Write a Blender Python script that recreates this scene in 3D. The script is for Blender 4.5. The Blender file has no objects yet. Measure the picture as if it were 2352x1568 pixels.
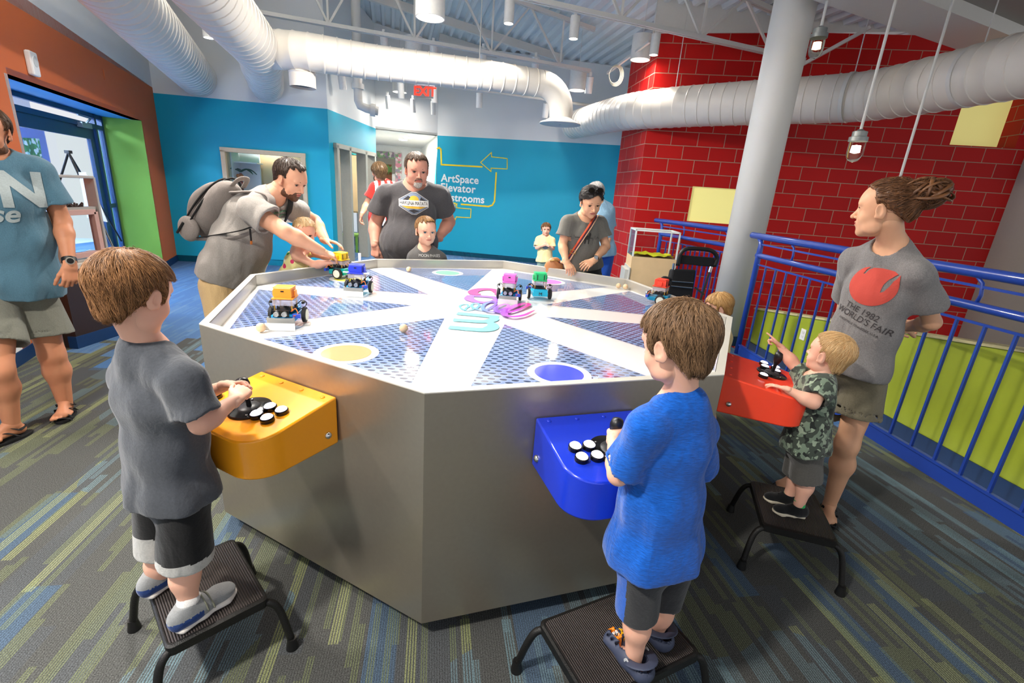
import bpy, bmesh, math, random
import numpy as np
from mathutils import Vector, Matrix
from mathutils.bvhtree import BVHTree
random.seed(7); rng = np.random.RandomState(11)
SC = bpy.context.scene
COL = SC.collection
PI = math.pi
# ---------------------------------------------------------------- camera
F_PX, PITCH, ROLL, CAMH = 1078.57351, .30654099, .07180598, 1.6
W_, H_ = 2352, 1568
FW = Vector((0, math.cos(PITCH), -math.sin(PITCH))); _u = Vector((0, math.sin(PITCH), math.cos(PITCH))); _r = Vector((1, 0, 0))
RT = _r*math.cos(ROLL)+_u*math.sin(ROLL); UP = -_r*math.sin(ROLL)+_u*math.cos(ROLL)
CAM = Vector((0, 0, CAMH))
cd = bpy.data.cameras.new('camera'); cam = bpy.data.objects.new('camera', cd); COL.objects.link(cam)
cd.sensor_width = 36; cd.lens = F_PX/W_*36; cd.clip_start = .05; cd.clip_end = 200
cam.matrix_world = Matrix(((RT.x, UP.x, -FW.x, 0), (RT.y, UP.y, -FW.y, 0), (RT.z, UP.z, -FW.z, CAMH), (0, 0, 0, 1)))
SC.camera = cam
def ray(px, py): return FW+RT*((px-W_/2)/F_PX)-UP*((py-H_/2)/F_PX)
def Zp(px, py, z=0): d = ray(px, py); return CAM+d*((z-CAMH)/d.z)
def Yp(px, py, y): d = ray(px, py); return CAM+d*(y/d.y)
def Pl(px, py, a, b):
    n = Vector((b[1]-a[1], -(b[0]-a[0]))); d = ray(px, py)
    return CAM+d*((a[0]*n.x+a[1]*n.y)/(d.x*n.x+d.y*n.y))
# ---------------------------------------------------------------- materials
def lin(h):
    if isinstance(h, str):
        h = h.lstrip('#'); c = [int(h[i:i+2], 16)/255 for i in (0, 2, 4)]
    else: c = list(h)
    return tuple((x/12.92 if x <= .04045 else ((x+.055)/1.055)**2.4) for x in c)+(1,)
class NT:
    def __init__(s, m): s.m = m; s.t = m.node_tree; s.n = s.t.nodes; s.l = s.t.links
    def new(s, ty, **kw):
        n = s.n.new(ty)
        for k, v in kw.items():
            if k in ('inp',):
                for a, b in v.items(): n.inputs[a].default_value = b
            else: setattr(n, k, v)
        return n
    def link(s, a, b): s.l.new(a, b)
    def math(s, op, a, b=None, c=None):
        n = s.n.new('ShaderNodeMath'); n.operation = op
        for i, v in enumerate((a, b, c)):
            if v is None: continue
            if isinstance(v, (int, float)): n.inputs[i].default_value = v
            else: s.l.new(v, n.inputs[i])
        return n.outputs[0]
    def mix(s, f, a, b):
        n = s.n.new('ShaderNodeMix'); n.data_type = 'RGBA'
        for i, v in ((0, f), (6, a), (7, b)):
            if isinstance(v, (int, float)): n.inputs[i].default_value = v
            elif isinstance(v, tuple): n.inputs[i].default_value = v
            else: s.l.new(v, n.inputs[i])
        return n.outputs[2]
MATS = {}
def base(name, col='#808080', rough=.6, metal=0, spec=.5, coat=0, trans=0, emit=None, es=1, sheen=0, sss=0, alpha=1, ior=1.45):
    m = bpy.data.materials.new(name); m.use_nodes = True; t = NT(m); b = t.n['Principled BSDF']
    b.inputs['Base Color'].default_value = lin(col); b.inputs['Roughness'].default_value = rough
    b.inputs['Metallic'].default_value = metal; b.inputs['Specular IOR Level'].default_value = spec
    b.inputs['Coat Weight'].default_value = coat; b.inputs['Coat Roughness'].default_value = .05
    b.inputs['Transmission Weight'].default_value = trans; b.inputs['IOR'].default_value = ior
    b.inputs['Sheen Weight'].default_value = sheen; b.inputs['Alpha'].default_value = alpha
    if sss: b.inputs['Subsurface Weight'].default_value = sss; b.inputs['Subsurface Scale'].default_value = .01; b.inputs['Subsurface Radius'].default_value = (1, .35, .2)
    if emit: b.inputs['Emission Color'].default_value = lin(emit); b.inputs['Emission Strength'].default_value = es
    m.diffuse_color = lin(col); MATS[name] = m; return m, t, b
def M(name, col='#808080', noise=.08, nscale=30, bump=0, bscale=200, **kw):
    if name in MATS: return MATS[name]
    m, t, b = base(name, col, **kw)
    tc = t.new('ShaderNodeTexCoord')
    nz = t.new('ShaderNodeTexNoise', inp={'Scale': nscale, 'Detail': 3}); t.link(tc.outputs['Object'], nz.inputs['Vector'])
    if noise:
        c = lin(col); a = tuple(min(1, x*(1-noise)) for x in c[:3])+(1,); d = tuple(min(1, x*(1+noise)) for x in c[:3])+(1,)
        t.link(t.mix(nz.outputs['Fac'], a, d), b.inputs['Base Color'])
    if bump:
        n2 = t.new('ShaderNodeTexNoise', inp={'Scale': bscale, 'Detail': 4}); t.link(tc.outputs['Object'], n2.inputs['Vector'])
        bp = t.new('ShaderNodeBump', inp={'Strength': bump, 'Distance': .004}); t.link(n2.outputs['Fac'], bp.inputs['Height']); t.link(bp.outputs[0], b.inputs['Normal'])
    return m
# ---------------------------------------------------------------- objects
def tag(o, label=None, cat=None, group=None, kind=None):
    if label: o['label'] = label
    if cat: o['category'] = cat
    if group: o['group'] = group
    if kind: o['kind'] = kind
    return o
def empty(name, loc, label=None, cat=None, group=None, rz=0):
    o = bpy.data.objects.new(name, None); COL.objects.link(o); o.location = loc; o.rotation_euler = (0, 0, rz); o.empty_display_size = .1
    return tag(o, label, cat, group)
def mesh_obj(name, verts, faces, mats, parent=None, smooth=False, fm=None, world=True, uv=None):
    """verts are world coordinates (or parent-local when world=False)"""
    me = bpy.data.meshes.new(name)
    me.from_pydata([tuple(v) for v in verts], [], [tuple(f) for f in faces])
    if not isinstance(mats, (list, tuple)): mats = [mats]
    for m in mats: me.materials.append(m)
    if fm is not None: me.polygons.foreach_set('material_index', np.asarray(fm, dtype=np.int32))
    if smooth: me.polygons.foreach_set('use_smooth', [True]*len(me.polygons))
    me.update()
    o = bpy.data.objects.new(name, me); COL.objects.link(o)
    if parent is not None: adopt(o, parent, world)
    return o
def wm(o):
    m = Matrix.LocRotScale(o.location, o.rotation_euler, o.scale)
    if o.parent: m = wm(o.parent) @ o.matrix_parent_inverse @ m
    return m
def adopt(o, parent, world=True):
    o.parent = parent
    if world: o.matrix_parent_inverse = wm(parent).inverted()
    return o
def setz(o, *a): return o
class MB:
    """collects shapes, builds ONE mesh"""
    def __init__(s): s.v = []; s.f = []; s.m = []
    def add(s, vs, fs, mi=0):
        k = len(s.v); s.v += [Vector(v) for v in vs]; s.f += [tuple(i+k for i in f) for f in fs]; s.m += [mi]*len(fs); return s
    def box(s, c, size, rz=0, mi=0, rot=None):
        hx, hy, hz = size[0]/2, size[1]/2, size[2]/2
        R = rot if rot is not None else Matrix.Rotation(rz, 3, 'Z'); c = Vector(c)
        vs = [c+R@Vector((x, y, z)) for x in (-hx, hx) for y in (-hy, hy) for z in (-hz, hz)]
        return s.add(vs, [(0, 1, 3, 2), (4, 6, 7, 5), (0, 4, 5, 1), (2, 3, 7, 6), (0, 2, 6, 4), (1, 5, 7, 3)], mi)
    def bar(s, a, b, w, h, mi=0, up=(0, 0, 1)):
        a = Vector(a); b = Vector(b); d = (b-a).normalized(); u = Vector(up); r = d.cross(u)
        if r.length < 1e-4: r = d.cross(Vector((0, 1, 0)))
        r.normalize(); u = r.cross(d)
        vs = [p+r*x*w/2+u*y*h/2 for p in (a, b) for x, y in ((-1, -1), (1, -1), (1, 1), (-1, 1))]
        return s.add(vs, [(3, 2, 1, 0), (4, 5, 6, 7), (0, 1, 5, 4), (1, 2, 6, 5), (2, 3, 7, 6), (3, 0, 4, 7)], mi)
    def tube(s, pts, r, n=12, mi=0, cap=True, flat=None):
        pts = [Vector(p) for p in pts]; rs = r if isinstance(r, (list, tuple)) else [r]*len(pts)
        N = len(pts); rings = []; prev = None
        for i, p in enumerate(pts):
            d = (pts[min(i+1, N-1)]-pts[max(i-1, 0)]).normalized()
            if prev is None:
                a = Vector((0, 0, 1)) if abs(d.z) < .9 else Vector((1, 0, 0)); x = d.cross(a).normalized()
            else: x = (prev-d*prev.dot(d)).normalized()
            prev = x; y = d.cross(x)
            fx, fy = flat if flat else (1, 1)
            rings.append([p+(x*math.cos(2*PI*k/n)*fx+y*math.sin(2*PI*k/n)*fy)*rs[i] for k in range(n)])
        vs = [v for rg in rings for v in rg]; fs = []
        for i in range(N-1):
            for k in range(n):
                fs.append((i*n+k, i*n+(k+1) % n, (i+1)*n+(k+1) % n, (i+1)*n+k))
        if cap: fs += [tuple(range(n))[::-1], tuple((N-1)*n+k for k in range(n))]
        return s.add(vs, fs, mi)
    def cyl(s, a, b, r, r2=None, n=24, mi=0, cap=True): return s.tube([a, b], [r, r if r2 is None else r2], n, mi, cap)
    def lathe(s, c, prof, n=32, mi=0, R=None):
        c = Vector(c); vs = []; fs = []; R = R or Matrix.Identity(3)
        for (r, z) in prof:
            for k in range(n): vs.append(c+R@Vector((r*math.cos(2*PI*k/n), r*math.sin(2*PI*k/n), z)))
        for i in range(len(prof)-1):
            for k in range(n): fs.append((i*n+k, i*n+(k+1) % n, (i+1)*n+(k+1) % n, (i+1)*n+k))
        return s.add(vs, fs, mi)
    def sphere(s, c, r, n=20, m=12, mi=0, R=None):
        sc = r if isinstance(r, (tuple, list)) else (r, r, r); c = Vector(c); R = R or Matrix.Identity(3); vs = []; fs = []
        for i in range(m+1):
            th = PI*i/m
            for k in range(n): vs.append(c+R@Vector((sc[0]*math.sin(th)*math.cos(2*PI*k/n), sc[1]*math.sin(th)*math.sin(2*PI*k/n), sc[2]*math.cos(th))))
        for i in range(m):
            for k in range(n): fs.append((i*n+k, (i+1)*n+k, (i+1)*n+(k+1) % n, i*n+(k+1) % n))
        return s.add(vs, fs, mi)
    def prism(s, poly, z0, z1, mi=0):
        n = len(poly); z0s = z0 if isinstance(z0, (list, tuple)) else [z0]*n; z1s = z1 if isinstance(z1, (list, tuple)) else [z1]*n
        vs = [(p[0], p[1], z) for p, z in zip(poly, z0s)]+[(p[0], p[1], z) for p, z in zip(poly, z1s)]
        fs = [tuple(range(n))[::-1], tuple(range(n, 2*n))]+[(k, (k+1) % n, n+(k+1) % n, n+k) for k in range(n)]
        return s.add(vs, fs, mi)
    def poly(s, vs, mi=0): return s.add(vs, [tuple(range(len(vs)))], mi)
    def build(s, name, mats, parent=None, smooth=False, bevel=0, world=True, auto=None):
        o = mesh_obj(name, s.v, s.f, mats, parent, smooth, s.m, world)
        bm = bmesh.new(); bm.from_mesh(o.data); bmesh.ops.recalc_face_normals(bm, faces=bm.faces)
        bm.to_mesh(o.data); bm.free()
        if bevel:
            md = o.modifiers.new('bevel', 'BEVEL'); md.width = bevel; md.segments = 2; md.limit_method = 'ANGLE'; md.angle_limit = .6
        if auto is not None:
            for p in o.data.polygons: p.use_smooth = True
            o.data.set_sharp_from_angle(angle=auto)
        return o
def struct(o): o['kind'] = 'structure'; return o
def text_mesh(body, size, depth=.002, bold=0, align='CENTER', spacing=1, shear=0, line=1, yalign='CENTER'):
    cu = bpy.data.curves.new('t', 'FONT'); cu.body = body; cu.size = size; cu.extrude = depth; cu.offset = bold; cu.align_x = align; cu.align_y = yalign
    cu.space_character = spacing; cu.shear = shear; cu.space_line = line
    o = bpy.data.objects.new('t', cu); COL.objects.link(o); dg = bpy.context.evaluated_depsgraph_get()
    me = bpy.data.meshes.new_from_object(o.evaluated_get(dg)); bpy.data.objects.remove(o); bpy.data.curves.remove(cu)
    return me
def place_text(name, body, size, mat, origin, right, up, parent=None, **kw):
    me = text_mesh(body, size, **kw); me.name = name; me.materials.clear(); me.materials.append(mat)
    r = Vector(right).normalized(); u = Vector(up); u = (u-r*u.dot(r)).normalized(); n = r.cross(u); o = Vector(origin)
    for v in me.vertices: c = v.co.copy(); v.co = o+r*c.x+u*c.y+n*c.z
    ob = bpy.data.objects.new(name, me); COL.objects.link(ob)
    if parent is not None: adopt(ob, parent)
    return ob
def copy_tree(o, parent=None):
    c = o.copy(); COL.objects.link(c)
    if parent is not None: c.parent = parent
    for ch in [x for x in bpy.data.objects if x.parent == o and x != c]: copy_tree(ch, c)
    return c
# ================================================================ ROOM
def V2(p): return Vector((p[0], p[1]))
A_ = (-6.17, 8.45); B_ = (-3.46, 8.85); C_ = (-3.39, 11.40); D_ = (-2.09, 11.92); E_ = (2.55, 11.15); O_ = (-6.17, 8.45)
ODIR = Vector((.407, -.914)); ZB = 2.75
def deck(x, y): return 4.42-.1*x+.05*(11.3-y)
m_blue = M('blue wall paint', '#0aa2c0', rough=.55, noise=.03, nscale=4, bump=.03, bscale=300)
m_blue2 = m_blue
m_white = M('white wall paint', '#dfe0df', rough=.6, noise=.02, nscale=3, bump=.03, bscale=300)
m_orange = M('orange wall paint', '#c4622e', rough=.6, noise=.03, nscale=4)
m_green = M('green wall paint', '#6fa03c', rough=.6, noise=.03, nscale=4)
m_lime = M('lime laminate', '#98a62c', rough=.45, noise=.12, nscale=3)
m_navy = M('navy rubber base', '#0b2f58', rough=.5, noise=.05)
m_steelwhite = M('white painted steel', '#d3d1cb', rough=.45, noise=.03)
m_duct = M('painted duct', '#dcd5ca', rough=.42, noise=.05, nscale=6)
m_door = M('dark blue door metal', '#0d3560', rough=.4)
m_glass = base('clear glass', '#f4fbff', rough=.02, trans=1, ior=1.1)[0]
m_frame = M('tan frame', '#cdb99a', rough=.5)
m_greyframe = M('grey beige door frame', '#a9a698', rough=.5)
m_birch = M('birch wood', '#d9b98a', rough=.5, noise=.1, nscale=7)
m_black = M('black plastic', '#141414', rough=.45, noise=.05)
m_whiteplastic = M('white plastic', '#e8e8e6', rough=.35, noise=.02)
m_chrome = M('chrome', '#d0d0d0', rough=.15, metal=1, noise=0)
# carpet ------------------------------------------------------------
def carpet():
    m, t, b = base('striped carpet tile', '#50524e', rough=.95, spec=.1)
    tc = t.new('ShaderNodeTexCoord'); mp = t.new('ShaderNodeMapping'); mp.inputs['Rotation'].default_value = (0, 0, math.radians(-10))
    t.link(tc.outputs['Object'], mp.inputs['Vector'])
    sp = t.new('ShaderNodeSeparateXYZ'); t.link(mp.outputs[0], sp.inputs[0]); u, v = sp.outputs[0], sp.outputs[1]
    def cells(w, L, seed, skew=0.0):
        uu = t.math('ADD', t.math('MULTIPLY', u, 1/w), t.math('MULTIPLY', v, skew)); iu = t.math('FLOOR', uu)
        wn = t.new('ShaderNodeTexWhiteNoise', noise_dimensions='1D'); t.link(t.math('ADD', iu, seed), wn.inputs['W'])
        vv = t.math('ADD', t.math('MULTIPLY', v, 1/L), t.math('MULTIPLY', wn.outputs['Value'], 17.0)); iv = t.math('FLOOR', vv)
        cb = t.new('ShaderNodeCombineXYZ'); t.link(iu, cb.inputs[0]); t.link(iv, cb.inputs[1]); cb.inputs[2].default_value = seed
        w3 = t.new('ShaderNodeTexWhiteNoise', noise_dimensions='3D'); t.link(cb.outputs[0], w3.inputs['Vector'])
        fr = t.math('FRACT', uu)
        return w3.outputs['Value'], fr
    big = t.new('ShaderNodeTexNoise', inp={'Scale': .8, 'Detail': 1}); t.link(mp.outputs[0], big.inputs['Vector'])
    h1, f1 = cells(.040, .62, 3.0); h2, f2 = cells(.026, .34, 9.0); h3, f3 = cells(.11, .8, 21.0)
    dark = lin('#555654'); grey = lin('#55585a'); teal = lin('#6d858c'); blue = lin('#4e6a86'); lime = lin('#8c9164'); olive = lin('#727a55')
    col = t.mix(t.math('GREATER_THAN', h3, .55), dark, grey)
    col = t.mix(t.math('MULTIPLY', t.math('GREATER_THAN', h3, .84), .6), col, blue)
    def lines(fr, n): return t.math('GREATER_THAN', t.math('FRACT', t.math('MULTIPLY', fr, n)), .42)
    l1 = lines(f1, 4.0); l2 = lines(f2, 3.0); l3 = lines(f3, 12.0)
    col = t.mix(t.math('MULTIPLY', l3, .35), col, lin('#373635'))
    blueish = t.math('GREATER_THAN', big.outputs['Fac'], .52)
    a2 = t.math('MULTIPLY', t.math('GREATER_THAN', h2, .66), l2); c2 = t.mix(blueish, olive, teal); col = t.mix(t.math('MULTIPLY', a2, .6), col, c2)
    a1 = t.math('MULTIPLY', t.math('GREATER_THAN', h1, .86), l1); c1 = t.mix(t.math('GREATER_THAN', h1, t.math('ADD', .96, t.math('MULTIPLY', blueish, -.11))), lime, teal); col = t.mix(t.math('MULTIPLY', a1, .75), col, c1)
    # far-left bluer region as in the woven-in colour fields
    sp2 = t.new('ShaderNodeSeparateXYZ'); t.link(tc.outputs['Object'], sp2.inputs[0])
    reg = t.math('GREATER_THAN', t.math('ADD', sp2.outputs[1], t.math('MULTIPLY', h3, 1.2)), 4.6)
    col = t.mix(t.math('MULTIPLY', reg, .45), col, lin('#4f86c4'))
    spk = t.new('ShaderNodeTexNoise', inp={'Scale': 260, 'Detail': 2}); t.link(tc.outputs['Object'], spk.inputs['Vector'])
    sv = t.math('MULTIPLY_ADD', spk.outputs['Fac'], 2.6, -.35)
    hs = t.new('ShaderNodeHueSaturation'); t.link(col, hs.inputs['Color']); t.link(sv, hs.inputs['Value']); t.link(hs.outputs[0], b.inputs['Base Color'])
    bp = t.new('ShaderNodeBump', inp={'Strength': .5, 'Distance': .003}); t.link(spk.outputs['Fac'], bp.inputs['Height']); t.link(bp.outputs[0], b.inputs['Normal'])
    return m
m_carpet = carpet()
mb = MB(); mb.prism([(-9, -3), (3.02, -3), (3.02, 2.0), (2.62, 5.95), (2.9, 7.0), (2.0, 9.0), (9, 12), (9, 20), (-9, 20)], -.1, 0)
struct(mb.build('floor', m_carpet))
# lower landing beyond the railing
mb = MB(); mb.prism([(2.2, -3), (12, -3), (12, 9.5), (2.2, 9.5)], -1.3, -1.2); struct(mb.build('trim_1', M('grey stair floor', '#8a8a88', rough=.8)))
def wall(name, a, b, z0, z1a, z1b, mat, th=.12, side=1, holes=()):
    a = Vector(a); b = Vector(b); d = (b-a).normalized(); n = Vector((d.y, -d.x))*th*side
    mb = MB(); zt = (z1a, z1b)
    L = (b-a).length
    def quadblock(s0, s1, za0, zb0, za1, zb1, mi=0):
        P = [a+d*s0, a+d*s1, a+d*s1+n, a+d*s0+n]
        lo = [za0, zb0, zb0, za0]; hi = [za1, zb1, zb1, za1]; mb.prism([(p.x, p.y) for p in P], lo, hi, mi)
    cuts = sorted(holes); s = 0
    top = lambda q: z1a+(z1b-z1a)*q/L
    for (h0, h1, hz0, hz1) in cuts:
        if h0 > s: quadblock(s, h0, z0, z0, top(s), top(h0))
        if hz0 > z0: quadblock(h0, h1, z0, z0, hz0, hz0)
        quadblock(h0, h1, hz1, hz1, top(h0), top(h1)); s = h1
    if s < L: quadblock(s, L, z0, z0, top(s), top(L))
    return struct(mb.build(name, mat))
def base_strip(name, a, b, h=.11, side=-1, th=.012):
    a = Vector(a); b = Vector(b); d = (b-a).normalized(); n = Vector((d.y, -d.x))*th*side
    mb = MB(); mb.prism([tuple(a), tuple(b), tuple(b+n), tuple(a+n)], 0, h); return struct(mb.build(name, m_navy))
dk = lambda p: deck(p[0], p[1])+.05
# back left wall with display window
wl = (Vector(B_)-Vector(A_)).length
def s_on(px, py, a, b): p = Pl(px, py, a, b); return (Vector((p.x, p.y))-Vector(a)).length, p.z
sw0, zw1 = s_on(513, 345, A_, B_); sw1, _z = s_on(697, 357, A_, B_)
wall('wall_left_lower', A_, B_, 0, ZB, ZB, m_blue, side=-1, holes=[(sw0, sw1, .85, zw1)])
wall('wall_left_upper', A_, B_, ZB, dk(A_), dk(B_), m_white, side=-1)
wall('wall_door_lower', B_, C_, 0, ZB, ZB, m_blue, side=-1, holes=[(.22, 2.35, 0, 2.22)])
wall('wall_door_upper', B_, C_, ZB, dk(B_), dk(C_), m_white, side=-1)
wall('wall_back_lower', D_, E_, 0, ZB, ZB, m_blue, side=-1)
wall('wall_back_upper', D_, E_, ZB, dk(D_), dk(E_), m_white, side=-1)
wall('wall_hall_header', C_, D_, ZB, dk(C_), dk(D_), m_white, side=-1)
base_strip('baseboard_left', A_, B_); base_strip('baseboard_back', D_, E_)
base_strip('baseboard_door', B_, (Vector(B_)+(Vector(C_)-Vector(B_)).normalized()*.22))
# ceiling deck: ribbed metal
def build_deck():
    az = math.radians(105); rd = Vector((math.cos(az), math.sin(az))); cr = Vector((rd.y, -rd.x))
    vs = []; fs = []; prof = [(0, 0), (.085, 0), (.115, -.055), (.165, -.055), (.195, 0)]; per = .195
    n0, n1 = -60, 78; o = Vector((0, 5)); pts = []
    for i in range(n0, n1):
        for (u, h) in prof[:-1]: pts.append((i*per+u, h))
    for (u, h) in pts:
        for s in (-9, 13):
            p = o+cr*u+rd*s; vs.append((p.x, p.y, deck(p.x, p.y)+.1+h))
    for i in range(len(pts)-1): fs.append((2*i, 2*i+1, 2*i+3, 2*i+2))
    return struct(mesh_obj('ceiling', vs, fs, M('white ribbed roof deck', '#d3d8da', rough=.55, noise=.05, nscale=5)))
build_deck()
# orange wall with the door recess -----------------------------------
def OP(s, z=0): p = Vector(A_)+ODIR*s; return (p.x, p.y, z)
oe = (A_[0]+ODIR.x*7.2, A_[1]+ODIR.y*7.2)
def so(px, py): p = Pl(px, py, A_, oe); return (Vector((p.x, p.y))-Vector(A_)).length, p.z
s_r, _ = so(330, 300); s_r = so(350, 440)[0]; s_l = (so(17, 165)[0]+so(56, 348)[0])/2; zn_r = so(325, 272)[1]; zn_l = so(20, 180)[1]
ztop_o = lambda s: 2.83+.03*s
zn = (zn_r+zn_l)/2
orange = wall('wall_orange_lower', A_, oe, 0, ztop_o(0), ztop_o(7.2), m_orange, side=1, holes=[(s_r, s_l, 0, zn)], th=.12)
wall('wall_orange_upper', A_, oe, 2.83, dk(A_), dk(oe), m_white, side=1, th=.10)
NB = Vector((ODIR.y, -ODIR.x))   # into the recess
if NB.x > 0: NB = -NB
DP = .58
pr = Vector(OP(s_r)[:2]); pl_ = Vector(OP(s_l)[:2])
def slab(name, a, b, z0, z1, mat, th=.05, n=None):
    a = Vector(a); b = Vector(b); d = (b-a).normalized(); n = (n if n is not None else Vector((d.y, -d.x)))*th
    mb = MB(); mb.prism([tuple(a), tuple(b), tuple(b+n), tuple(a+n)], z0, z1); return struct(mb.build(name, mat))
slab('wall_recess_green', pr, pr+NB*DP, 0, zn, m_green, n=-ODIR)
slab('wall_recess_left', pl_, pl_+NB*DP, 0, zn, m_white, n=ODIR)
mb = MB(); mb.prism([tuple(pr), tuple(pl_), tuple(pl_+NB*DP), tuple(pr+NB*DP)], zn, zn+.05); struct(mb.build('ceiling_recess', M('blue recess paint', '#2b8fd0', rough=.5)))
base_strip('baseboard_orange', A_, tuple(pr), side=-1)
# outside lobby seen through the door: pale wall and floor
ob = pl_+NB*(DP+2.4); oc = pr+NB*(DP+2.4)
slab('wall_lobby', ob-ODIR*-1.5, oc-ODIR*4.5, 0, 3.0, M('lobby white wall', '#dfe6f5', rough=.6), th=.05)
# door in the recess ---------------------------------------------------
da = pr+NB*(DP-.08); db = pl_+NB*(DP-.08); dl = (db-da).length; dd = (db-da).normalized()
def DPt(s, z, off=0): p = da+dd*s+NB*off; return Vector((p.x, p.y, z))
mb = MB()
zd = 2.08
for s in (.03, .30, dl-.03): mb.bar(DPt(s, 0), DPt(s, zn), .06, .07, up=(ODIR.x, ODIR.y, 0))
mb.bar(DPt(0, zd), DPt(dl, zd), .06, .06); mb.bar(DPt(0, zn-.03), DPt(dl, zn-.03), .05, .05); mb.bar(DPt(0, .05), DPt(.3, .05), .05, .1); mb.bar(DPt(.0, 1.0), DPt(.3, 1.0), .05, .06)
dfr = struct(mb.build('door_1', m_door))
mb = MB(); s0 = .36; s1 = dl-.06
for (a, b, w) in ((DPt(s0+.07, .05, .02), DPt(s0+.07, zd-.04, .02), .16), (DPt(s1-.07, .05, .02), DPt(s1-.07, zd-.04, .02), .14)): mb.bar(a, b, .05, w, up=(ODIR.x, ODIR.y, 0))
mb.bar(DPt(s0, zd-.10, .02), DPt(s1, zd-.10, .02), .05, .15); mb.bar(DPt(s0, .15, .02), DPt(s1, .15, .02), .05, .25)
lf = mb.build('door_leaf', m_door, dfr)
mb = MB(); mb.box(DPt(s0+.42, zd-.02, -.05), (.32, .06, .06), rz=math.atan2(dd.y, dd.x)); mb.bar(DPt(s0+.45, zd-.02, -.06), DPt(s0+.30, zd+.08, -.09), .02, .015); mb.bar(DPt(s0+.30, zd+.08, -.09), DPt(s0+.5, zd+.10, -.02), .02, .015)
mb.build('door_closer', M('grey metal closer', '#8fa0a8', rough=.4, metal=.5), dfr)
mb = MB(); mb.box(DPt((s0+s1)/2, 1.1, .03), (s1-s0-.2, .008, 1.75), rz=math.atan2(dd.y, dd.x)); mb.build('door_glass', m_glass, dfr)
mb = MB(); mb.box(DPt(.165, 1.1, .0), (.2, .008, 2.0), rz=math.atan2(dd.y, dd.x)); mb.build('sidelight_glass', m_glass, dfr)
# red block wall ---------------------------------------------------------
def blockmat(name, c1, c2, mortar):
    m, t, b = base(name, c1, rough=.5, spec=.22)
    tc = t.new('ShaderNodeTexCoord'); br = t.new('ShaderNodeTexBrick'); br.offset = .5
    for k, v in {'Scale': 1.0, 'Mortar Size': .006, 'Mortar Smooth': .1, 'Bias': 0, 'Brick Width': .4064, 'Row Height': .2032}.items(): br.inputs[k].default_value = v
    br.inputs['Color1'].default_value = lin(c1); br.inputs['Color2'].default_value = lin(c2); br.inputs['Mortar'].default_value = lin(mortar)
    t.link(tc.outputs['UV'], br.inputs['Vector']); t.link(br.outputs['Color'], b.inputs['Base Color'])
    nz = t.new('ShaderNodeTexNoise', inp={'Scale': 120, 'Detail': 4}); t.link(tc.outputs['Object'], nz.inputs['Vector'])
    ad = t.math('ADD', t.math('MULTIPLY', nz.outputs['Fac'], .3), t.math('MULTIPLY', br.outputs['Fac'], -1.0))
    bp = t.new('ShaderNodeBump', inp={'Strength': .5, 'Distance': .005}); t.link(ad, bp.inputs['Height']); t.link(bp.outputs[0], b.inputs['Normal'])
    return m
m_block = blockmat('red glazed block', '#bd1713', '#aa1110', '#a98570')
RA = (1.90, 8.21); RDIR = Vector((math.cos(math.radians(-7.56)), math.sin(math.radians(-7.56))))
RB = (RA[0]+RDIR.x*7.5, RA[1]+RDIR.y*7.5)
def sr(px, py): p = Pl(px, py, RA, RB); return (Vector((p.x, p.y))-Vector(RA)).length, p.z
def blockwall(name, quads, u0=0, z0=0):
    vs = []; fs = []; uv = []
    for q in quads:
        k = len(vs)
        for (p, u) in q: vs.append(p); uv.append((u-u0, p[2]-z0))
        fs.append(tuple(range(k, k+len(q))))
    o = mesh_obj(name, vs, fs, m_block); l = o.data.uv_layers.new(name='UVMap')
    for lp in o.data.loops: l.data[lp.index].uv = uv[lp.vertex_index]
    return struct(o)
def RP(s, z): return (RA[0]+RDIR.x*s, RA[1]+RDIR.y*s, z)
zj = 2.288 % .2032
w1a = sr(1585, 427); w1b = sr(1573, 507); w2a = sr(2181, 332); w2b = sr(2335, 212)
ws0, ws1, wz0, wz1 = w1b[0]+.03, w1b[0]+1.3, w1b[1], w1a[1]
vs0, vs1, vz0, vz1 = w2a[0], w2a[0]+.86, w2a[1], w2a[1]+.85
ztr = 4.1
def Q(s0, s1, z0, z1, za=None): return [(RP(s0, z0), s0), (RP(s1, z0), s1), (RP(s1, z1 if za is None else za), s1), (RP(s0, z1), s0)]
quads = [Q(0, ws0, -1.3, ztr), Q(ws0, ws1, -1.3, wz0), Q(ws0, ws1, wz1, ztr), Q(ws1, vs0, -1.3, ztr), Q(vs0, vs1, -1.3, vz0), Q(vs0, vs1, vz1, ztr), Q(vs1, 7.5, -1.3, ztr)]
# window reveals
n_r = Vector((-RDIR.y, RDIR.x))
def RPd(s, z, d): p = Vector(RA)+RDIR*s+n_r*d; return (p.x, p.y, z)
for (a, b, c, d) in ((ws0, ws1, wz0, wz1), (vs0, vs1, vz0, vz1)):
    for (s) in (a, b): quads.append([(RPd(s, c, 0), 0), (RPd(s, c, .35), .35), (RPd(s, d, .35), .35), (RPd(s, d, 0), 0)])
blockwall('wall_red', quads, 0.2032, zj)
# end return of the red wall (about 0.35 thick) towards the blue wall
EN = Vector((RA[0]-.16, RA[1]+1.2))
blockwall('wall_red_end', [[((RA[0], RA[1], 0), 0), ((RA[0], RA[1], ztr), 0), ((EN.x, EN.y, ztr), 1.2), ((EN.x, EN.y, 0), 1.2)]], 0, zj)
slab('wall_red_back', EN, (EN.x+.9, 11.4), 0, 4.3, m_white)
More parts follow.
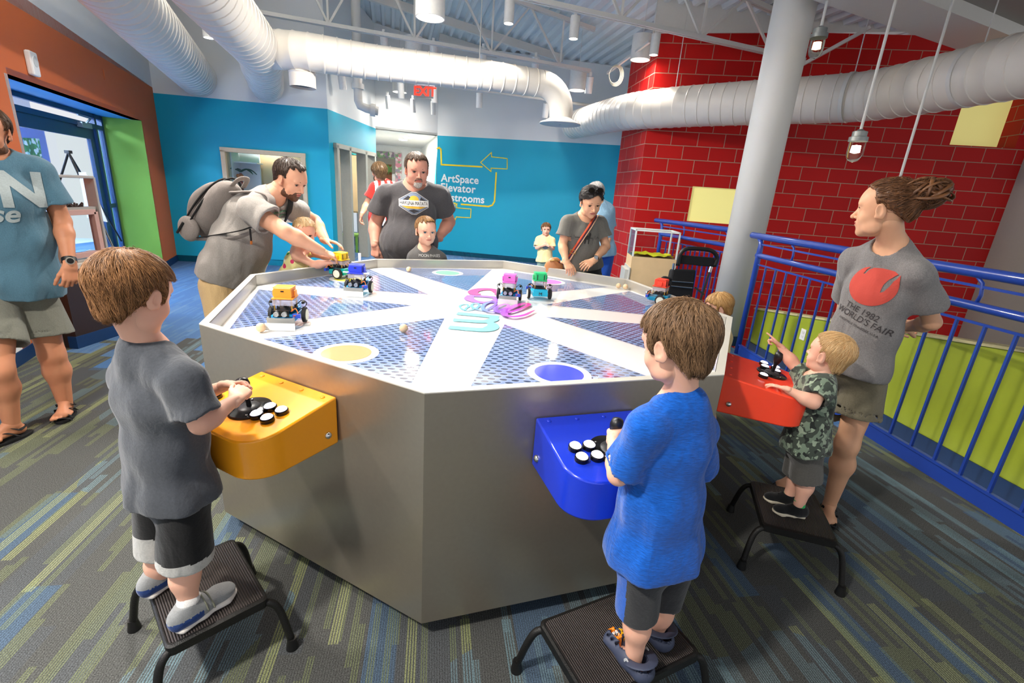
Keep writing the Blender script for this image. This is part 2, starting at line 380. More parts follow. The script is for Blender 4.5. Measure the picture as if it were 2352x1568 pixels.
# yellow window panels set in the block openings
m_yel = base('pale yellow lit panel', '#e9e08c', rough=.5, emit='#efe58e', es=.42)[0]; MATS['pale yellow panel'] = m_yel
for i, (a, b, c, d, dep) in enumerate(((ws0, ws1, wz0, wz1, .04), (vs0, vs1, vz0, vz1, .34))):
    mb = MB(); mb.add([RPd(a, c, dep), RPd(b, c, dep), RPd(b, d, dep), RPd(a, d, dep), RPd(a, c, dep+.03), RPd(b, c, dep+.03), RPd(b, d, dep+.03), RPd(a, d, dep+.03)], [(0, 1, 2, 3), (7, 6, 5, 4), (0, 4, 5, 1), (3, 2, 6, 7), (0, 3, 7, 4), (1, 5, 6, 2)])
    o = struct(mb.build('window_%d' % (i+1), m_yel))
    mb = MB(); mb.add([RPd(a, c, 0), RPd(b, c, 0), RPd(b, c, .35), RPd(a, c, .35)], [(0, 1, 2, 3)]); mb.add([RPd(a, d, 0), RPd(b, d, 0), RPd(b, d, .35), RPd(a, d, .35)], [(0, 1, 2, 3)])
    mb.build('window_sill', M('red painted sill', '#8e2a26', rough=.4), o)
# white fascia above the red wall
mb = MB(); mb.prism([RPd(-.1, 0, -.02)[:2], RPd(7.5, 0, -.02)[:2], RPd(7.5, 0, .2)[:2], RPd(-.1, 0, .2)[:2]], [4.03, 4.25, 4.25, 4.03], [5.2, 5.2, 5.2, 5.2]); struct(mb.build('trim_2', m_steelwhite))
# curved beige pier at far right and the dark soffit
m_beige = M('beige wall paint', '#a79d93', rough=.55, noise=.03)
P1 = Pl(2352, 385, RA, RB); pb = Pl(2214, 785, RA, RB)
mb = MB(); mb.tube([(8.15, 7.6, -1.3), (8.15, 7.6, 6)], .9, 40); struct(mb.build('wall_right_pier', m_beige, smooth=True))
# stair soffit / bulkhead at top right
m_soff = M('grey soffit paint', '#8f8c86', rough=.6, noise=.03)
s1 = Yp(1865, 20, 3.9); 
a0 = Zp(1905, 28, 3.55); a1 = Zp(2240, 132, 3.55); a2 = Zp(2100, -60, 3.55)
mb = MB()
p0 = Zp(1880, 5, 3.5); p1 = Zp(2245, 130, 3.5); q0 = Zp(2030, 0, 3.42); q1 = Zp(2330, 108, 3.42)
dirb = (p1-p0); dirb.z = 0; e0 = p0-dirb*.9; e1 = p1+dirb*.05
wv = (q1-p1); wv.z = 0
f0 = e0+wv; f1 = e1+wv
mb.prism([tuple(e0[:2]), tuple(e1[:2]), tuple(f1[:2]), tuple(f0[:2])], 3.5, 4.6)
struct(mb.build('ceiling_beam', m_steelwhite))
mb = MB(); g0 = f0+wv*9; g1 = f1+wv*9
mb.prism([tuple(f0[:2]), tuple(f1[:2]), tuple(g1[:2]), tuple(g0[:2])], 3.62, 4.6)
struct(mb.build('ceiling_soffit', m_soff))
# lime knee wall behind the railing, its top sloping with the stair
GA = Vector((2.96+.02, 5.75)); GB = Vector((3.45, 1.6))
def gz(px, py): p = Pl(px, py, GA, GB); return p
ga = gz(1724, 703); gb = gz(2352, 799); sl = (gb.z-ga.z)/((Vector(gb[:2])-Vector(ga[:2])).length)
Lg = (GB-GA).length; za = ga.z-sl*(Vector(ga[:2])-GA).length; zb = za+sl*Lg
dg = (GB-GA).normalized(); ng = Vector((-dg.y, dg.x));
if ng.x < 0: ng = -ng
mb = MB(); P = [GA, GB, GB+ng*.12, GA+ng*.12]; mb.prism([tuple(p) for p in P], -1.2, [za, zb, zb, za]); struct(mb.build('wall_stair_lime', m_lime))
mb = MB(); P = [GA-ng*.012, GB-ng*.012, GB+ng*.13, GA+ng*.13]; mb.prism([tuple(p) for p in P], [za, zb, zb, za], [za+.02, zb+.02, zb+.02, za+.02]); struct(mb.build('trim_3', M('cream cap', '#c9c08f', rough=.5)))
mb = MB(); P = [GA-ng*.012, GB-ng*.012, GB, GA]; mb.prism([tuple(p) for p in P], -.4, 0.02); struct(mb.build('baseboard_stair', m_navy))
op = gz(1845, 768)
def plate(name, c, right, w, h, label, cat='socket', group=None):
    t = MB(); r = Vector(right).normalized(); n = r.cross(Vector((0, 0, 1)))
    R = Matrix((r, -n, Vector((0, 0, 1)))).transposed(); t.box(c, (w, .008, h), rot=R); o = t.build(name, m_whiteplastic, bevel=.002); tag(o, label, cat, group)
    for s in (-1, 1):
        q = MB(); q.box(Vector(c)+Vector((0, 0, s*h*.2))-n*-.0, (w*.45, .014, h*.22), rot=R); q.build('receptacle', M('outlet ivory', '#d8d8d4', rough=.4), o)
    return o
plate('wall_outlet', op-Vector((ng.x, ng.y, 0))*.004, (dg.x, dg.y, 0), .075, .118, 'white outlet plate on the lime knee wall behind the blue railing')
po = Pl(1232, 561, D_, E_); dn = (Vector(E_)-Vector(D_)).normalized(); plate('wall_outlet', po+Vector((dn.y, -dn.x, 0))*.006, (dn.x, dn.y, 0), .13, .13, 'white outlet plate on the back blue wall beside the small boy')
# pillar ---------------------------------------------------------------
PC = Vector((2.66, 5.72, 0)); mb = MB(); mb.cyl(PC, PC+Vector((0, 0, 6)), .205, n=48); struct(mb.build('wall_pillar', M('white pillar paint', '#d6d4ce', rough=.5, noise=.04, nscale=3), smooth=True))
mb = MB(); mb.cyl(PC, PC+Vector((0, 0, .12)), .215, n=48); struct(mb.build('baseboard_pillar', m_navy, auto=.6))
# ================================================================ DUCTS, JOISTS, LAMPS
def smooth_path(pts, n=8):
    pts = [Vector(p) for p in pts]; out = []
    P = [pts[0]*2-pts[1]]+pts+[pts[-1]*2-pts[-2]]
    for i in range(1, len(P)-2):
        for k in range(n):
            t = k/n; a, b, c, d = P[i-1], P[i], P[i+1], P[i+2]
            out.append(.5*((2*b)+(-a+c)*t+(2*a-5*b+4*c-d)*t*t+(-a+3*b-3*c+d)*t**3))
    return out+[pts[-1]]
def duct(name, pts, r, label, seam=.16, parent=None, cat='duct', smoothn=8):
    path = smooth_path(pts, smoothn) if smoothn else [Vector(p) for p in pts]
    # resample with raised seams
    L = [0]
    for i in range(1, len(path)): L.append(L[-1]+(path[i]-path[i-1]).length)
    def at(s):
        for i in range(1, len(path)):
            if L[i] >= s: t = (s-L[i-1])/max(1e-6, L[i]-L[i-1]); return path[i-1].lerp(path[i], t)
        return path[-1]
    q = []; rr = []; s = 0
    while s < L[-1]-.02:
        for ds, dr in ((0, .0), (.006, .007), (.014, .007), (.02, 0)): q.append(at(min(L[-1], s+ds))); rr.append((r if not isinstance(r, tuple) else r[0]+(r[1]-r[0])*s/L[-1])+dr)
        s += seam
    q.append(path[-1]); rr.append(rr[-1])
    mb = MB(); mb.tube(q, rr, 32); o = mb.build(name, m_duct, parent, auto=.5)
    if parent is None: tag(o, label, cat)
    return o
def Zd(px, py, z): return tuple(Zp(px, py, z))
e1 = Pl(452, 178, A_, B_); e2 = Pl(612, 196, A_, B_)
d1n = Zp(290, 0, 3.05); dr = (e1-d1n)
duct('air_duct', [tuple(d1n-dr*1.0), tuple(d1n), tuple(d1n+dr*.5), tuple(e1)], .29, 'thick white spiral duct running over the orange wall into the back left wall')
d2m = Zp(590, 112, 3.05); d2n = Zp(497, 0, 3.08)
dd2 = d2n-d2m; o = duct('air_duct', [tuple(d2n+dd2*2.2), tuple(d2n), tuple(d2m), tuple(Pl(560, 150, A_, B_)*.0+d2m.lerp(e2, .5)), tuple(e2)], (.29, .26), 'white spiral duct with a side branch, second from the orange wall')
# branch
b0 = d2m+Vector((0, 0, 0)); b1 = Zp(700, 119, 3.05); b2 = Zp(860, 143, 3.05); b3 = Zp(1100, 171, 3.05); b4 = Zp(1243, 192, 3.05)
b5 = Zp(1296, 222, 2.98)
BD = duct('air_duct', [tuple(b0), tuple(b1), tuple(b2), tuple(b3), tuple(b4)], (.215, .168), 'white horizontal duct crossing the room to a round diffuser')
bx = (b4-b3).normalized(); R_ = .215
el = []
for k in range(9):
    a = PI/2*k/8; el.append(b4+bx*(.33*math.sin(a))-Vector((0, 0, 1))*(.33*(1-math.cos(a))))
dz = el[-1].z-2.60
el.append(el[-1]-Vector((0, 0, dz*.7)))
mb = MB(); mb.tube(el, [.168]*9+[.155], 32); mb.build('elbow', m_duct, BD, auto=.5)
dc = el[-1]
mb = MB(); mb.lathe((dc.x, dc.y, dc.z), [(.155, .02), (.175, 0), (.235, -.03), (.285, -.05), (.295, -.065), (.285, -.07), (.26, -.06), (.23, -.07), (.19, -.055), (.15, -.07), (.1, -.06), (.02, -.07)], 40)
mb.build('diffuser', m_steelwhite, BD, smooth=True)
# short downward outlet on the branch
oc_ = Zp(693, 150, 2.92)
mb = MB(); ax = oc_
mb.tube([ax+Vector((0, 0, .12)), ax, ax-Vector((0, 0, .08)), ax-Vector((0, 0, .085)), ax-Vector((0, 0, .1)), ax-Vector((0, 0, .25))], [.15, .155, .155, .165, .155, .155], 32, cap=False)
mb.build('outlet_collar', m_duct, BD, auto=.5)
mb = MB(); mb.tube([ax-Vector((0, 0, .2)), ax-Vector((0, 0, .22))], [.15, .15], 32); mb.build('outlet_damper', M('dark teal damper', '#3c5a66', rough=.4), BD)
# strap and hanger wires
def strap(c, r, d, parent):
    mb = MB(); d = Vector(d).normalized(); mb.tube([c-d*.02, c+d*.02], [r+.006, r+.006], 32); o = mb.build('strap', m_steelwhite, parent, auto=.5)
    q = MB(); q.cyl(c+Vector((0, 0, r)), Vector((c.x, c.y, deck(c.x, c.y)+.1)), .006, n=8); q.build('hanger_rod', m_steelwhite, parent)
strap(Zp(1100, 171, 3.05), .178, bx, BD)
# right duct along the red wall
dp = [Zp(1318, 285, 3.12)*1.0]
R0 = Pl(1318, 287, D_, E_); R0 = CAM+(R0-CAM)*.97
rp = [R0, Zp(1420, 262, 3.0), Zp(1520, 249, 2.96), Zp(1700, 238, 2.96), Zp(1900, 228, 2.96), Zp(2000, 220, 2.96), Zp(2140, 195, 2.96), Zp(2352, 150, 2.96)]
ext = rp[-1]+(rp[-1]-rp[-2])*1.2
RD = duct('air_duct', [tuple(p) for p in rp]+[tuple(ext)], .27, 'long white spiral duct hanging in front of the red block wall', smoothn=6)
for a, b in ((2, 3), (4, 5), (6, 7)): strap(rp[a].lerp(rp[b], .15 if a == 2 else .5), .27, rp[b]-rp[a], RD)
# joists -----------------------------------------------------------------
BDR = Vector((math.cos(math.radians(21)), math.sin(math.radians(21)), 0))
def joist(name, p, s0, s1, zb, label, pitch=1.25, track=True):
    P = lambda s, z: Vector((p.x, p.y, z))+BDR*s
    mb = MB(); zt = lambda s: deck(p.x+BDR.x*s, p.y+BDR.y*s)-.02
    for off in (-.028, .028): mb.bar(P(s0, zb)+Vector((0, off, 0)), P(s1, zb)+Vector((0, off, 0)), .03, .05)
    o = mb.build(name, m_steelwhite); tag(o, label, 'joist', 'open web roof joists')
    mb = MB()
    for off in (-.028, .028): mb.bar(P(s0, zt(s0))+Vector((0, off, 0)), P(s1, zt(s1))+Vector((0, off, 0)), .03, .06)
    mb.build('top_chord', m_steelwhite, o)
    s = s0+.4; 
    while s < s1-.3:
        for (a, b) in ((0, pitch*.5), (0, -pitch*.5), (0, 0)):
            if s0 < s+b < s1:
                q = MB(); q.bar(P(s+a, zb), P(s+b, zt(s+b)), .03, .03); q.build('web_bar', m_steelwhite, o)
        s += pitch
    return o, P
pB = Zp(960, 98, 3.72); pA = Zp(1480, 63, 3.72)
jB, PB = joist('roof_joist', pB, -4.2, 3.05, 3.75, 'white open web joist carrying the far track lights')
jA, PA = joist('roof_joist', pA, -7.0, 3.1, 3.75, 'white open web joist nearer the camera, ending at the pillar')
for k, dy in enumerate((3.4, -3.6)):
    q = pB+Vector((0, dy, 0))
    if k == 0: joist('roof_joist', q+Vector((-1.5, 0, 0)), -3.0, 3.0, 3.95, 'white open web joist farthest back over the hall')
    else: joist('roof_joist', pA+Vector((0, -3.4, 0)), -6.0, 3.0, 3.75, 'white open web joist over the camera')
# cross bridging lines and purlin
for k in range(2):
    c = pB+Vector((0, 1.9 if k == 0 else 3.0, 0)); mb = MB(); a = c-BDR*(2.0 if k == 0 else .2); b = c+BDR*(2.6-k*1.0)
    a.z = deck(a.x, a.y)-.03; b.z = deck(b.x, b.y)-.03; mb.bar(a, b, .08, .14)
    tag(mb.build('purlin', m_steelwhite), ['white purlin under the ribbed deck, nearer one', 'white purlin under the ribbed deck by the back wall'][k], 'purlin')
br1 = Zp(1340, 170, 3.7); br2 = Yp(1500, 80, 8.0)
mb = MB(); mb.bar(Yp(1395, 168, 9.0), Yp(1492, 95, 7.75), .035, .035); tag(mb.build('brace_bar', m_steelwhite), 'white angle brace joining the two joists near the red wall', 'brace')
mb = MB(); mb.bar(Yp(1840, 150, 7.6), Yp(2000, 62, 7.2), .04, .04); tag(mb.build('brace_bar', m_steelwhite), 'thin white brace crossing the red wall right of the pillar', 'brace')
# horizontal pipe along back wall
pa = Yp(560, 140, 8.6); pb_ = Yp(1370, 240, 10.6)
mb = MB(); mb.cyl(Yp(600, 140, 8.2), Yp(1385, 246, 10.7), .03, n=12); tag(mb.build('ceiling_pipe', m_steelwhite), 'thin white pipe running behind the horizontal duct', 'pipe')
# big vertical drain pipe
vp0 = Yp(822, 213, 8.9); vp1 = Yp(848, 0, 8.9)
vx = Yp(822, 200, 8.75); top = Vector((vx.x, vx.y, deck(vx.x, vx.y)+.05))
mb = MB(); mb.cyl(vx, top, .075, n=20); mb.cyl(vx-Vector((0, 0, .03)), vx+Vector((0, 0, .05)), .1, n=20); mb.cyl(vx-Vector((0, 0, .22)), vx-Vector((0, 0, 0)), .07, n=20)
mb.tube([vx-Vector((0, 0, .2)), vx-Vector((-.03, 0, .28)), vx-Vector((-.12, -.05, .31)), vx-Vector((-.3, -.12, .33))], .07, 20); mb.cyl(vx-Vector((-.18, -.08, .32)), vx-Vector((-.26, -.1, .325)), .1, n=20)
tag(mb.build('drain_pipe', m_steelwhite, auto=.6), 'white vertical roof drain pipe at the corner of the door wall', 'pipe')
# lamps --------------------------------------------------------------
m_lampw = M('lamp white enamel', '#e4e2dd', rough=.3)
m_glow = base('lamp glow', '#ffffff', emit='#fff4e0', es=14)[0]
m_refl = M('lamp reflector', '#e8e6e0', rough=.2, metal=.8)
NL = [0]
def light(kind, loc, power, size=.1, color=(1, .94, .86), rot=None, spot=None, blend=.6, name='lamp_light', parent=None):
    l = bpy.data.lights.new(name, kind); l.energy = power; l.color = color
    if kind == 'AREA': l.shape = 'DISK'; l.size = size
    else: l.shadow_soft_size = size
    if kind == 'SPOT': l.spot_size = spot or 1.2; l.spot_blend = blend
    o = bpy.data.objects.new(name, l); COL.objects.link(o); o.location = loc
    if rot is not None: o.rotation_euler = rot
    return o
def track_spot(p, label, r=.058, L=.26, tilt=(0, 0), power=60, group='white cylinder track spotlights', rail=True, lit=True):
    p = Vector(p); d = Vector((tilt[0], tilt[1], -1)).normalized()
    t = empty('track_spotlight', p, label, 'spotlight', group)
    x = d.cross(Vector((0, 1, 0))).normalized(); R = Matrix((x, d.cross(x)*-1, -d)).transposed()
    mb = MB(); mb.lathe(p+d*L, [(r, 0), (r, L), (r*.6, L+.005), (0.001, L+.005)], 24, R=R); mb.lathe(p+d*L, [(r*.999, 0), (r*.88, .002), (r*.86, .03)], 24, R=R); mb.build('can', m_lampw, t, auto=.6)
    mb = MB(); mb.lathe(p+d*L, [(r*.86, .012), (.001, .012)], 24, R=R); mb.build('lens', m_glow, t)
    mb = MB(); mb.box(p+Vector((0, 0, .03)), (.04, .05, .08)); mb.build('adapter', m_lampw, t)
    if lit:
        q = p+d*(L+.02); l = light('SPOT', q, power, .05, rot=(-d).to_track_quat('Z', 'Y').to_euler(), spot=1.5)
    return t
def lampat(px, py, y, label, **kw): track_spot(Yp(px, py, y)+Vector((0, 0, .26)), label, **kw)
TS = [(1168, 55, 6.7, 'nearest ceiling spotlight, centre top above the table'), (1317, 90, 7.1, 'track spotlight right of centre on the near joist'), (1501, 127, 7.6, 'track spotlight beside the red wall edge'),
      (480, 88, 6.4, 'track spotlight half hidden behind the big left duct'), (882, 122, 8.6, 'track spotlight peeking above the crossing duct, left'), (995, 140, 8.8, 'track spotlight peeking above the crossing duct by its middle'), (1108, 152, 9.0, 'track spotlight peeking above the crossing duct near its strap'),
      (1228, 170, 9.3, 'track spotlight above the crossing duct elbow'), (1352, 214, 9.3, 'track spotlight at the end of the far joist'), (672, 190, 8.3, 'track spotlight washing the white wall behind the duct outlet'), (785, 205, 9.0, 'track spotlight left of the drain pipe'),
      (920, 225, 10.0, 'track spotlight left of the exit sign'), (997, 235, 10.1, 'track spotlight right of the exit sign'), (1100, 247, 10.2, 'track spotlight below the crossing duct, centre'), (1253, 270, 10.3, 'track spotlight tilted beside the round diffuser'),
      (890, 250, 11.0, 'small far spotlight over the hall opening, left'), (948, 258, 11.1, 'small far spotlight over the hall opening, middle'), (994, 263, 11.1, 'small far spotlight over the hall opening, right')]
for i, (px, py, y, lb) in enumerate(TS):
    wash = y > 8.2
    lampat(px, py, y, lb, tilt=(-.05, .35) if i == 14 else ((0, .25) if wash else (0, 0)), power=6 if wash else 50, r=.05 if y > 10.8 else .062)
def pendant(px, py, y, label, r=.15, L=.33, power=240, lit=True):
    c = Yp(px, py, y); t = empty('pendant_lamp', c, label, 'pendant lamp', 'large white drum pendants')
    mb = MB(); mb.lathe(c, [(r, 0), (r, L), (r*.3, L+.004), (.001, L+.004)], 36); mb.lathe(c, [(r, 0), (r*.93, .0), (r*.8, .10), (r*.5, .2)], 36); mb.build('drum', m_lampw, t, auto=.6)
    mb = MB(); mb.lathe(c, [(r*.70, .09), (.001, .09)], 24); mb.build('bulb', m_glow, t)
    mb = MB(); mb.cyl(c+Vector((0, 0, L)), Vector((c.x, c.y, deck(c.x, c.y)+.1)), .004, n=6); mb.build('cord', m_steelwhite, t)
    if lit: light('AREA', c+Vector((0, 0, -.01)), power, r*1.6)
pendant(988, 42, 5.6, 'bright drum pendant at the top centre of the ceiling')
pendant(1470, 138, 8.2, 'lit drum pendant next to the red wall corner', power=22)
pendant(1325, 208, 9.6, 'drum pendant behind the end of the crossing duct', power=22)
pendant(950, 135, 9.2, 'drum pendant half hidden above the crossing duct', power=22)
pendant(918, 212, 11.0, 'far drum pendant over the hall opening', power=22)
for (x, y, w) in ((-2.2, 3.6, 0), (1.0, 3.2, 0), (-1.8, -.4, 0), (1.6, -.5, 0), (-3.6, 1.5, 0), (.2, 1.4, 0)):  # unseen pendants added to light the near part of the room
    c = Vector((x, y, 3.7)); t = empty('pendant_lamp', c, 'added drum pendant lighting the near part of the room, out of frame', 'pendant lamp', 'large white drum pendants')
    mb = MB(); r = .15; mb.lathe(c, [(r, 0), (r, .33), (.001, .334)], 36); mb.build('drum', m_lampw, t, auto=.6)
    mb = MB(); mb.lathe(c, [(r*.9, .05), (.001, .05)], 24); mb.build('bulb', m_glow, t)
    light('AREA', c+Vector((0, 0, -.01)), 165, .26); light('AREA', c+Vector((0, 0,   .345)), 170, .26, rot=(PI, 0, 0))  # second disc points up, added only to brighten the ceiling deck
# glass jar fixtures --------------------------------------------------
m_jar = base('jar glass', '#fdfdf2', rough=.03, trans=1, ior=1.15)[0]
def jar_light(cx, cy, y, label, lit, topz=4.6):
    c = Yp(cx, cy, y); t = empty('jar_light', c, label, 'pendant light')
    mb = MB(); mb.lathe(c, [(.075, 0), (.075, .035), (.058, .04), (.058, .08), (.03, .09), (.02, .1)], 24); mb.build('cap', M('cast metal', '#8f928f', rough=.4, metal=.6), t, auto=.6)
    mb = MB(); mb.lathe(c, [(.062, 0), (.064, -.09), (.058, -.13), (.04, -.16), (.001, -.175)], 28); mb.build('glass_jar', m_jar, t, smooth=True)
    mb = MB(); mb.lathe(c, [(.001, -.03), (.03, -.035), (.033, -.09), (.001, -.1)], 20); mb.build('bulb', m_glow if lit else M('frosted bulb', '#fff3d8', rough=.3, emit='#ffe7b8', es=2.5), t, smooth=True)
    mb = MB(); mb.cyl(c+Vector((0, 0, .09)), Vector((c.x, c.y, topz)), .012, n=10); mb.build('stem', m_steelwhite, t)
jar_light(1970, 325, 4.6, 'lit glass jar light on a long stem in front of the red wall', True, 3.55)
jar_light(1880, 88, 5.2, 'glass jar light right behind the top of the white pillar', False, 4.4)
mb = MB(); a = Yp(2068, 405, 4.9); mb.cyl(Vector((a.x, a.y, a.z-.1)), Vector((a.x, a.y, 3.55)), .012, n=10); tag(mb.build('ceiling_rod', m_steelwhite), 'thin white rod coming down behind the bun of the woman', 'rod')
# cable coil
cc = Yp(1412, 172, 8.6); mb = MB()
for k in range(4):
    rr = .12+.012*k; mb.tube([cc+Vector((math.cos(a)*rr*.75+.01*k, .01*k, math.sin(a)*rr)) for a in [2*PI*i/28 for i in range(29)]], .006, 6)
tag(mb.build('cable_coil', M('cream cable', '#d9d3bd', rough=.5)), 'coil of cream cable hanging from the ceiling near the red wall', 'cable')
# exit sign ----------------------------------------------------------------
ex = Yp(976, 211, 9.2); t = empty('exit_sign', ex, 'red lit exit sign hanging below the crossing duct', 'sign')
sw = .30; mb = MB(); mb.box(ex, (sw, .012, .2)); mb.build('panel', base('exit panel', '#8b8f90', rough=.1, alpha=.75)[0], t)
mb = MB(); mb.box(ex+Vector((0, 0, .125)), (.36, .05, .06)); mb.build('housing', m_whiteplastic, t, bevel=.004)
place_text('lettering', 'EXIT', .2, base('exit red', '#ff3020', emit='#ff2a18', es=2.2)[0], ex+Vector((0, -.012, 0)), (1, 0, 0), (0, 0, 1), t, bold=.006, spacing=.95)
# smoke sounder and blank plate on the orange wall
hp = Pl(66, 145, A_, oe); rr_ = Vector((ODIR.x, ODIR.y, 0)); nn = -Vector((NB.x, NB.y, 0))
R3 = Matrix((rr_, nn, Vector((0, 0, 1)))).transposed()
t = empty('fire_alarm', hp, 'white fire alarm speaker on the orange wall above the door recess', 'alarm')
mb = MB(); mb.box(hp+nn*.025, (.13, .05, .2), rot=R3); mb.build('casing', m_whiteplastic, t, bevel=.015)
mb = MB(); mb.cyl(hp+nn*.04+Vector((0, 0, .02)), hp+nn*.054+Vector((0, 0, .02)), .045, n=20); mb.build('grille', M('alarm grille', '#c9cbc8', rough=.5), t)
hq = Pl(240, 172, A_, oe); mb = MB(); mb.box(hq+nn*.006, (.075, .008, .11), rot=R3); tag(mb.build('blank_plate', m_orange, bevel=.002), 'orange painted blank plate on the orange wall right of the alarm', 'plate')
# ================================================================ BACK OF ROOM
# display window in the back left wall
d = (Vector(B_)-Vector(A_)).normalized(); nb = Vector((-d.y, d.x))
def WP(s, z, dep=0): p = Vector(A_)+d*s+nb*dep; return Vector((p.x, p.y, z))
mb = MB(); fw_ = .07
for (a, b, c, e) in ((sw0-.04, sw1+.04, zw1-.02, zw1+.05), (sw0-.04, sw1+.04, .80, .87)): mb.box(WP((a+b)/2, (c+e)/2, .03), (b-a, .16, e-c), rz=math.atan2(d.y, d.x))
for s in (sw0, sw1): mb.box(WP(s, (zw1+.85)/2, .03), (.07, .16, zw1-.85), rz=math.atan2(d.y, d.x))
wf = struct(mb.build('window_3', m_frame))
mb = MB(); az = math.atan2(d.y, d.x)
mb.box(WP((sw0+sw1)/2, 1.5, .55), (sw1-sw0+.3, .02, 1.8), rz=az); mb.build('case_back', M('case back birch', '#c9ae84', rough=.5, noise=.06, nscale=6), wf)
mb = MB(); mb.box(WP(sw0+.22, 1.6, .5), (.36, .05, 1.6), rz=az); mb.box(WP(sw0+.05, 1.5, .35), (.02, .4, 1.6), rz=az); mb.box(WP(sw0+.25, 1.78, .36), (.4, .3, .02), rz=az); mb.build('case_side', m_white, wf)
mb = MB(); mb.box(WP((sw0+sw1)/2, 1.95, .25), (sw1-sw0, .38, .008), rz=az); mb.build('glass_shelf', base('green edge glass', '#56b894', rough=.05, trans=.6)[0], wf)
mb = MB(); mb.box(WP((sw0+sw1)/2, 1.4, .02), (sw1-sw0-.06, .006, zw1-.9), rz=az); mb.build('pane', m_glass, wf)
light('AREA', WP((sw0+sw1)/2, 2.25, .3), 12, .2)
# toy palm in the case
tp = WP(0, 1.35, .3); pt = Pl(553, 400, (WP(0, 0, .28).x, WP(0, 0, .28).y), (WP(2, 0, .28).x, WP(2, 0, .28).y))
t = empty('toy_palm', (pt.x, pt.y, 1.3), 'toy palm with dark green leaves and coconuts in the wall display window', 'toy')
mb = MB(); mb.tube([(pt.x-.01, pt.y, 1.2), (pt.x+.0, pt.y, 1.5), (pt.x, pt.y, pt.z+.02)], [.03, .025, .02], 12); mb.build('trunk', M('toy red brown', '#7d2f1d'), t)
for s in (-1, 1):
    mb = MB(); mb.sphere((pt.x+s*.03, pt.y-.03, pt.z-.03), .035); mb.build('coconut', M('coconut tan', '#b8743a'), t, smooth=True)
for a in (-2.8, -.5, .6, 2.2):
    mb = MB(); rt_ = Vector((math.cos(a), math.sin(a)*.5, 0)); sd = Vector((-rt_.y, rt_.x, 0)).normalized(); vs = []
    for k in range(7):
        q = k/6; c = Vector((pt.x, pt.y, pt.z+.05))+rt_*(.30*q)+Vector((0, 0, .09*math.sin(q*2.2)-.1*q*q)); w = .05*math.sin(PI*min(1, q*.9+.1))+.004*(k % 2); vs += [c-sd*w+Vector((0, 0, -.015)), c, c+sd*w+Vector((0, 0, -.015))]
    fs = []
    for k in range(6): fs += [(3*k, 3*k+1, 3*k+4, 3*k+3), (3*k+1, 3*k+2, 3*k+5, 3*k+4)]
    mb.add(vs, fs); o = mb.build('leaf', M('toy leaf green', '#0f4a33', rough=.5), t, smooth=True); md = o.modifiers.new('s', 'SOLIDIFY'); md.thickness = .004
# door frame wall ----------------------------------------------------
dd_ = (Vector(C_)-Vector(B_)).normalized(); ndw = Vector((dd_.y, -dd_.x))
def DW(s, z, dep=0): p = Vector(B_)+dd_*s-ndw*dep; return Vector((p.x, p.y, z))
mb = MB(); rz_ = math.atan2(dd_.y, dd_.x)
for s, w in ((.25, .09), (.85, .09), (1.75, .12), (2.32, .08)): mb.box(DW(s, 1.1, .04), (w, .2, 2.2), rz=rz_)
mb.box(DW(1.28, 2.19, .04), (2.2, .2, .08), rz=rz_)
struct(mb.build('door_2', m_greyframe))
# room behind the door wall: birch cupboard, green chair
slab('wall_storage', DW(.6, 0, 2.3)[:2], DW(5.5, 0, 2.3)[:2], 0, 2.9, m_white)
CY = 12.0
def CQ(px, py, y=CY): return Yp(px, py, y)
ct = CQ(806, 356).z; cbm = 0.0
t = empty('birch_cupboard', (CQ(806, 450).x, CY+.2, 0), 'tall birch cupboard seen through the open door frame', 'cupboard')
x0c, x1c = CQ(770, 450).x, CQ(835, 450).x
mb = MB(); mb.box(((x0c+x1c)/2, CY+.22, (ct+.85)/2), (x1c-x0c, .4, ct-.85)); mb.build('carcass', m_birch, t)
for k in range(2):
    xa = x0c+(x1c-x0c)*k/2; mb = MB(); mb.box((xa+(x1c-x0c)/4, CY+.01, (ct+.87)/2), ((x1c-x0c)/2-.01, .02, ct-.9)); o = mb.build('door', m_birch, t)
    q = MB(); q.sphere((xa+.06, CY-.01, CQ(800, 453).z), .014); q.build('knob', m_chrome, o, smooth=True)
mb = MB(); mb.box(((x0c+x1c)/2, CY+.2, ct+.14), (x1c-x0c, .3, .26))
def art_mat(name, cols, sc=9):
    m, t, b = base(name, cols[0], rough=.6); tc = t.new('ShaderNodeTexCoord'); v = t.new('ShaderNodeTexVoronoi', inp={'Scale': sc}); t.link(tc.outputs['Object'], v.inputs['Vector'])
    cr = t.new('ShaderNodeValToRGB'); cr.color_ramp.interpolation = 'CONSTANT'; n = len(cols)
    while len(cr.color_ramp.elements) < n: cr.color_ramp.elements.new(.5)
    for i, c in enumerate(cols): cr.color_ramp.elements[i].position = i/n; cr.color_ramp.elements[i].color = lin(c)
    sp = t.new('ShaderNodeSeparateColor'); t.link(v.outputs['Color'], sp.inputs[0]); t.link(sp.outputs[0], cr.inputs[0]); t.link(cr.outputs[0], b.inputs['Base Color']); return m
tag(mb.build('craft_bin', art_mat('craft teal', ['#17a6a6', '#0d7f8c', '#e5e2d0', '#3fb7b0', '#b9a06c'])), 'teal and cream craft pieces piled on top of the birch cupboard', 'craft')
gc = Vector((CQ(808, 560, 11.3).x, 11.3, 0)); t = empty('green_stool', gc, 'small green moulded seat inside the side room doorway', 'stool')
mg = M('green plastic', '#86b347', rough=.4); hgs = CQ(808, 538, 11.3).z
mb = MB(); mb.box(gc+Vector((0, 0, hgs)), (.42, .4, .05)); mb.build('seat', mg, t, bevel=.01)
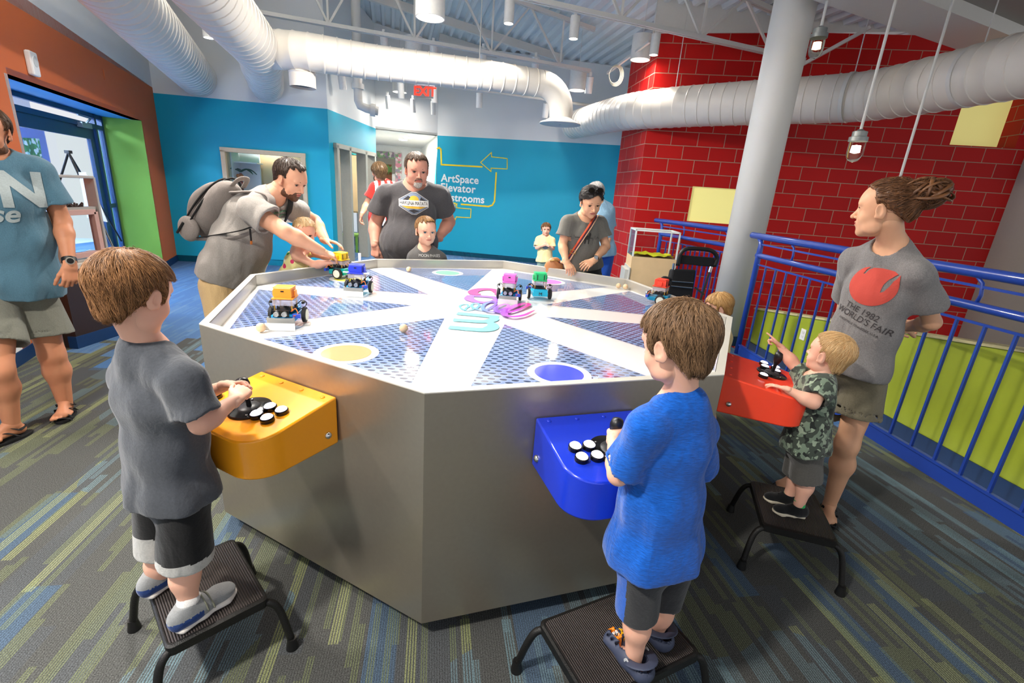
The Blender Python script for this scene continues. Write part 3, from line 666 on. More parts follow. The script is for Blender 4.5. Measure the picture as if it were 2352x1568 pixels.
for sx, sy in ((-1, -1), (1, -1), (-1, 1), (1, 1)):
    mb = MB(); mb.box(gc+Vector((sx*.18, sy*.17, hgs/2)), (.05, .05, hgs)); mb.build('leg', mg, t)
light('AREA', Vector((-4.3, 10.9, 2.6)), 50, .5)
# hall beyond ---------------------------------------------------------------
hd = Vector((-.28, .96)).normalized()
Dv = Vector(D_); Cv = Vector(C_)
slab('wall_hall_right', Dv, Dv+hd*4.6, 0, ZB, M('hall white paint', '#e3e4df', rough=.6), th=.08)
slab('wall_hall_left', Cv+hd*.0, Cv+Vector((-.42, .9))*3.5, 0, ZB, MATS['hall white paint'], th=-.08)
mb = MB(); mb.prism([tuple(Cv-hd*.0), tuple(Dv), tuple(Dv+hd*4.7), tuple(Cv+hd*4.7+Vector((-3, 0)))], ZB, ZB+.05); struct(mb.build('ceiling_hall', M('hall ceiling paint', '#dcdad2', rough=.7)))
hb0 = Dv+hd*4.5; hb1 = hb0+Vector((-5, -1.0))
slab('wall_hall_back', hb1, hb0, 0, ZB, MATS['hall white paint'], th=-.06)
# blue slanted field on the hall return
hr = lambda s, z, e=.012: Vector(((Dv+hd*s).x, (Dv+hd*s).y, z))-Vector((hd.y, -hd.x, 0))*e*1
nh = Vector((-hd.y, hd.x, 0))
mb = MB(); mb.add([hr(.01, .12)+nh*0, hr(1.35, .12), hr(.75, 1.0), hr(.01, 2.45)], [(0, 1, 2, 3)]); struct(mb.build('wall_hall_blue', m_blue))
for k in range(3):
    q = Cv.lerp(Dv, .62-.06*k)+hd*(.55+.75*k); c = Vector((q.x, q.y, ZB-.004)); mb = MB(); mb.lathe(c, [(.11, -.0), (.105, -.012), (.001, -.012)], 28)
    o = mb.build('recessed_downlight', m_glow); tag(o, ['recessed downlight nearest the room in the hall ceiling', 'middle recessed downlight in the hall ceiling', 'farthest recessed downlight in the hall ceiling'][k], 'light', 'hall downlights')
    light('AREA', c-Vector((0, 0, .03)), 45, .2)
# hall artwork: generic leafy mural panels
hbd = (hb0-hb1).normalized(); nhb = Vector((hbd.y, -hbd.x))
def HB(px, py): return Pl(px, py, hb1+nhb*.07, hb0+nhb*.07)
def hpanel(px0, px1, py0, py1, mat, name, label, cat='mural'):
    a = HB(px0, py0); b = HB(px1, py0); c = HB(px1, py1); e = HB(px0, py1); n3 = Vector((nhb.x, nhb.y, 0))*.03
    zt_, zb_ = max(a.z, b.z), min(c.z, e.z)
    P = [Vector((a.x, a.y, zb_)), Vector((b.x, b.y, zb_)), Vector((b.x, b.y, zt_)), Vector((a.x, a.y, zt_))]
    mb = MB(); mb.add(P+[p-n3 for p in P], [(0, 1, 2, 3), (7, 6, 5, 4), (0, 4, 5, 1), (1, 5, 6, 2), (2, 6, 7, 3), (3, 7, 4, 0)])
    return tag(mb.build(name, mat), label, cat)
hpanel(866, 905, 350, 362, art_mat('mural pink green', ['#7d6f7f', '#7f9f74', '#cfc5bd', '#9a7f8f', '#5f8a5a'], 12), 'mural_panel', 'strip of pink and green mural over the hall alcove')
hpanel(908, 922, 352, 470, art_mat('mural pink', ['#c9a0a5', '#d8cfca', '#8f8a94', '#c87f8d', '#86a07a'], 14), 'mural_panel', 'upright pink speckled mural beside the hall alcove')
hpanel(864, 907, 363, 395, M('alcove grey', '#7d786c', rough=.7), 'alcove_panel', 'grey alcove panel in the hall behind the red shirt', 'panel')
hpanel(866, 900, 378, 400, art_mat('leaf green art', ['#5f9a3f', '#7fb35a', '#4d7f3a', '#8a5a30'], 10), 'leaf_cutout', 'green leafy cutout over the brown tree shape in the hall', 'cutout')
hpanel(880, 900, 395, 440, M('tree brown', '#6a3f22', rough=.7), 'tree_cutout', 'brown tree trunk cutout in the hall alcove', 'cutout')
# wall lettering and arrows ----------------------------------------------------
m_wtext = M('white vinyl', '#f2f2ee', rough=.5, noise=0); m_yl = M('yellow vinyl', '#f2d21e', rough=.5, noise=0)
bd = (Vector(E_)-Vector(D_)).normalized(); nbw = Vector((bd.y, -bd.x)); up3 = Vector((0, 0, 1)); bd3 = Vector((bd.x, bd.y, 0)); n3 = Vector((nbw.x, nbw.y, 0))
def BW(px, py, e=.004): p = Pl(px, py, D_, E_); return p+n3*e
ws = empty('wall_sign', BW(1070, 430), 'white directions and yellow line arrows on the back blue wall', 'sign')
l1a = BW(1013, 408); 
for body, px, py, x1, py1 in (('ArtSpace', 1013, 409, 1100, 413), ('Elevator', 1012, 430, 1092, 434), ('Restrooms', 1012, 452, 1112, 459)):
    a = BW(px, py); b = BW(x1, py1); wdt = (b-a).dot(bd3)
    me = text_mesh(body, .2, depth=.001, bold=.0046, spacing=1.05); me_w = max(v.co.x for v in me.vertices)-min(v.co.x for v in me.vertices); bpy.data.meshes.remove(me)
    sz = .2*wdt/me_w
    place_text('lettering', body, sz, m_wtext, (a+bd3*wdt/2)*1+up3*0.0, bd3, up3, ws, depth=.001, bold=.0046*sz/.2, spacing=1.05)
def line_shape(pts, w=.035, name='yellow_line', close=False):
    P = [BW(x, y, .006) for x, y in pts]
    if close: P.append(P[0])
    mb = MB()
    for a, b in zip(P, P[1:]): d_ = (b-a).normalized(); mb.bar(a-d_*w*.4, b+d_*w*.4, .004, w, up=d_.cross(n3))
    return mb.build(name, m_yl, ws)
line_shape([(1004, 341), (1009, 339), (1013, 343), (1014, 378), (1107, 383)])
line_shape([(1140, 397), (1136, 462), (1131, 471), (1122, 474), (1060, 469)])
line_shape([(1030, 466), (1046, 467)])
line_shape([(1104, 373), (1129, 350), (1129, 360), (1165, 364), (1165, 388), (1128, 386), (1128, 394)], .018, 'arrow', True)
line_shape([(1034, 486), (1050, 467), (1049, 477), (1082, 480), (1081, 500), (1048, 498), (1046, 505)], .018, 'arrow', True)
line_shape([(1002, 497), (1007, 501), (1012, 496)], .03)
# display case of birch with an acrylic top ------------------------------------
cy = 6.75
c0 = Yp(1452, 588, cy); c1 = Yp(1552, 596, cy); zc = (c0.z+c1.z)/2
cb = Vector((c0.x, cy, 0)); W1 = c1.x-c0.x; ang = math.radians(-4)
t = empty('display_case', (c0.x+W1/2, cy+.25, 0), 'birch display cabinet with a clear acrylic box of yellow cloth by the red wall', 'display case')
Rz = Matrix.Rotation(ang, 3, 'Z')
def CP(u, v, z): q = Rz@Vector((u, v, 0)); return Vector((c0.x+q.x, cy+q.y, z))
def cbox(mb, u0, u1, v0, v1, z0, z1): mb.box(CP((u0+u1)/2, (v0+v1)/2, (z0+z1)/2), (u1-u0, v1-v0, z1-z0), rz=ang)
mb = MB(); cbox(mb, 0, W1, 0, .5, 0, zc); mb.build('cabinet', m_birch, t)
mb = MB(); cbox(mb, -.012, 0, -.01, .51, 0, zc-.16); cbox(mb, -.06, -.012, .06, .5, 0, zc-.2); mb.build('side_panel', M('grey edge', '#b9b7ae', rough=.4), t)
zt2 = Yp(1500, 530, cy).z
mb = MB()
for u in (0, W1-.02):
    for v in (0, .48): cbox(mb, u, u+.02, v, v+.02, zc, zt2)
for v in (0, .48): cbox(mb, 0, W1, v, v+.02, zt2-.015, zt2+.005)
for u in (0, W1-.02): cbox(mb, u, u+.02, 0, .5, zt2-.015, zt2+.005)
mb.build('acrylic_edge', M('milky edge', '#dfe6e2', rough=.3), t)
mb = MB()
for (u0, u1, v0, v1) in ((.01, W1-.01, .002, .006), (.01, W1-.01, .494, .498), (.002, .006, .01, .49), (W1-.006, W1-.002, .01, .49)): cbox(mb, u0, u1, v0, v1, zc, zt2)
mb.build('acrylic_box', m_glass, t)
mb = MB(); vs = []; fs = []
for i in range(13):
    for j in range(6):
        p = CP(.03+(W1-.06)*i/12, .04+.4*j/5, zc+.03+.012*math.sin(i*1.9+j)+.010*math.sin(j*2.1+i*.7)); vs.append(p)
for i in range(12):
    for j in range(5): k = i*6+j; fs.append((k, k+1, k+7, k+6))
mb.add(vs, fs); mb.build('yellow_cloth', M('yellow cloth', '#e6e00f', rough=.8), t, smooth=True)
# stroller / wheelchair-like buggy -------------------------------------------------
sy = 5.15
def SPt(px, py, dy=0): return Yp(px, py, sy+dy)
t = empty('push_buggy', tuple(Vector((SPt(1590, 640).x, sy, 0))), 'black folding buggy with a padded handle parked by the pillar', 'buggy')
m_fab = M('black fabric', '#17171a', rough=.9, bump=.3); m_tube = M('dark tube', '#3d3f42', rough=.35, metal=.5)
hb = [SPt(*q) for q in ((1557, 610), (1562, 585), (1575, 572), (1605, 571), (1635, 576), (1647, 592), (1641, 612))]
mb = MB(); mb.tube(smooth_path(hb, 5), .022, 12); mb.build('push_handle', m_black, t, smooth=True)
q = [SPt(1558, 585), SPt(1642, 592), SPt(1642, 614), SPt(1556, 605)]
mb = MB(); mb.add([p for p in q]+[p+Vector((0, .03, 0)) for p in q], [(0, 1, 2, 3), (7, 6, 5, 4), (0, 4, 5, 1), (1, 5, 6, 2), (2, 6, 7, 3), (3, 7, 4, 0)]); o = mb.build('head_pad', m_fab, t, bevel=.008)
q = [SPt(1545, 617, -.02), SPt(1600, 619, -.02), SPt(1590, 690, -.02), SPt(1532, 680, -.02)]
mb = MB(); mb.add([p for p in q]+[p+Vector((0, .12, -.02)) for p in q], [(0, 1, 2, 3), (7, 6, 5, 4), (0, 4, 5, 1), (1, 5, 6, 2), (2, 6, 7, 3), (3, 7, 4, 0)]); mb.build('seat_back', m_fab, t, bevel=.02)
for a, b in (((1549, 605), (1536, 700)), ((1634, 612), (1605, 700))):
    p0_, p1_ = SPt(*a), SPt(*b); g_ = Vector((p1_.x, p1_.y+.1, .08)); mb = MB(); mb.cyl(p0_, p1_, .012, n=10); mb.cyl(p1_, g_, .012, n=10); mb.build('side_tube', m_tube, t)
    mb = MB(); mb.cyl(p0_-Vector((0, 0, .0)), p0_.lerp(p1_, .14), .018, n=10); mb.build('grip_collar', m_chrome, t)
for a, b in (((1543, 645), (1592, 649)), ((1541, 656), (1590, 661))):
    mb = MB(); mb.cyl(SPt(*a, -.03), SPt(*b, -.03), .007, n=8); mb.build('cross_wire', m_chrome, t)
mb = MB(); mb.tube(smooth_path([SPt(1542, 642), SPt(1525, 638), SPt(1518, 648), SPt(1535, 655)], 4), .02, 10); mb.build('armrest', m_fab, t, smooth=True)
mb = MB(); mb.bar(SPt(1596, 660), SPt(1617, 676), .02, .02); mb.build('armrest', m_tube, t)
bx_ = SPt(1570, 690)
mb = MB(); mb.box((bx_.x, sy+.25, .48), (.42, .42, .05)); mb.build('seat', m_fab, t, bevel=.015)
for sx in (-1, 1):
    for syy in (.0, .5):
        c = Vector((bx_.x+sx*.24, sy+syy, .1)); mb = MB(); mb.cyl(c-Vector((.02, 0, 0)), c+Vector((.02, 0, 0)), .1, n=28); mb.build('wheel', m_black, t, auto=.6)
        mb = MB(); mb.cyl(c, c+Vector((-sx*.03, .1, .4)), .012, n=8); mb.build('leg', m_tube, t)
# railings ---------------------------------------------------------------
m_rail = M('blue railing paint', '#21409a', rough=.32, spec=.5, noise=.06, nscale=12, coat=.3)
def railing(name, a, b, label, zt=1.33, zm=1.13, zn_=1.035, zb_=.10, spacing=.175, ext=.2, mid=.9, curb=True):
    a = Vector(a); b = Vector(b); d = (b-a).normalized(); L = (b-a).length; P = lambda s, z, o=0: Vector((a.x+d.x*s, a.y+d.y*s, z))+Vector((d.y, -d.x, 0))*o
    t = empty(name, P(L/2, 0), label, 'railing')
    mb = MB(); mb.tube([P(-ext-.02, zt+.0), P(-ext, zt), P(L+ext, zt)], [.01, .034, .034], 20); mb.build('top_rail', m_rail, t, auto=.7)
    mb = MB(); mb.tube([P(-.05, zm), P(-.03, zm), P(L, zm)], [.01, .028, .028], 20); mb.build('middle_rail', m_rail, t, auto=.7)
    for z in (zn_, 1.25): mb = MB(); mb.bar(P(0.02, z), P(L, z), .016, .016); mb.build('flat_rail', m_rail, t)
    s = 0
    while s <= L+.01:
        mb = MB(); mb.tube([P(s, 0), P(s, 1.18), P(s, 1.24), P(s-.02, 1.28), P(s-.07, 1.31)], [.03, .03, .026, .022, .02], 16); mb.build('post', m_rail, t, smooth=True); s += 5.5
    s = .55
    while s < L:
        mb = MB(); mb.tube([P(s, zm), P(s+.015, 1.2), P(s, 1.27), P(s-.05, 1.31)], .011, 10); mb.build('curved_bracket', m_rail, t, smooth=True); s += mid
    s = .18
    while s < L:
        mb = MB(); mb.bar(P(s, zb_), P(s, zn_), .016, .016); mb.build('baluster', m_rail, t); s += spacing
    mb = MB(); mb.bar(P(0, zb_+.01), P(L, zb_+.01), .03, .02)
    if curb: mb.box(P(L/2, .0, .0), (.012, L, .19), rz=math.atan2(d.y, d.x)-PI/2); mb.box(P(L/2, -.09, .03), (.07, L, .012), rz=math.atan2(d.y, d.x)-PI/2)
    mb.build('curb_plate', m_rail, t)
    return t
railing('guard_railing', (2.615, 5.22), (2.93, 1.6), 'blue metal guard railing running from the pillar past the woman')
railing('guard_railing', (2.26, 7.75), (2.74, 6.35), 'blue metal railing behind the pillar near the red wall', spacing=.1)
# left side: plinth with display frame, easel -------------------------------------------
# ================================================================ LEFT SIDE: counter, window model, easel
# white painted field low on the orange wall
mb = MB(); on_ = -Vector((NB.x, NB.y, 0))*.004
mb.add([Vector(OP(5.35, .1))+on_, Vector(OP(7.2, .1))+on_, Vector(OP(7.2, .95))+on_, Vector(OP(5.75, .95))+on_], [(0, 1, 2, 3)]); struct(mb.build('wall_orange_white_field', m_white))
base_strip('baseboard_orange_near', OP(4.6)[:2], OP(7.2)[:2], side=-1)
t = empty('low_counter', (-4.1, 4.3, 0), 'dark brown low counter with a pale top beside the door recess', 'counter')
mb = MB(); mb.prism([(-3.88, 3.92), (-3.84, 4.75), (-4.36, 4.75), (-4.0, 3.92)], 0, .7); mb.build('cabinet', M('dark brown laminate', '#2b1d18', rough=.45), t)
mb = MB(); mb.prism([(-3.85, 3.88), (-3.81, 4.79), (-4.40, 4.79), (-3.99, 3.88)], .7, .745); mb.build('counter_top', M('pale grey top', '#b5aea4', rough=.35), t, bevel=.004)
mb = MB(); mb.prism([(-3.872, 3.91), (-3.832, 4.76), (-3.95, 4.76), (-3.95, 3.91)], 0, .11); mb.build('base_strip', m_navy, t)
t = empty('window_model', (-3.98, 4.2, .745), 'wooden sash window display model standing on the dark counter', 'display')
m_sash = M('pinkish sash wood', '#b08a80', rough=.5); m_alu = M('brushed frame', '#a9a59d', rough=.35, metal=.4)
def fr(mb, y0, y1, z0, z1, x, w=.022, dpt=.10):
    for a, b in (((x, y0, z0), (x, y0, z1)), ((x, y1, z0), (x, y1, z1)), ((x, y0, z0), (x, y1, z0)), ((x, y0, z1), (x, y1, z1))): mb.bar(a, b, w, dpt, up=(1, 0, 0))
mb = MB(); fr(mb, 4.02, 4.42, .755, 1.47, -3.93); mb.build('outer_frame', m_alu, t, bevel=.004)
mb = MB(); fr(mb, 4.06, 4.38, .80, 1.17, -3.92, .045, .06); mb.build('lower_sash', m_sash, t, bevel=.003)
mb = MB(); mb.bar((-3.93, 4.02, 1.2), (-3.93, 4.42, 1.2), .05, .03); mb.build('meeting_rail', m_alu, t)
mb = MB(); mb.box((-3.93, 4.22, 1.0), (.006, .3, .38)); mb.build('pane', m_glass, t)
mb = MB()
for k in range(16): a = k*.7; mb.tube([(-3.93+.01*math.cos(a), 4.12+.012*k, 1.215), (-3.92+.02*math.sin(a), 4.13+.012*k, 1.24+.012*math.sin(k*1.7))], .008, 6)
tag(mb.build('dried_flower', M('dark dried petals', '#3a2a26', rough=.8)), 'small dark dried flower lying on the window model', 'flower')
ea = Yp(157, 350, 5.1)
t = empty('easel', (ea.x, ea.y, 0), 'black tripod easel holding a white board in the door recess', 'easel')
for px, py, y in ((120, 470, 5.0), (275, 600, 4.95), (205, 430, 5.5)):
    q = Yp(px, py, y); dlt = q-ea; k = (ea.z)/(-dlt.z) if dlt.z < 0 else 1
    mb = MB(); mb.cyl(ea, ea+dlt*min(k, 3), .011, n=8); mb.build('leg', m_black, t)
mb = MB(); mb.box(ea+Vector((0, 0, .005)), (.05, .04, .03)); mb.build('head', m_black, t)
q0, q1, q2, q3 = Yp(180, 395, 5.0), Yp(197, 395, 5.0), Yp(246, 510, 4.95), Yp(200, 500, 4.95)
mb = MB(); mb.add([q0, q1, q2, q3]+[p+Vector((-.01, .02, 0)) for p in (q0, q1, q2, q3)], [(0, 1, 2, 3), (7, 6, 5, 4), (0, 4, 5, 1), (1, 5, 6, 2), (2, 6, 7, 3), (3, 7, 4, 0)])
tag(mb.build('display_board', m_whiteplastic), 'white display board leaning on the black easel', 'board')
# lobby picture window with greenery and a sign seen through the glass door
lb = Vector(((pl_+NB*(DP+2.3)).x, (pl_+NB*(DP+2.3)).y)); lc = Vector(((pr+NB*(DP+2.3)).x, (pr+NB*(DP+2.3)).y))
def LB(px, py): return Pl(px, py, lb, lc)
a, b, c, e = LB(42, 292), LB(100, 296), LB(122, 400), LB(60, 400)
mb = MB(); mb.add([a, b, c, e]+[p+Vector((NB.x, NB.y, 0))*.04 for p in (a, b, c, e)], [(0, 1, 2, 3), (7, 6, 5, 4), (0, 4, 5, 1), (1, 5, 6, 2), (2, 6, 7, 3), (3, 7, 4, 0)])
o = struct(mb.build('window_4', M('lobby window frame blue', '#5f7fd8', rough=.5)))
a, b, c, e = [p-Vector((NB.x, NB.y, 0))*.01 for p in (LB(50, 316), LB(88, 318), LB(98, 380), LB(60, 380))]
mb = MB(); mb.add([a, b, c, e], [(0, 1, 2, 3)]); mb.build('pane', art_mat('foliage view', ['#2f7a4a', '#8fd0d8', '#3f9a58', '#cfeaf5', '#226a3a'], 12), o)
for (px, py, w) in ((58, 304, 1), (162, 310, 1)):
    q = LB(px, py)
place_text('lobby_lettering', 'not be announced', .045, m_black, LB(130, 371)-Vector((NB.x, NB.y, 0))*.02, (-ODIR.x*-1, ODIR.y*1, 0), (0, 0, 1)) if False else None
mb = MB(); lf_ = Vector((NB.x, NB.y, 0)); mb.prism([tuple(pl_+NB*DP+ODIR*1.0), tuple(pr+NB*DP-ODIR*4), tuple(pr+NB*(DP+2.6)-ODIR*4), tuple(pl_+NB*(DP+2.6)+ODIR*1.0)], -.1, -.002); struct(mb.build('floor_lobby', M('lobby concrete', '#c5cbd6', rough=.6)))
light('AREA', Vector(((pl_+NB*(DP+1.2)).x, (pl_+NB*(DP+1.2)).y, 2.9)), 900, 1.2, color=(.62, .78, 1))
light('AREA', Vector(((pr+NB*(DP+1.2)).x, (pr+NB*(DP+1.2)).y, 2.9)), 700, 1.2, color=(.62, .78, 1))
# ================================================================ GAME TABLE
ZT, ZBOT, ZPL = .998, .08, .93
OV = [Zp(x, y, ZT) for x, y in ((457, 743), (975, 902), (1664, 860), (1683, 728), (1444, 641), (1157, 598), (862, 594), (575, 630))]
OC = sum(OV, Vector())/8
m_lam = M('grey brushed laminate', '#a59c8d', rough=.30, metal=.75, noise=.05, nscale=60, bump=.05, bscale=900)
m_rim = M('pale grey edge', '#c9c5ba', rough=.4, noise=.03)
m_rimin = M('brushed inner rim', '#b7b3a9', rough=.3, metal=.5, noise=.04)
table = empty('robot_table', (OC.x, OC.y, 0), 'large grey octagonal robot game table with a glossy printed top', 'table')
def inset(P, d):
    out = []; n = len(P)
    for i in range(n):
        a, b, c = P[i-1], P[i], P[(i+1) % n]; e1 = (b-a).normalized(); e2 = (c-b).normalized(); n1 = Vector((-e1.y, e1.x, 0)); n2 = Vector((-e2.y, e2.x, 0))
        bis = (n1+n2).normalized(); out.append(b+bis*(d/bis.dot(n1)))
    return out
OI = inset(OV, .032)
if (OI[0]-OC).length > (OV[0]-OC).length: OI = inset(OV, -.032)
for i in range(8):
    a, b, ai, bi = OV[i], OV[(i+1) % 8], OI[i], OI[(i+1) % 8]
    mb = MB(); mb.add([Vector((p.x, p.y, z)) for z in (ZBOT, ZT-.004) for p in (a, b, bi, ai)], [(0, 1, 5, 4), (3, 7, 6, 2), (0, 3, 2, 1)]); s = mb.build('side_panel', m_lam, table)
    mb = MB(); mb.add([Vector((p.x, p.y, z)) for z in (ZT-.004, ZT) for p in (a, b, bi, ai)], [(4, 5, 6, 7), (0, 1, 5, 4), (2, 3, 7, 6)]); mb.build('top_edge', m_rim, table)
    mb = MB(); mb.add([Vector((p.x, p.y, z)) for z in (ZPL-.02, ZT-.004) for p in (inset(OV, .034 if (OI[0]-OC).length < (OV[0]-OC).length else -.034)[i], inset(OV, .034)[(i+1) % 8])], [(0, 1, 3, 2)]); mb.build('inner_rim', m_rimin, table)
# plinth under it (recessed) 
PLN = [OC.lerp(v, .80) for v in OV]
mb = MB(); mb.prism([(p.x, p.y) for p in PLN], 0, ZBOT+.02); mb.build('plinth', m_black, table)
mb = MB(); mb.prism([(p.x, p.y) for p in OI], ZBOT+.01, ZBOT+.03); mb.build('bottom_panel', m_black, table)
# playfield
m_pw = M('glossy white print', '#ecebe8', rough=.07, noise=.01, coat=.6)
def perf():
    m, t, b = base('perforated metal print', '#7f95c0', rough=.07, coat=.6)
    tc = t.new('ShaderNodeTexCoord'); sp = t.new('ShaderNodeSeparateXYZ'); t.link(tc.outputs['Object'], sp.inputs[0])
    P = .045
    x = t.math('MULTIPLY', sp.outputs[0], 1/P); y = t.math('MULTIPLY', sp.outputs[1], 1/(P*.62))
    row = t.math('FLOOR', y); odd = t.math('MULTIPLY', t.math('FLOORED_MODULO', row, 2.0), .5)
    fx = t.math('SUBTRACT', t.math('FRACT', t.math('ADD', x, odd)), .5); fy = t.math('SUBTRACT', t.math('FRACT', y), .5)
    def ell(ox, oy, a, c):
        q = t.math('ADD', t.math('POWER', t.math('MULTIPLY', t.math('ADD', fx, ox), 1/a), 2.0), t.math('POWER', t.math('MULTIPLY', t.math('ADD', fy, oy), 1/c), 2.0)); return q
    e1_ = t.math('LESS_THAN', ell(0, 0, .33, .30), 1.0); e2_ = t.math('LESS_THAN', ell(0, .10, .36, .34), 1.0)
    nz = t.new('ShaderNodeTexNoise', inp={'Scale': 1.6, 'Detail': 1}); t.link(tc.outputs['Object'], nz.inputs['Vector'])
    bs = t.mix(nz.outputs['Fac'], lin('#52659a'), lin('#9db2d6'))
    c = t.mix(e2_, bs, lin('#a9bbdc')); c = t.mix(e1_, c, lin('#24365c')); t.link(c, b.inputs['Base Color']); return m
m_perf = perf()
m_edgeline = M('lilac grey print line', '#cfc9d6', rough=.1, noise=0)
pf = MB(); pf.poly([Vector((p.x, p.y, ZPL)) for p in OI], 0)
TRI = dict(T1=((1021, 731), (596, 779), (945, 882)), T2=((946, 702), (595, 665), (527, 756)), T3=((984, 676), (630, 652), (848, 618)), T4=((1074, 668), (1130, 619), (903, 615)),
           T5=((1176, 678), (1181, 624), (1396, 659)), T6=((1254, 700), (1445, 669), (1640, 738)), T7=((1254, 728), (1650, 757), (1640, 850)), T8=((1159, 745), (1081, 888), (1488, 865)))
for T in TRI.values():
    P = [Zp(x, y, ZPL) for x, y in T]; c = (P[0]+P[1]+P[2])/3
    # widen the outer corners slightly to run under the rim on the near side
    for k, mi, s in ((0, 1, 1.03), (1, 2, 1.0)): pf.poly([c+(p-c)*s+Vector((0, 0, .0006*(k+1))) for p in P], mi)
m_disc = {}
for nm, px, py, col, q in (('orange', 796, 811, '#f5a573', 0), ('blue', 1284, 858, '#4a55e6', 0), ('green', 1028, 627, '#79e0a2', 0), ('pink', 1262, 647, '#d768d6', 0), ('yellow', 800, 641, '#f0e04c', 0), ('red', 1560, 700, '#f07a60', 0)):
    c = Zp(px, py, ZPL); c = OC.lerp(c, 1.0); c.z = ZPL; r = .105
    k = len(pf.v)
    mi = 3+len(m_disc); m_disc[nm] = M('printed %s disc' % nm, col, rough=.08, noise=.02, coat=.5)
    for rr, m_, dz in ((.128, 0, .0018), (.098, mi, .0024)):
        v_ = [c+Vector((rr*math.cos(a), rr*math.sin(a), dz)) for a in [2*PI*i/48 for i in range(48)]]; pf.poly(v_, m_)
o = pf.build('playfield', [m_pw, m_edgeline, m_perf]+list(m_disc.values()), table)
# letters and the looping ribbon printed in the middle
def grad(name, stops, p0, p1):
    m, t, b = base(name, stops[0], rough=.08, coat=.5); tc = t.new('ShaderNodeTexCoord'); sub = t.new('ShaderNodeVectorMath', operation='SUBTRACT'); t.link(tc.outputs['Object'], sub.inputs[0]); sub.inputs[1].default_value = tuple(p0)
    d = Vector(p1)-Vector(p0); dt = t.new('ShaderNodeVectorMath', operation='DOT_PRODUCT'); t.link(sub.outputs[0], dt.inputs[0]); dt.inputs[1].default_value = tuple(d/d.length_squared)
    cr = t.new('ShaderNodeValToRGB'); n = len(stops)
    while len(cr.color_ramp.elements) < n: cr.color_ramp.elements.new(.5)
    for i, c in enumerate(stops): cr.color_ramp.elements[i].position = i/(n-1); cr.color_ramp.elements[i].color = lin(c)
    t.link(dt.outputs['Value'], cr.inputs[0]); t.link(cr.outputs[0], b.inputs['Base Color']); return m
def ribbon(pts, ws, name, mat, z=ZPL+.0032, kw=.72):
    P = smooth_path([Zp(x, y, z) for x, y in pts], 8); n = len(P); vs = []; fs = []
    for i, p in enumerate(P):
        d = (P[min(i+1, n-1)]-P[max(i-1, 0)]); d.z = 0; d.normalize(); q = i/(n-1)*(len(ws)-1); j = min(int(q), len(ws)-2); w = ws[j]+(ws[j+1]-ws[j])*(q-j); s = Vector((-d.y, d.x, 0))*w
        dz = Vector((0, 0, .000035*i)); s = s*kw
        vs += [p-s+dz, p+s+dz]
    for i in range(n-1): fs.append((2*i, 2*i+1, 2*i+3, 2*i+2))
    mb = MB(); mb.add(vs, fs); return mb.build(name, mat, table)
gl = grad('ribbon gradient print', ['#7fd8ee', '#7fb0e0', '#9a5ad8', '#d44fd0', '#ff3f8f'], Zp(1060, 710, ZPL), Zp(1228, 720, ZPL))
ribbon([(1067, 713), (1071, 707), (1076, 704), (1073, 699), (1064, 699), (1056, 703), (1060, 709), (1072, 713), (1086, 711), (1096, 707), (1101, 701), (1096, 697), (1087, 698), (1083, 703), (1089, 709), (1103, 713), (1118, 712), (1130, 706), (1139, 699), (1134, 694), (1122, 696), (1110, 703), (1110, 712), (1124, 718), (1142, 717), (1158, 711), (1168, 704), (1160, 701), (1146, 705), (1137, 713), (1146, 720), (1162, 721), (1185, 716), (1205, 708), (1214, 702), (1204, 700), (1182, 706), (1161, 717), (1160, 727), (1180, 731), (1205, 727), (1222, 719), (1229, 716)],
       [.009, .012, .009, .009, .012, .010, .014, .014, .012, .016, .018, .014, .020, .022, .016, .03, .03, .022, .002], 'ribbon_print', gl)
ribbon([(1138, 677), (1142, 672), (1132, 665), (1110, 664), (1092, 667), (1086, 672), (1095, 676), (1104, 675)], [.006, .024, .03, .032, .032, .03, .004], 'letter_print', kw=1.1, mat=M('pink print', '#ff5fa2', rough=.08, coat=.5))
pd = M('purple print', '#b07ae0', rough=.08, coat=.5)
ribbon([(1078, 678), (1144, 683)], [.022, .022], 'letter_print', pd, ZPL+.0034, 1.25)
ribbon([(1081, 678), (1078, 686), (1092, 692), (1115, 695), (1135, 692), (1143, 684)], [.02, .03, .026, .024, .022, .02], 'letter_print', pd, kw=1.15)
pc = M('cyan print', '#8fe0ee', rough=.08, coat=.5)
ribbon([(1050, 719), (1145, 728)], [.024, .024], 'letter_print', pc, ZPL+.0034, 1.25)
ribbon([(1041, 734), (1110, 738), (1132, 734), (1136, 729)], [.024, .024, .026, .02], 'letter_print', pc, ZPL+.0036, 1.2)
ribbon([(1031, 751), (1105, 757), (1128, 753), (1132, 745), (1118, 738)], [.026, .028, .032, .024, .014], 'letter_print', pc, kw=1.15)
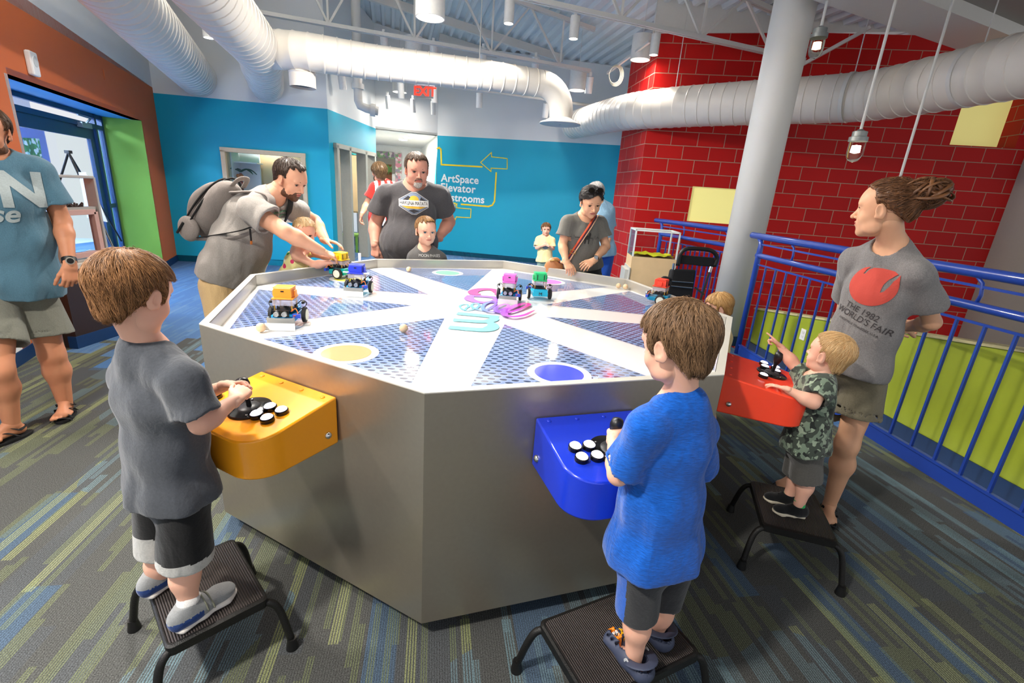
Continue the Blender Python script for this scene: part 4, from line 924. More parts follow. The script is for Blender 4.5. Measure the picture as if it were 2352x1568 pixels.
# controllers ------------------------------------------------------------
def controller(i, color, mname, label, u0, u1, jpx=None, out=.33, z0=.705, ztw=.885, zto=.835):
    a, b = OV[i].copy(), OV[(i+1) % 8].copy(); d = (b-a); d.z = 0; L = d.length; d.normalize(); n = Vector((d.y, -d.x, 0))
    if (OC-a).dot(n) > 0: n = -n
    P = lambda s, o, z: a+d*s+n*o+Vector((0, 0, z-a.z))
    m = M(mname, color, rough=.22, noise=.02, coat=.4)
    s0, s1 = u0*L, u1*L; w = s1-s0; r = .10; pl = [(s0, .004), (s1, .004)]
    for cx, cyy, a0 in ((s1-r, out-r, 0), (s0+r, out-r, PI/2)):
        for k in range(9): t_ = a0+PI/2*k/8; pl.append((cx+r*math.cos(t_), cyy+r*math.sin(t_)))
    c = P((s0+s1)/2, .0, 0)
    t = empty('controller_console', (c.x, c.y, 0), label, 'controller', 'joystick consoles fixed to the table')
    mb = MB(); lo = [P(s, o, z0) for s, o in pl]; ztp = lambda o: ztw+(zto-ztw)*o/out; hi = [P(s, o, ztp(o)) for s, o in pl]; N = len(pl)
    mb.add(lo+hi, [tuple(range(N))[::-1], tuple(range(N, 2*N))]+[(k, (k+1) % N, N+(k+1) % N, N+k) for k in range(N)])
    mb.build('housing', m, t, bevel=.006, auto=.5)
    up_ = (P(0, out, zto)-P(0, 0, ztw)).cross(d).normalized()
    if up_.z < 0: up_ = -up_
    yv = up_.cross(d); R = Matrix((d, yv, up_)).transposed()
    top = lambda s, o, e=0: P(s, o, ztp(o))+up_*e
    for k in range(4):
        q = MB(); q.sphere(top(s0+w*(.1+.8*k/3), .03, .001), (.008, .008, .004), R=R); q.build('rivet', m, t, smooth=True)
    for s_, sgn in ((s1, 1), (s0, -1)):
        q = MB(); q.sphere(P(s_, .05, z0+.05), .013); q.build('bolt', m_chrome, t, smooth=True)
    # joystick
    jc = top(s0+w*.46, out*.5)
    if jpx: d_ = ray(*jpx); p0_ = top(s0, 0); jc = CAM+d_*((p0_-CAM).dot(up_)/d_.dot(up_))
    js = empty('j', (0, 0, 0)); bpy.data.objects.remove(js)
    mb = MB(); mb.lathe(jc, [(.001, .006), (.062, .006), (.068, .003), (.068, 0)], 36, R=R); pb2 = mb.build('joystick_base', M('gloss black', '#0c0c0e', rough=.12, noise=0), t, auto=.5)
    for k in range(4):
        a_ = PI/4+k*PI/2; q = MB(); q.sphere(jc+R@Vector((.05*math.cos(a_), .05*math.sin(a_), .007)), (.004, .004, .002)); q.build('screw', m_chrome, pb2, smooth=True)
    mb = MB(); mb.lathe(jc, [(.001, .012), (.03, .012), (.034, .006)], 28, R=R); mb.build('dust_cover', M('grey black rubber', '#2e2e31', rough=.4), pb2, smooth=True)
    mb = MB(); mb.lathe(jc, [(.008, .01), (.008, .05), (.012, .055), (.018, .075), (.021, .095), (.017, .112), (.001, .118)], 24, R=R); mb.build('joystick_handle', M('matt black ball', '#17171a', rough=.35, noise=0), t, smooth=True)
    return dict(P=P, top=top, R=R, jc=jc, s0=s0, s1=s1, w=w, t=t, d=d, n=n, up=up_, out=out)
m_led = base('white lit button', '#f4f4ff', rough=.3, emit='#e8e6ff', es=1.1)[0]
def buttons(c, pts):
    for p in pts:
        mb = MB(); mb.lathe(p, [(.0215, 0), (.0215, .012), (.019, .015), (.017, .014)], 28, R=c['R']); b_ = mb.build('push_button', MATS['gloss black'], c['t'], auto=.6)
        mb = MB(); mb.lathe(p, [(.019, .0145), (.015, .019), (.001, .0195)], 28, R=c['R']); mb.build('lit_cap', m_led, b_, smooth=True)
def ontop(c, px, py):
    # intersect the view ray with the sloped top
    p0 = c['top'](c['s0'], 0); d = ray(px, py); t = (p0-CAM).dot(c['up'])/d.dot(c['up']); return CAM+d*t
co = controller(0, '#fba31b', 'orange enamel', 'orange joystick console on the table side facing the grey shirted boy', .332, .676, jpx=(574, 938))
buttons(co, [ontop(co, *p) for p in ((622, 940), (648, 948), (591, 957), (615, 966), (496, 913))])
cb_ = controller(1, '#1a38c8', 'blue enamel', 'blue joystick console on the table side facing the blue shirted boy', .33, .67, jpx=(1402, 1032))
buttons(cb_, [ontop(cb_, *p) for p in ((1320, 1031), (1352, 1028), (1335, 1056), (1370, 1052))])
cr_ = controller(2, '#ff4a2c', 'red enamel', 'red joystick console on the table side facing the toddler', .31, .67, out=.36, jpx=(1772, 858))
buttons(cr_, [ontop(cr_, *p) for p in ((1753, 838), (1755, 846), (1780, 848), (1781, 856), (1752, 866))])
# wooden balls -------------------------------------------------------------
m_ball = M('pale wood ball', '#e2c19a', rough=.45, noise=.08, nscale=60)
for (px, py, lb) in ((600, 762, 'wooden ball beside the orange topped robot'), (927, 763, 'wooden ball alone on the perforated print near the table centre'), (939, 624, 'wooden ball by the far rim left of the boy'), (1420, 662, 'left one of two wooden balls by the far right rim'), (1436, 664, 'right one of two wooden balls by the far right rim')):
    c = Zp(px, py, ZPL+.003); r = .0205; mb = MB(); mb.sphere(c+Vector((0, 0, r)), r, 28, 18); tag(mb.build('wooden_ball', m_ball, smooth=True), lb, 'ball', 'wooden balls on the table')
# robots -----------------------------------------------------------------
m_pcb = M('dark circuit board', '#23262d', rough=.4); m_brass = M('brass standoff', '#c9a24a', rough=.3, metal=.8); m_acr = base('smoky acrylic', '#c9c3d2', rough=.1, alpha=.45)[0]
m_tyre = M('rubber tyre', '#1c1c1e', rough=.7); m_hub = M('cream wheel hub', '#d9d8c6', rough=.5)
m_orw = M('orange wire', '#f07020', rough=.5); m_servo = M('servo blue', '#2f4fc0', rough=.3)
def robot(px, py, rz, boxcol, label, chassis='#1488c0', plate=True, tail=False, view='front', k=1.0):
    o = Zp(px, py, ZPL+.003); t = empty('toy_robot', o, label, 'robot', 'small wheeled toy robots', rz)
    R = Matrix.Rotation(rz, 3, 'Z'); Wp = lambda x, y, z: o+R@Vector((x, y, z))*k
    mc = M('robot body '+chassis, chassis, rough=.3); mx = M('robot box '+boxcol, boxcol, rough=.4)
    # +y is the robot's front
    def B(mb, c, s): mb.box(Wp(*c), tuple(q*k for q in s), rz=rz)
    mb = MB(); pts = [(-.045, -.06), (.045, -.06), (.045, .05), (.025, .07), (-.025, .07), (-.045, .05)]
    V_ = [Wp(x, y, .022) for x, y in pts]+[Wp(x, y, .045) for x, y in pts]; N = 6
    mb.add(V_, [tuple(range(N))[::-1], tuple(range(N, 2*N))]+[(i, (i+1) % N, N+(i+1) % N, N+i) for i in range(N)]); B(mb, (0, -.045, .052), (.085, .03, .02)); mb.build('chassis', mc, t, bevel=.002*k)
    for s in (-1, 1):
        c = Wp(s*.062, -.025, .032); e = Wp(s*.078, -.025, .032); mb = MB(); mb.tube([Wp(s*.056, -.025, .032), Wp(s*.058, -.025, .032), Wp(s*.070, -.025, .032), Wp(s*.072, -.025, .032)], [.027*k, .032*k, .032*k, .027*k], 28); w = mb.build('wheel', m_tyre, t, auto=.6)
        mb = MB(); mb.tube([Wp(s*.0705, -.025, .032), Wp(s*.0735, -.025, .032)], [.024*k, .023*k], 24); mb.build('hub', m_hub, w, auto=.6)
    mb = MB(); B(mb, (0, -.005, .062), (.07, .08, .005)); 
    for i in range(9): B(mb, (-.028+.007*i, -.03+.011*((i*5) % 6), .069), (.006, .009, .012))
    mb.build('circuit_board', m_pcb, t)
    mb = MB(); B(mb, (0, .068, .058), (.06, .006, .026)); ub = mb.build('distance_sensor', MATS['gloss black'], t, bevel=.001)
    for s in (-1, 1):
        mb = MB(); mb.lathe(Wp(s*.015, .071, .058), [(.010*k, 0), (.010*k, .012*k), (.0075*k, .012*k), (.007*k, .009*k), (.001, .009*k)], 20, R=R@Matrix.Rotation(-PI/2, 3, 'X')); mb.build('sensor_eye', M('sensor silver', '#b9bcc0', rough=.3, metal=.7), ub, auto=.6)
    mb = MB()
    for x in (-.032, .032):
        for y in (-.035, .035): mb.cyl(Wp(x, y, .06), Wp(x, y, .108), .0028*k, n=8)
    mb.build('standoff', m_brass, t)
    mb = MB(); B(mb, (0, 0, .094), (.078, .08, .022)); mb.build('acrylic_tray', m_acr, t, bevel=.001)
    mb = MB(); B(mb, (0, 0, .132), (.066, .07, .04)); B(mb, (0, 0, .111), (.08, .084, .006)); B(mb, (0, 0, .153), (.072, .06, .004)); B(mb, (.04, 0, .128), (.006, .03, .026)); B(mb, (-.04, 0, .128), (.006, .03, .026)); bo = mb.build('battery_box', mx, t, bevel=.0015*k)
    mb = MB(); B(mb, (0, .0355, .14), (.012, .002, .005)); B(mb, (.02, -.036, .13), (.004, .002, .03)); B(mb, (-.02, -.036, .13), (.004, .002, .03)); mb.build('slot', m_black, bo)
    for s in (-1, 1):
        mb = MB(); mb.tube(smooth_path([Wp(s*.035, -.02, .075), Wp(s*.055, -.03, .092), Wp(s*.072, -.03, .082), Wp(s*.068, -.02, .068), Wp(s*.05, 0, .06)], 5), .0018*k, 6); mb.build('cable', m_black, t, smooth=True)
        mb = MB(); mb.sphere(Wp(s*.062, -.02, .085), (.007*k, .010*k, .007*k), 12, 8); mb.build('motor_lead_plug', m_black, t, smooth=True)
    mb = MB(); mb.tube(smooth_path([Wp(-.03, .04, .06), Wp(-.05, .05, .075), Wp(-.06, .06, .055), Wp(-.045, .07, .05)], 5), .002*k, 6); mb.build('orange_wire', m_orw, t, smooth=True)
    mb = MB(); B(mb, (-.055, .06, .048), (.03, .014, .016)); mb.build('servo', m_servo, t, bevel=.001)
    if plate:
        mb = MB(); B(mb, (0, .085, .028), (.098, .004, .032)); B(mb, (-.047, .076, .03), (.004, .02, .03)); B(mb, (.047, .076, .03), (.004, .02, .03)); mb.build('bumper', M('aluminium bumper', '#a9aaa8', rough=.35, metal=.4), t)
        mb = MB(); B(mb, (-.005, .11, .016), (.11, .003, .028)); mb.build('pusher_plate', m_whiteplastic, t)
    return t, Wp
robot(660, 742, math.radians(190), '#ff9d2e', 'toy robot with an orange box on top near the left rim', k=1.16)
rb2, wp2 = robot(822, 672, math.radians(182), '#2b3fd0', 'toy robot with a dark blue box on top', plate=True, k=1.16)
mb = MB(); mb.box(wp2(0, .02, .112), (.16, .012, .006), rz=0); mb.build('white_bar', m_whiteplastic, rb2)
mb = MB(); mb.box(wp2(0, -.05, .185), (.016, .01, .05), rz=.2); mb.build('white_flag', m_whiteplastic, rb2)
rb1, wp1 = robot(783, 636, math.radians(72), '#f2c41c', 'toy robot with a yellow box under the reaching hands', chassis='#17a3a0', plate=False, k=1.16)
robot(1168, 690, math.radians(176), '#e070cc', 'toy robot with a pink box on top by the coloured lettering', k=1.12)
rg, wg = robot(1236, 684, math.radians(8), '#26bf76', 'toy robot with a green box turned to show its blue back plate', chassis='#16b4dc', plate=False, k=1.12)
rr0, wr0 = robot(1512, 697, math.radians(58), '#f0452c', 'toy robot with a red box behind the blue shirted boy', chassis='#1690b8', plate=False, k=1.12)
place_text('emblem', 'M', .03, m_black, wg(0, -.0625, .036), (1, 0, 0), (0, 0, 1), rg)
# stools --------------------------------------------------------------------
m_tread = None
def treadmat():
    m, t, b = base('ribbed rubber tread', '#3a3230', rough=.6); tc = t.new('ShaderNodeTexCoord'); sp = t.new('ShaderNodeSeparateXYZ'); t.link(tc.outputs['UV'], sp.inputs[0])
    w = t.math('SINE', t.math('MULTIPLY', sp.outputs[0], 2*PI/.0075)); bp = t.new('ShaderNodeBump', inp={'Strength': 1.0, 'Distance': .0025}); t.link(w, bp.inputs['Height']); t.link(bp.outputs[0], b.inputs['Normal'])
    t.link(t.mix(t.math('MULTIPLY_ADD', w, .5, .5), lin('#241f1e'), lin('#564c49')), b.inputs['Base Color']); return m
m_tread = treadmat(); m_legs = M('hammered black steel', '#1b1a19', rough=.4, bump=.4, bscale=350, noise=.2, nscale=300, metal=.3)
def stool(corners, label, zt=.232, feet=None):
    P = [Zp(x, y, zt) for x, y in corners]; c = sum(P, Vector())/4
    # rectify to a rectangle of real size (0.355 x 0.265)
    u = ((P[1]-P[0])+(P[2]-P[3])); u.z = 0; u.normalize(); v = Vector((-u.y, u.x, 0))
    if (P[3]-P[0]).dot(v) < 0: v = -v
    lu = ((P[1]-P[0]).length+(P[2]-P[3]).length)/4; lv = ((P[3]-P[0]).length+(P[2]-P[1]).length)/4
    t = empty('step_stool', (c.x, c.y, 0), label, 'stool', 'black step stools')
    mb = MB(); n = 6; poly = []; r = .02
    for sx, sy, a0 in ((1, 1, 0), (-1, 1, PI/2), (-1, -1, PI), (1, -1, 1.5*PI)):
        for k in range(n): a = a0+PI/2*k/(n-1); poly.append((sx*(lu-r)+r*math.cos(a), sy*(lv-r)+r*math.sin(a)))
    W3 = lambda x, y, z: Vector((c.x, c.y, 0))+u*x+v*y+Vector((0, 0, z))
    N = len(poly)
    mb.add([W3(x, y, zt-.03) for x, y in poly]+[W3(x, y, zt) for x, y in poly]+[W3(x*.965, y*.955, zt+.003) for x, y in poly], [(k, (k+1) % N, N+(k+1) % N, N+k) for k in range(N)]+[(N+k, N+(k+1) % N, 2*N+(k+1) % N, 2*N+k) for k in range(N)]+[tuple(range(2*N, 3*N)), tuple(range(N))[::-1]])
    mb.build('platform', m_legs, t)
    mb = MB(); mb.add([W3(x*.94, y*.92, zt+.0035) for x, y in poly], [tuple(range(N))]); o = mb.build('tread', m_tread, t)
    l = o.data.uv_layers.new(name='UVMap')
    for lp in o.data.loops:
        x, y = poly[lp.vertex_index]; l.data[lp.index].uv = (x, y)
    for sx in (-1, 1):
        for sy in (-1, 1):
            a = W3(sx*(lu-.035), sy*(lv-.03), zt-.025); b1 = W3(sx*(lu+.005), sy*(lv-.01), zt-.028); f = W3(sx*(lu+.05), sy*(lv+.03), .0)
            mb = MB(); mb.tube(smooth_path([a, b1, b1.lerp(f, .3)+Vector((0, 0, .012))+u*sx*.012, f+Vector((0, 0, .03))], 6), .0125, 14); lg = mb.build('leg', m_legs, t, smooth=True)
            mb = MB(); mb.tube([f+Vector((0, 0, .045)), f+Vector((0, 0, .03)), f+Vector((0, 0, .004)), f], [.0155, .0165, .021, .021], 18); mb.build('rubber_foot', m_black, lg, auto=.7)
    return t
stool([(322, 1325), (533, 1236), (622, 1374), (388, 1490)], 'black step stool under the grey shirted boy at the left')
stool([(1255, 1418), (1478, 1340), (1598, 1500), (1335, 1640)], 'black step stool under the blue shirted boy')
stool([(1735, 1104), (1884, 1138), (1912, 1243), (1738, 1203)], 'black step stool under the toddler at the right')
# ================================================================ PEOPLE: implicit surfaces turned into meshes
BIG = .08
LAT = rng.rand(32, 32, 32).astype(np.float32)
def vnoise(x, y, z):
    x, y, z = np.broadcast_arrays(x, y, z); xi = np.floor(x).astype(np.int32); yi = np.floor(y).astype(np.int32); zi = np.floor(z).astype(np.int32)
    fx = x-xi; fy = y-yi; fz = z-zi; fx = fx*fx*(3-2*fx); fy = fy*fy*(3-2*fy); fz = fz*fz*(3-2*fz)
    g = lambda a, b, c: LAT[(xi+a) & 31, (yi+b) & 31, (zi+c) & 31]
    l = lambda a, b, t: a+(b-a)*t
    return l(l(l(g(0, 0, 0), g(1, 0, 0), fx), l(g(0, 1, 0), g(1, 1, 0), fx), fy), l(l(g(0, 0, 1), g(1, 0, 1), fx), l(g(0, 1, 1), g(1, 1, 1), fx), fy), fz)-.5
class Fld:
    def __init__(s, lo, hi, h, big=BIG):
        s.lo = np.array(lo, float); s.h = h; s.n = np.maximum(4, np.ceil((np.array(hi)-s.lo)/h).astype(int)+1); s.F = np.full(s.n, big, np.float32); s.big = big
        s.ax = [(s.lo[i]+h*np.arange(s.n[i])).astype(np.float32) for i in range(3)]
    def sub(s, lo, hi):
        a = np.clip(np.floor((np.array(lo)-s.lo)/s.h).astype(int), 0, s.n); b = np.clip(np.ceil((np.array(hi)-s.lo)/s.h).astype(int)+1, 0, s.n)
        return tuple(slice(a[i], b[i]) for i in range(3))
    def P(s, sl): return s.ax[0][sl[0]][:, None, None], s.ax[1][sl[1]][None, :, None], s.ax[2][sl[2]][None, None, :]
    def op(s, lo, hi, fn, k=0, mode='u'):
        sl = s.sub(lo, hi)
        if any(q.stop <= q.start for q in sl): return
        d = fn(*s.P(sl)); A = s.F[sl]
        if mode == 'u':
            r = np.minimum(A, d)
            if k: hh = np.maximum(k-np.abs(A-d), 0)/k; r = r-hh*hh*k*.25
        else:
            d = -d if mode == 's' else d
            r = np.maximum(A, d)
            if k: hh = np.maximum(k-np.abs(A-d), 0)/k; r = r+hh*hh*k*.25
        s.F[sl] = r
    # primitives
    def cone(s, a, b, r1, r2, k=.02, mode='u', cut0=False, cut1=False, pad=None):
        a = np.array(a, float); b = np.array(b, float); R = max(r1, r2); pd = R+(pad or min(s.big, .05*s.big/.08+k)); d = b-a; L2 = d@d; L = math.sqrt(L2)
        if cut0 or cut1 or True: pd = pd+.0
        def fn(X, Y, Z):
            px, py, pz = X-a[0], Y-a[1], Z-a[2]; tt = (px*d[0]+py*d[1]+pz*d[2])/L2; t = np.clip(tt, 0, 1)
            r = np.sqrt((px-t*d[0])**2+(py-t*d[1])**2+(pz-t*d[2])**2)-(r1+(r2-r1)*t)
            if cut0: r = np.maximum(r, -tt*L)
            if cut1: r = np.maximum(r, (tt-1)*L)
            return r
        s.op(np.minimum(a, b)-pd, np.maximum(a, b)+pd, fn, k, mode); return s
    def econe(s, a, b, w1, d1, w2, d2, right, k=.03, mode='u', cut0=False, cut1=False, inflate=0):
        """elliptical cone: half width w along right, half depth d across"""
        a = np.array(a, float); b = np.array(b, float); ax = b-a; L = math.sqrt(ax@ax); ax = ax/L; r = np.array(right, float); r = r-ax*(r@ax); r /= math.sqrt(r@r); f = np.cross(ax, r)
        w1 += inflate; w2 += inflate; d1 += inflate; d2 += inflate
        R = max(w1, w2, d1, d2); pd = R+.04+k
        def fn(X, Y, Z):
            px, py, pz = X-a[0], Y-a[1], Z-a[2]; tt = (px*ax[0]+py*ax[1]+pz*ax[2])/L; t = np.clip(tt, 0, 1)
            w = w1+(w2-w1)*t; dd = d1+(d2-d1)*t; u = (px*r[0]+py*r[1]+pz*r[2])/w; v = (px*f[0]+py*f[1]+pz*f[2])/dd; e = (tt-t)*L/np.minimum(w, dd)
            q = np.sqrt(u*u+v*v+e*e); g = np.sqrt((u/w)**2+(v/dd)**2+(e/np.minimum(w, dd))**2)+1e-6
            o = q*(q-1)/g
            if cut0: o = np.maximum(o, -tt*L)
            if cut1: o = np.maximum(o, (tt-1)*L)
            return o
        s.op(np.minimum(a, b)-pd, np.maximum(a, b)+pd, fn, k, mode); return s
    def ell(s, c, r, k=.02, mode='u', R=None):
        c = np.array(c, float); r = np.array(r, float)*np.ones(3); m = r.max()+(.04 if s.big < .2 else .3)*1.0+k; M_ = np.array(R) if R is not None else None
        def fn(X, Y, Z):
            x, y, z = X-c[0], Y-c[1], Z-c[2]
            if M_ is not None: x, y, z = M_[0, 0]*x+M_[1, 0]*y+M_[2, 0]*z, M_[0, 1]*x+M_[1, 1]*y+M_[2, 1]*z, M_[0, 2]*x+M_[1, 2]*y+M_[2, 2]*z
            q = np.sqrt((x/r[0])**2+(y/r[1])**2+(z/r[2])**2); g = np.sqrt((x/r[0]**2)**2+(y/r[1]**2)**2+(z/r[2]**2)**2)+1e-6
            return q*(q-1)/g
        s.op(c-m, c+m, fn, k, mode); return s
    def plane(s, p, n, lo=None, hi=None, mode='i', k=0):
        p = np.array(p, float); n = np.array(n, float); n = n/math.sqrt(n@n)
        s.op(lo if lo is not None else s.lo, hi if hi is not None else s.lo+s.h*s.n, lambda X, Y, Z: (X-p[0])*n[0]+(Y-p[1])*n[1]+(Z-p[2])*n[2], k, mode); return s
    def displace(s, amp, sx, sy, sz, off=0, fn=None):
        m = np.argwhere(np.abs(s.F) < max(.02, 3*s.h)*(1 if s.big < .2 else 5)); 
        if len(m) == 0: return s
        P = m*s.h+s.lo
        if fn is not None: v = fn(P)
        else: v = vnoise(P[:, 0]*sx+off, P[:, 1]*sy+off*1.7, P[:, 2]*sz+off*2.3)*2
        s.F[m[:, 0], m[:, 1], m[:, 2]] += (amp*v).astype(np.float32); return s
    def mesh(s):
        F = s.F.copy()
        for ax_ in range(3):
            for e in (0, -1):
                sl = [slice(None)]*3; sl[ax_] = e; F[tuple(sl)] = np.maximum(F[tuple(sl)], s.h*.5)
        S = F < 0; n = s.n; c = np.zeros(n-1, np.int8); off = [(i, j, k) for i in (0, 1) for j in (0, 1) for k in (0, 1)]
        sh = lambda A, o: A[o[0]:n[0]-1+o[0], o[1]:n[1]-1+o[1], o[2]:n[2]-1+o[2]]
        for o in off: c += sh(S, o)
        act = (c > 0) & (c < 8); ii = np.argwhere(act); idx = -np.ones(n-1, np.int32); idx[act] = np.arange(len(ii))
        acc = np.zeros((len(ii), 3)); cnt = np.zeros(len(ii))
        for a in off:
            for ax_ in range(3):
                if a[ax_]: continue
                b = list(a); b[ax_] = 1
                fa = F[ii[:, 0]+a[0], ii[:, 1]+a[1], ii[:, 2]+a[2]]; fb = F[ii[:, 0]+b[0], ii[:, 1]+b[1], ii[:, 2]+b[2]]
                m = (fa < 0) != (fb < 0); t = np.where(m, fa/np.where(m, fa-fb, 1), 0)
                p = np.array(a, float)[None, :].repeat(len(ii), 0); p[:, ax_] = t; acc[m] += p[m]; cnt[m] += 1
        V = (ii+acc/np.maximum(cnt, 1)[:, None])*s.h+s.lo
        Q = []
        for ax_ in range(3):
            u, v = [(1, 2), (2, 0), (0, 1)][ax_]
            A = [slice(None)]*3; B = [slice(None)]*3; A[ax_] = slice(0, -1); B[ax_] = slice(1, None)
            x = S[tuple(A)] != S[tuple(B)]; g = np.argwhere(x); g = g[(g[:, u] > 0) & (g[:, v] > 0) & (g[:, u] < n[u]-1) & (g[:, v] < n[v]-1)]
            st = S[tuple(A)][g[:, 0], g[:, 1], g[:, 2]]
            def cell(du, dv): q = g.copy(); q[:, u] -= du; q[:, v] -= dv; return idx[q[:, 0], q[:, 1], q[:, 2]]
            q = np.stack([cell(1, 1), cell(0, 1), cell(0, 0), cell(1, 0)], 1); q[~st] = q[~st][:, ::-1]; Q.append(q)
        Q = np.concatenate(Q); Q = Q[(Q >= 0).all(1)]
        return V, Q
def relax(V, Q, it=2, lam=.5):
    E = np.concatenate([Q[:, [0, 1]], Q[:, [1, 2]], Q[:, [2, 3]], Q[:, [3, 0]]]); E = np.concatenate([E, E[:, ::-1]]); N = len(V)
    deg = np.bincount(E[:, 0], minlength=N)[:, None]+1e-9
    for i in range(it):
        A = np.stack([np.bincount(E[:, 0], V[E[:, 1], k], N) for k in range(3)], 1)/deg
        V = V+(A-V)*lam
    return V
def vmesh(name, V, Q, mats, parent=None, fm=None, st=None):
    me = bpy.data.meshes.new(name); me.vertices.add(len(V)); me.vertices.foreach_set('co', np.asarray(V, np.float32).ravel())
    me.loops.add(len(Q)*4); me.loops.foreach_set('vertex_index', Q.astype(np.int32).ravel()); me.polygons.add(len(Q)); me.polygons.foreach_set('loop_start', np.arange(0, len(Q)*4, 4, dtype=np.int32))
    try: me.polygons.foreach_set('loop_total', np.full(len(Q), 4, np.int32))
    except Exception: pass
    for m in (mats if isinstance(mats, (list, tuple)) else [mats]): me.materials.append(m)
    if fm is not None: me.polygons.foreach_set('material_index', np.asarray(fm, np.int32))
    me.polygons.foreach_set('use_smooth', np.ones(len(Q), bool)); me.update(); me.validate()
    if st is not None: a = me.attributes.new('st', 'FLOAT_VECTOR', 'POINT'); a.data.foreach_set('vector', np.asarray(st, np.float32).ravel())
    o = bpy.data.objects.new(name, me); COL.objects.link(o)
    if parent is not None: adopt(o, parent)
    return o
A3 = lambda v: np.array(tuple(v), float)
# ---- skin / cloth / hair materials
def skin(name, col):
    if name in MATS: return MATS[name]
    m, t, b = base(name, col, rough=.5, spec=.35, sss=.12)
    tc = t.new('ShaderNodeTexCoord'); nz = t.new('ShaderNodeTexNoise', inp={'Scale': 14, 'Detail': 3}); t.link(tc.outputs['Object'], nz.inputs['Vector']); c = lin(col)
    t.link(t.mix(nz.outputs['Fac'], (c[0]*.92, c[1]*.84, c[2]*.82, 1), (min(1, c[0]*1.08), min(1, c[1]*1.12), min(1, c[2]*1.12), 1)), b.inputs['Base Color']); return m
def cloth(name, col, heather=.12, sc=160, bump=.25, rough=.9, stretch=None):
    if name in MATS: return MATS[name]
    m, t, b = base(name, col, rough=rough, spec=.15, sheen=.25); tc = t.new('ShaderNodeTexCoord'); mp = t.new('ShaderNodeMapping'); t.link(tc.outputs['Object'], mp.inputs['Vector'])
    if stretch: mp.inputs['Scale'].default_value = stretch
    nz = t.new('ShaderNodeTexNoise', inp={'Scale': sc, 'Detail': 4, 'Roughness': .65}); t.link(mp.outputs[0], nz.inputs['Vector']); c = lin(col)
    rp = t.new('ShaderNodeMapRange', inp={'From Min': .3, 'From Max': .7}); t.link(nz.outputs['Fac'], rp.inputs['Value'])
    t.link(t.mix(rp.outputs[0], tuple(x*(1-heather) for x in c[:3])+(1,), tuple(min(1, x*(1+heather)) for x in c[:3])+(1,)), b.inputs['Base Color'])
    mp2 = t.new('ShaderNodeMapping'); mp2.inputs['Scale'].default_value = (1, 1, .45); mp2.inputs['Rotation'].default_value = (.3, .25, 0); t.link(tc.outputs['Object'], mp2.inputs['Vector']); w = t.new('ShaderNodeTexNoise', inp={'Scale': 11, 'Detail': 2.5, 'Distortion': .8}); t.link(mp2.outputs[0], w.inputs['Vector'])
    s_ = t.math('ADD', t.math('MULTIPLY', nz.outputs['Fac'], .12), w.outputs['Fac'])
    bp = t.new('ShaderNodeBump', inp={'Strength': min(1, bump*2.2), 'Distance': .022}); t.link(s_, bp.inputs['Height']); t.link(bp.outputs[0], b.inputs['Normal']); return m
def hairmat(name, dark, light, light2=None):
    if name in MATS: return MATS[name]
    m, t, b = base(name, dark, rough=.42, spec=.45); at = t.new('ShaderNodeAttribute'); at.attribute_name = 'st'
    nz = t.new('ShaderNodeTexNoise', inp={'Scale': 1.0, 'Detail': 5, 'Roughness': .6}); t.link(at.outputs['Vector'], nz.inputs['Vector'])
    cr = t.new('ShaderNodeValToRGB'); cr.color_ramp.elements[0].position = .34; cr.color_ramp.elements[0].color = lin(dark); cr.color_ramp.elements[1].position = .68; cr.color_ramp.elements[1].color = lin(light)
    t.link(nz.outputs['Fac'], cr.inputs[0]); t.link(cr.outputs[0], b.inputs['Base Color'])
    bp = t.new('ShaderNodeBump', inp={'Strength': .3, 'Distance': .003}); t.link(nz.outputs['Fac'], bp.inputs['Height']); t.link(bp.outputs[0], b.inputs['Normal']); return m
m_eye = M('eye white', '#e9e4de', rough=.15, noise=0); m_iris = M('iris dark', '#3a2a20', rough=.1, noise=0); m_pupil = M('pupil', '#050505', rough=.1, noise=0)
m_irisb = M('iris blue', '#5b7d94', rough=.1, noise=0)
m_nail = None
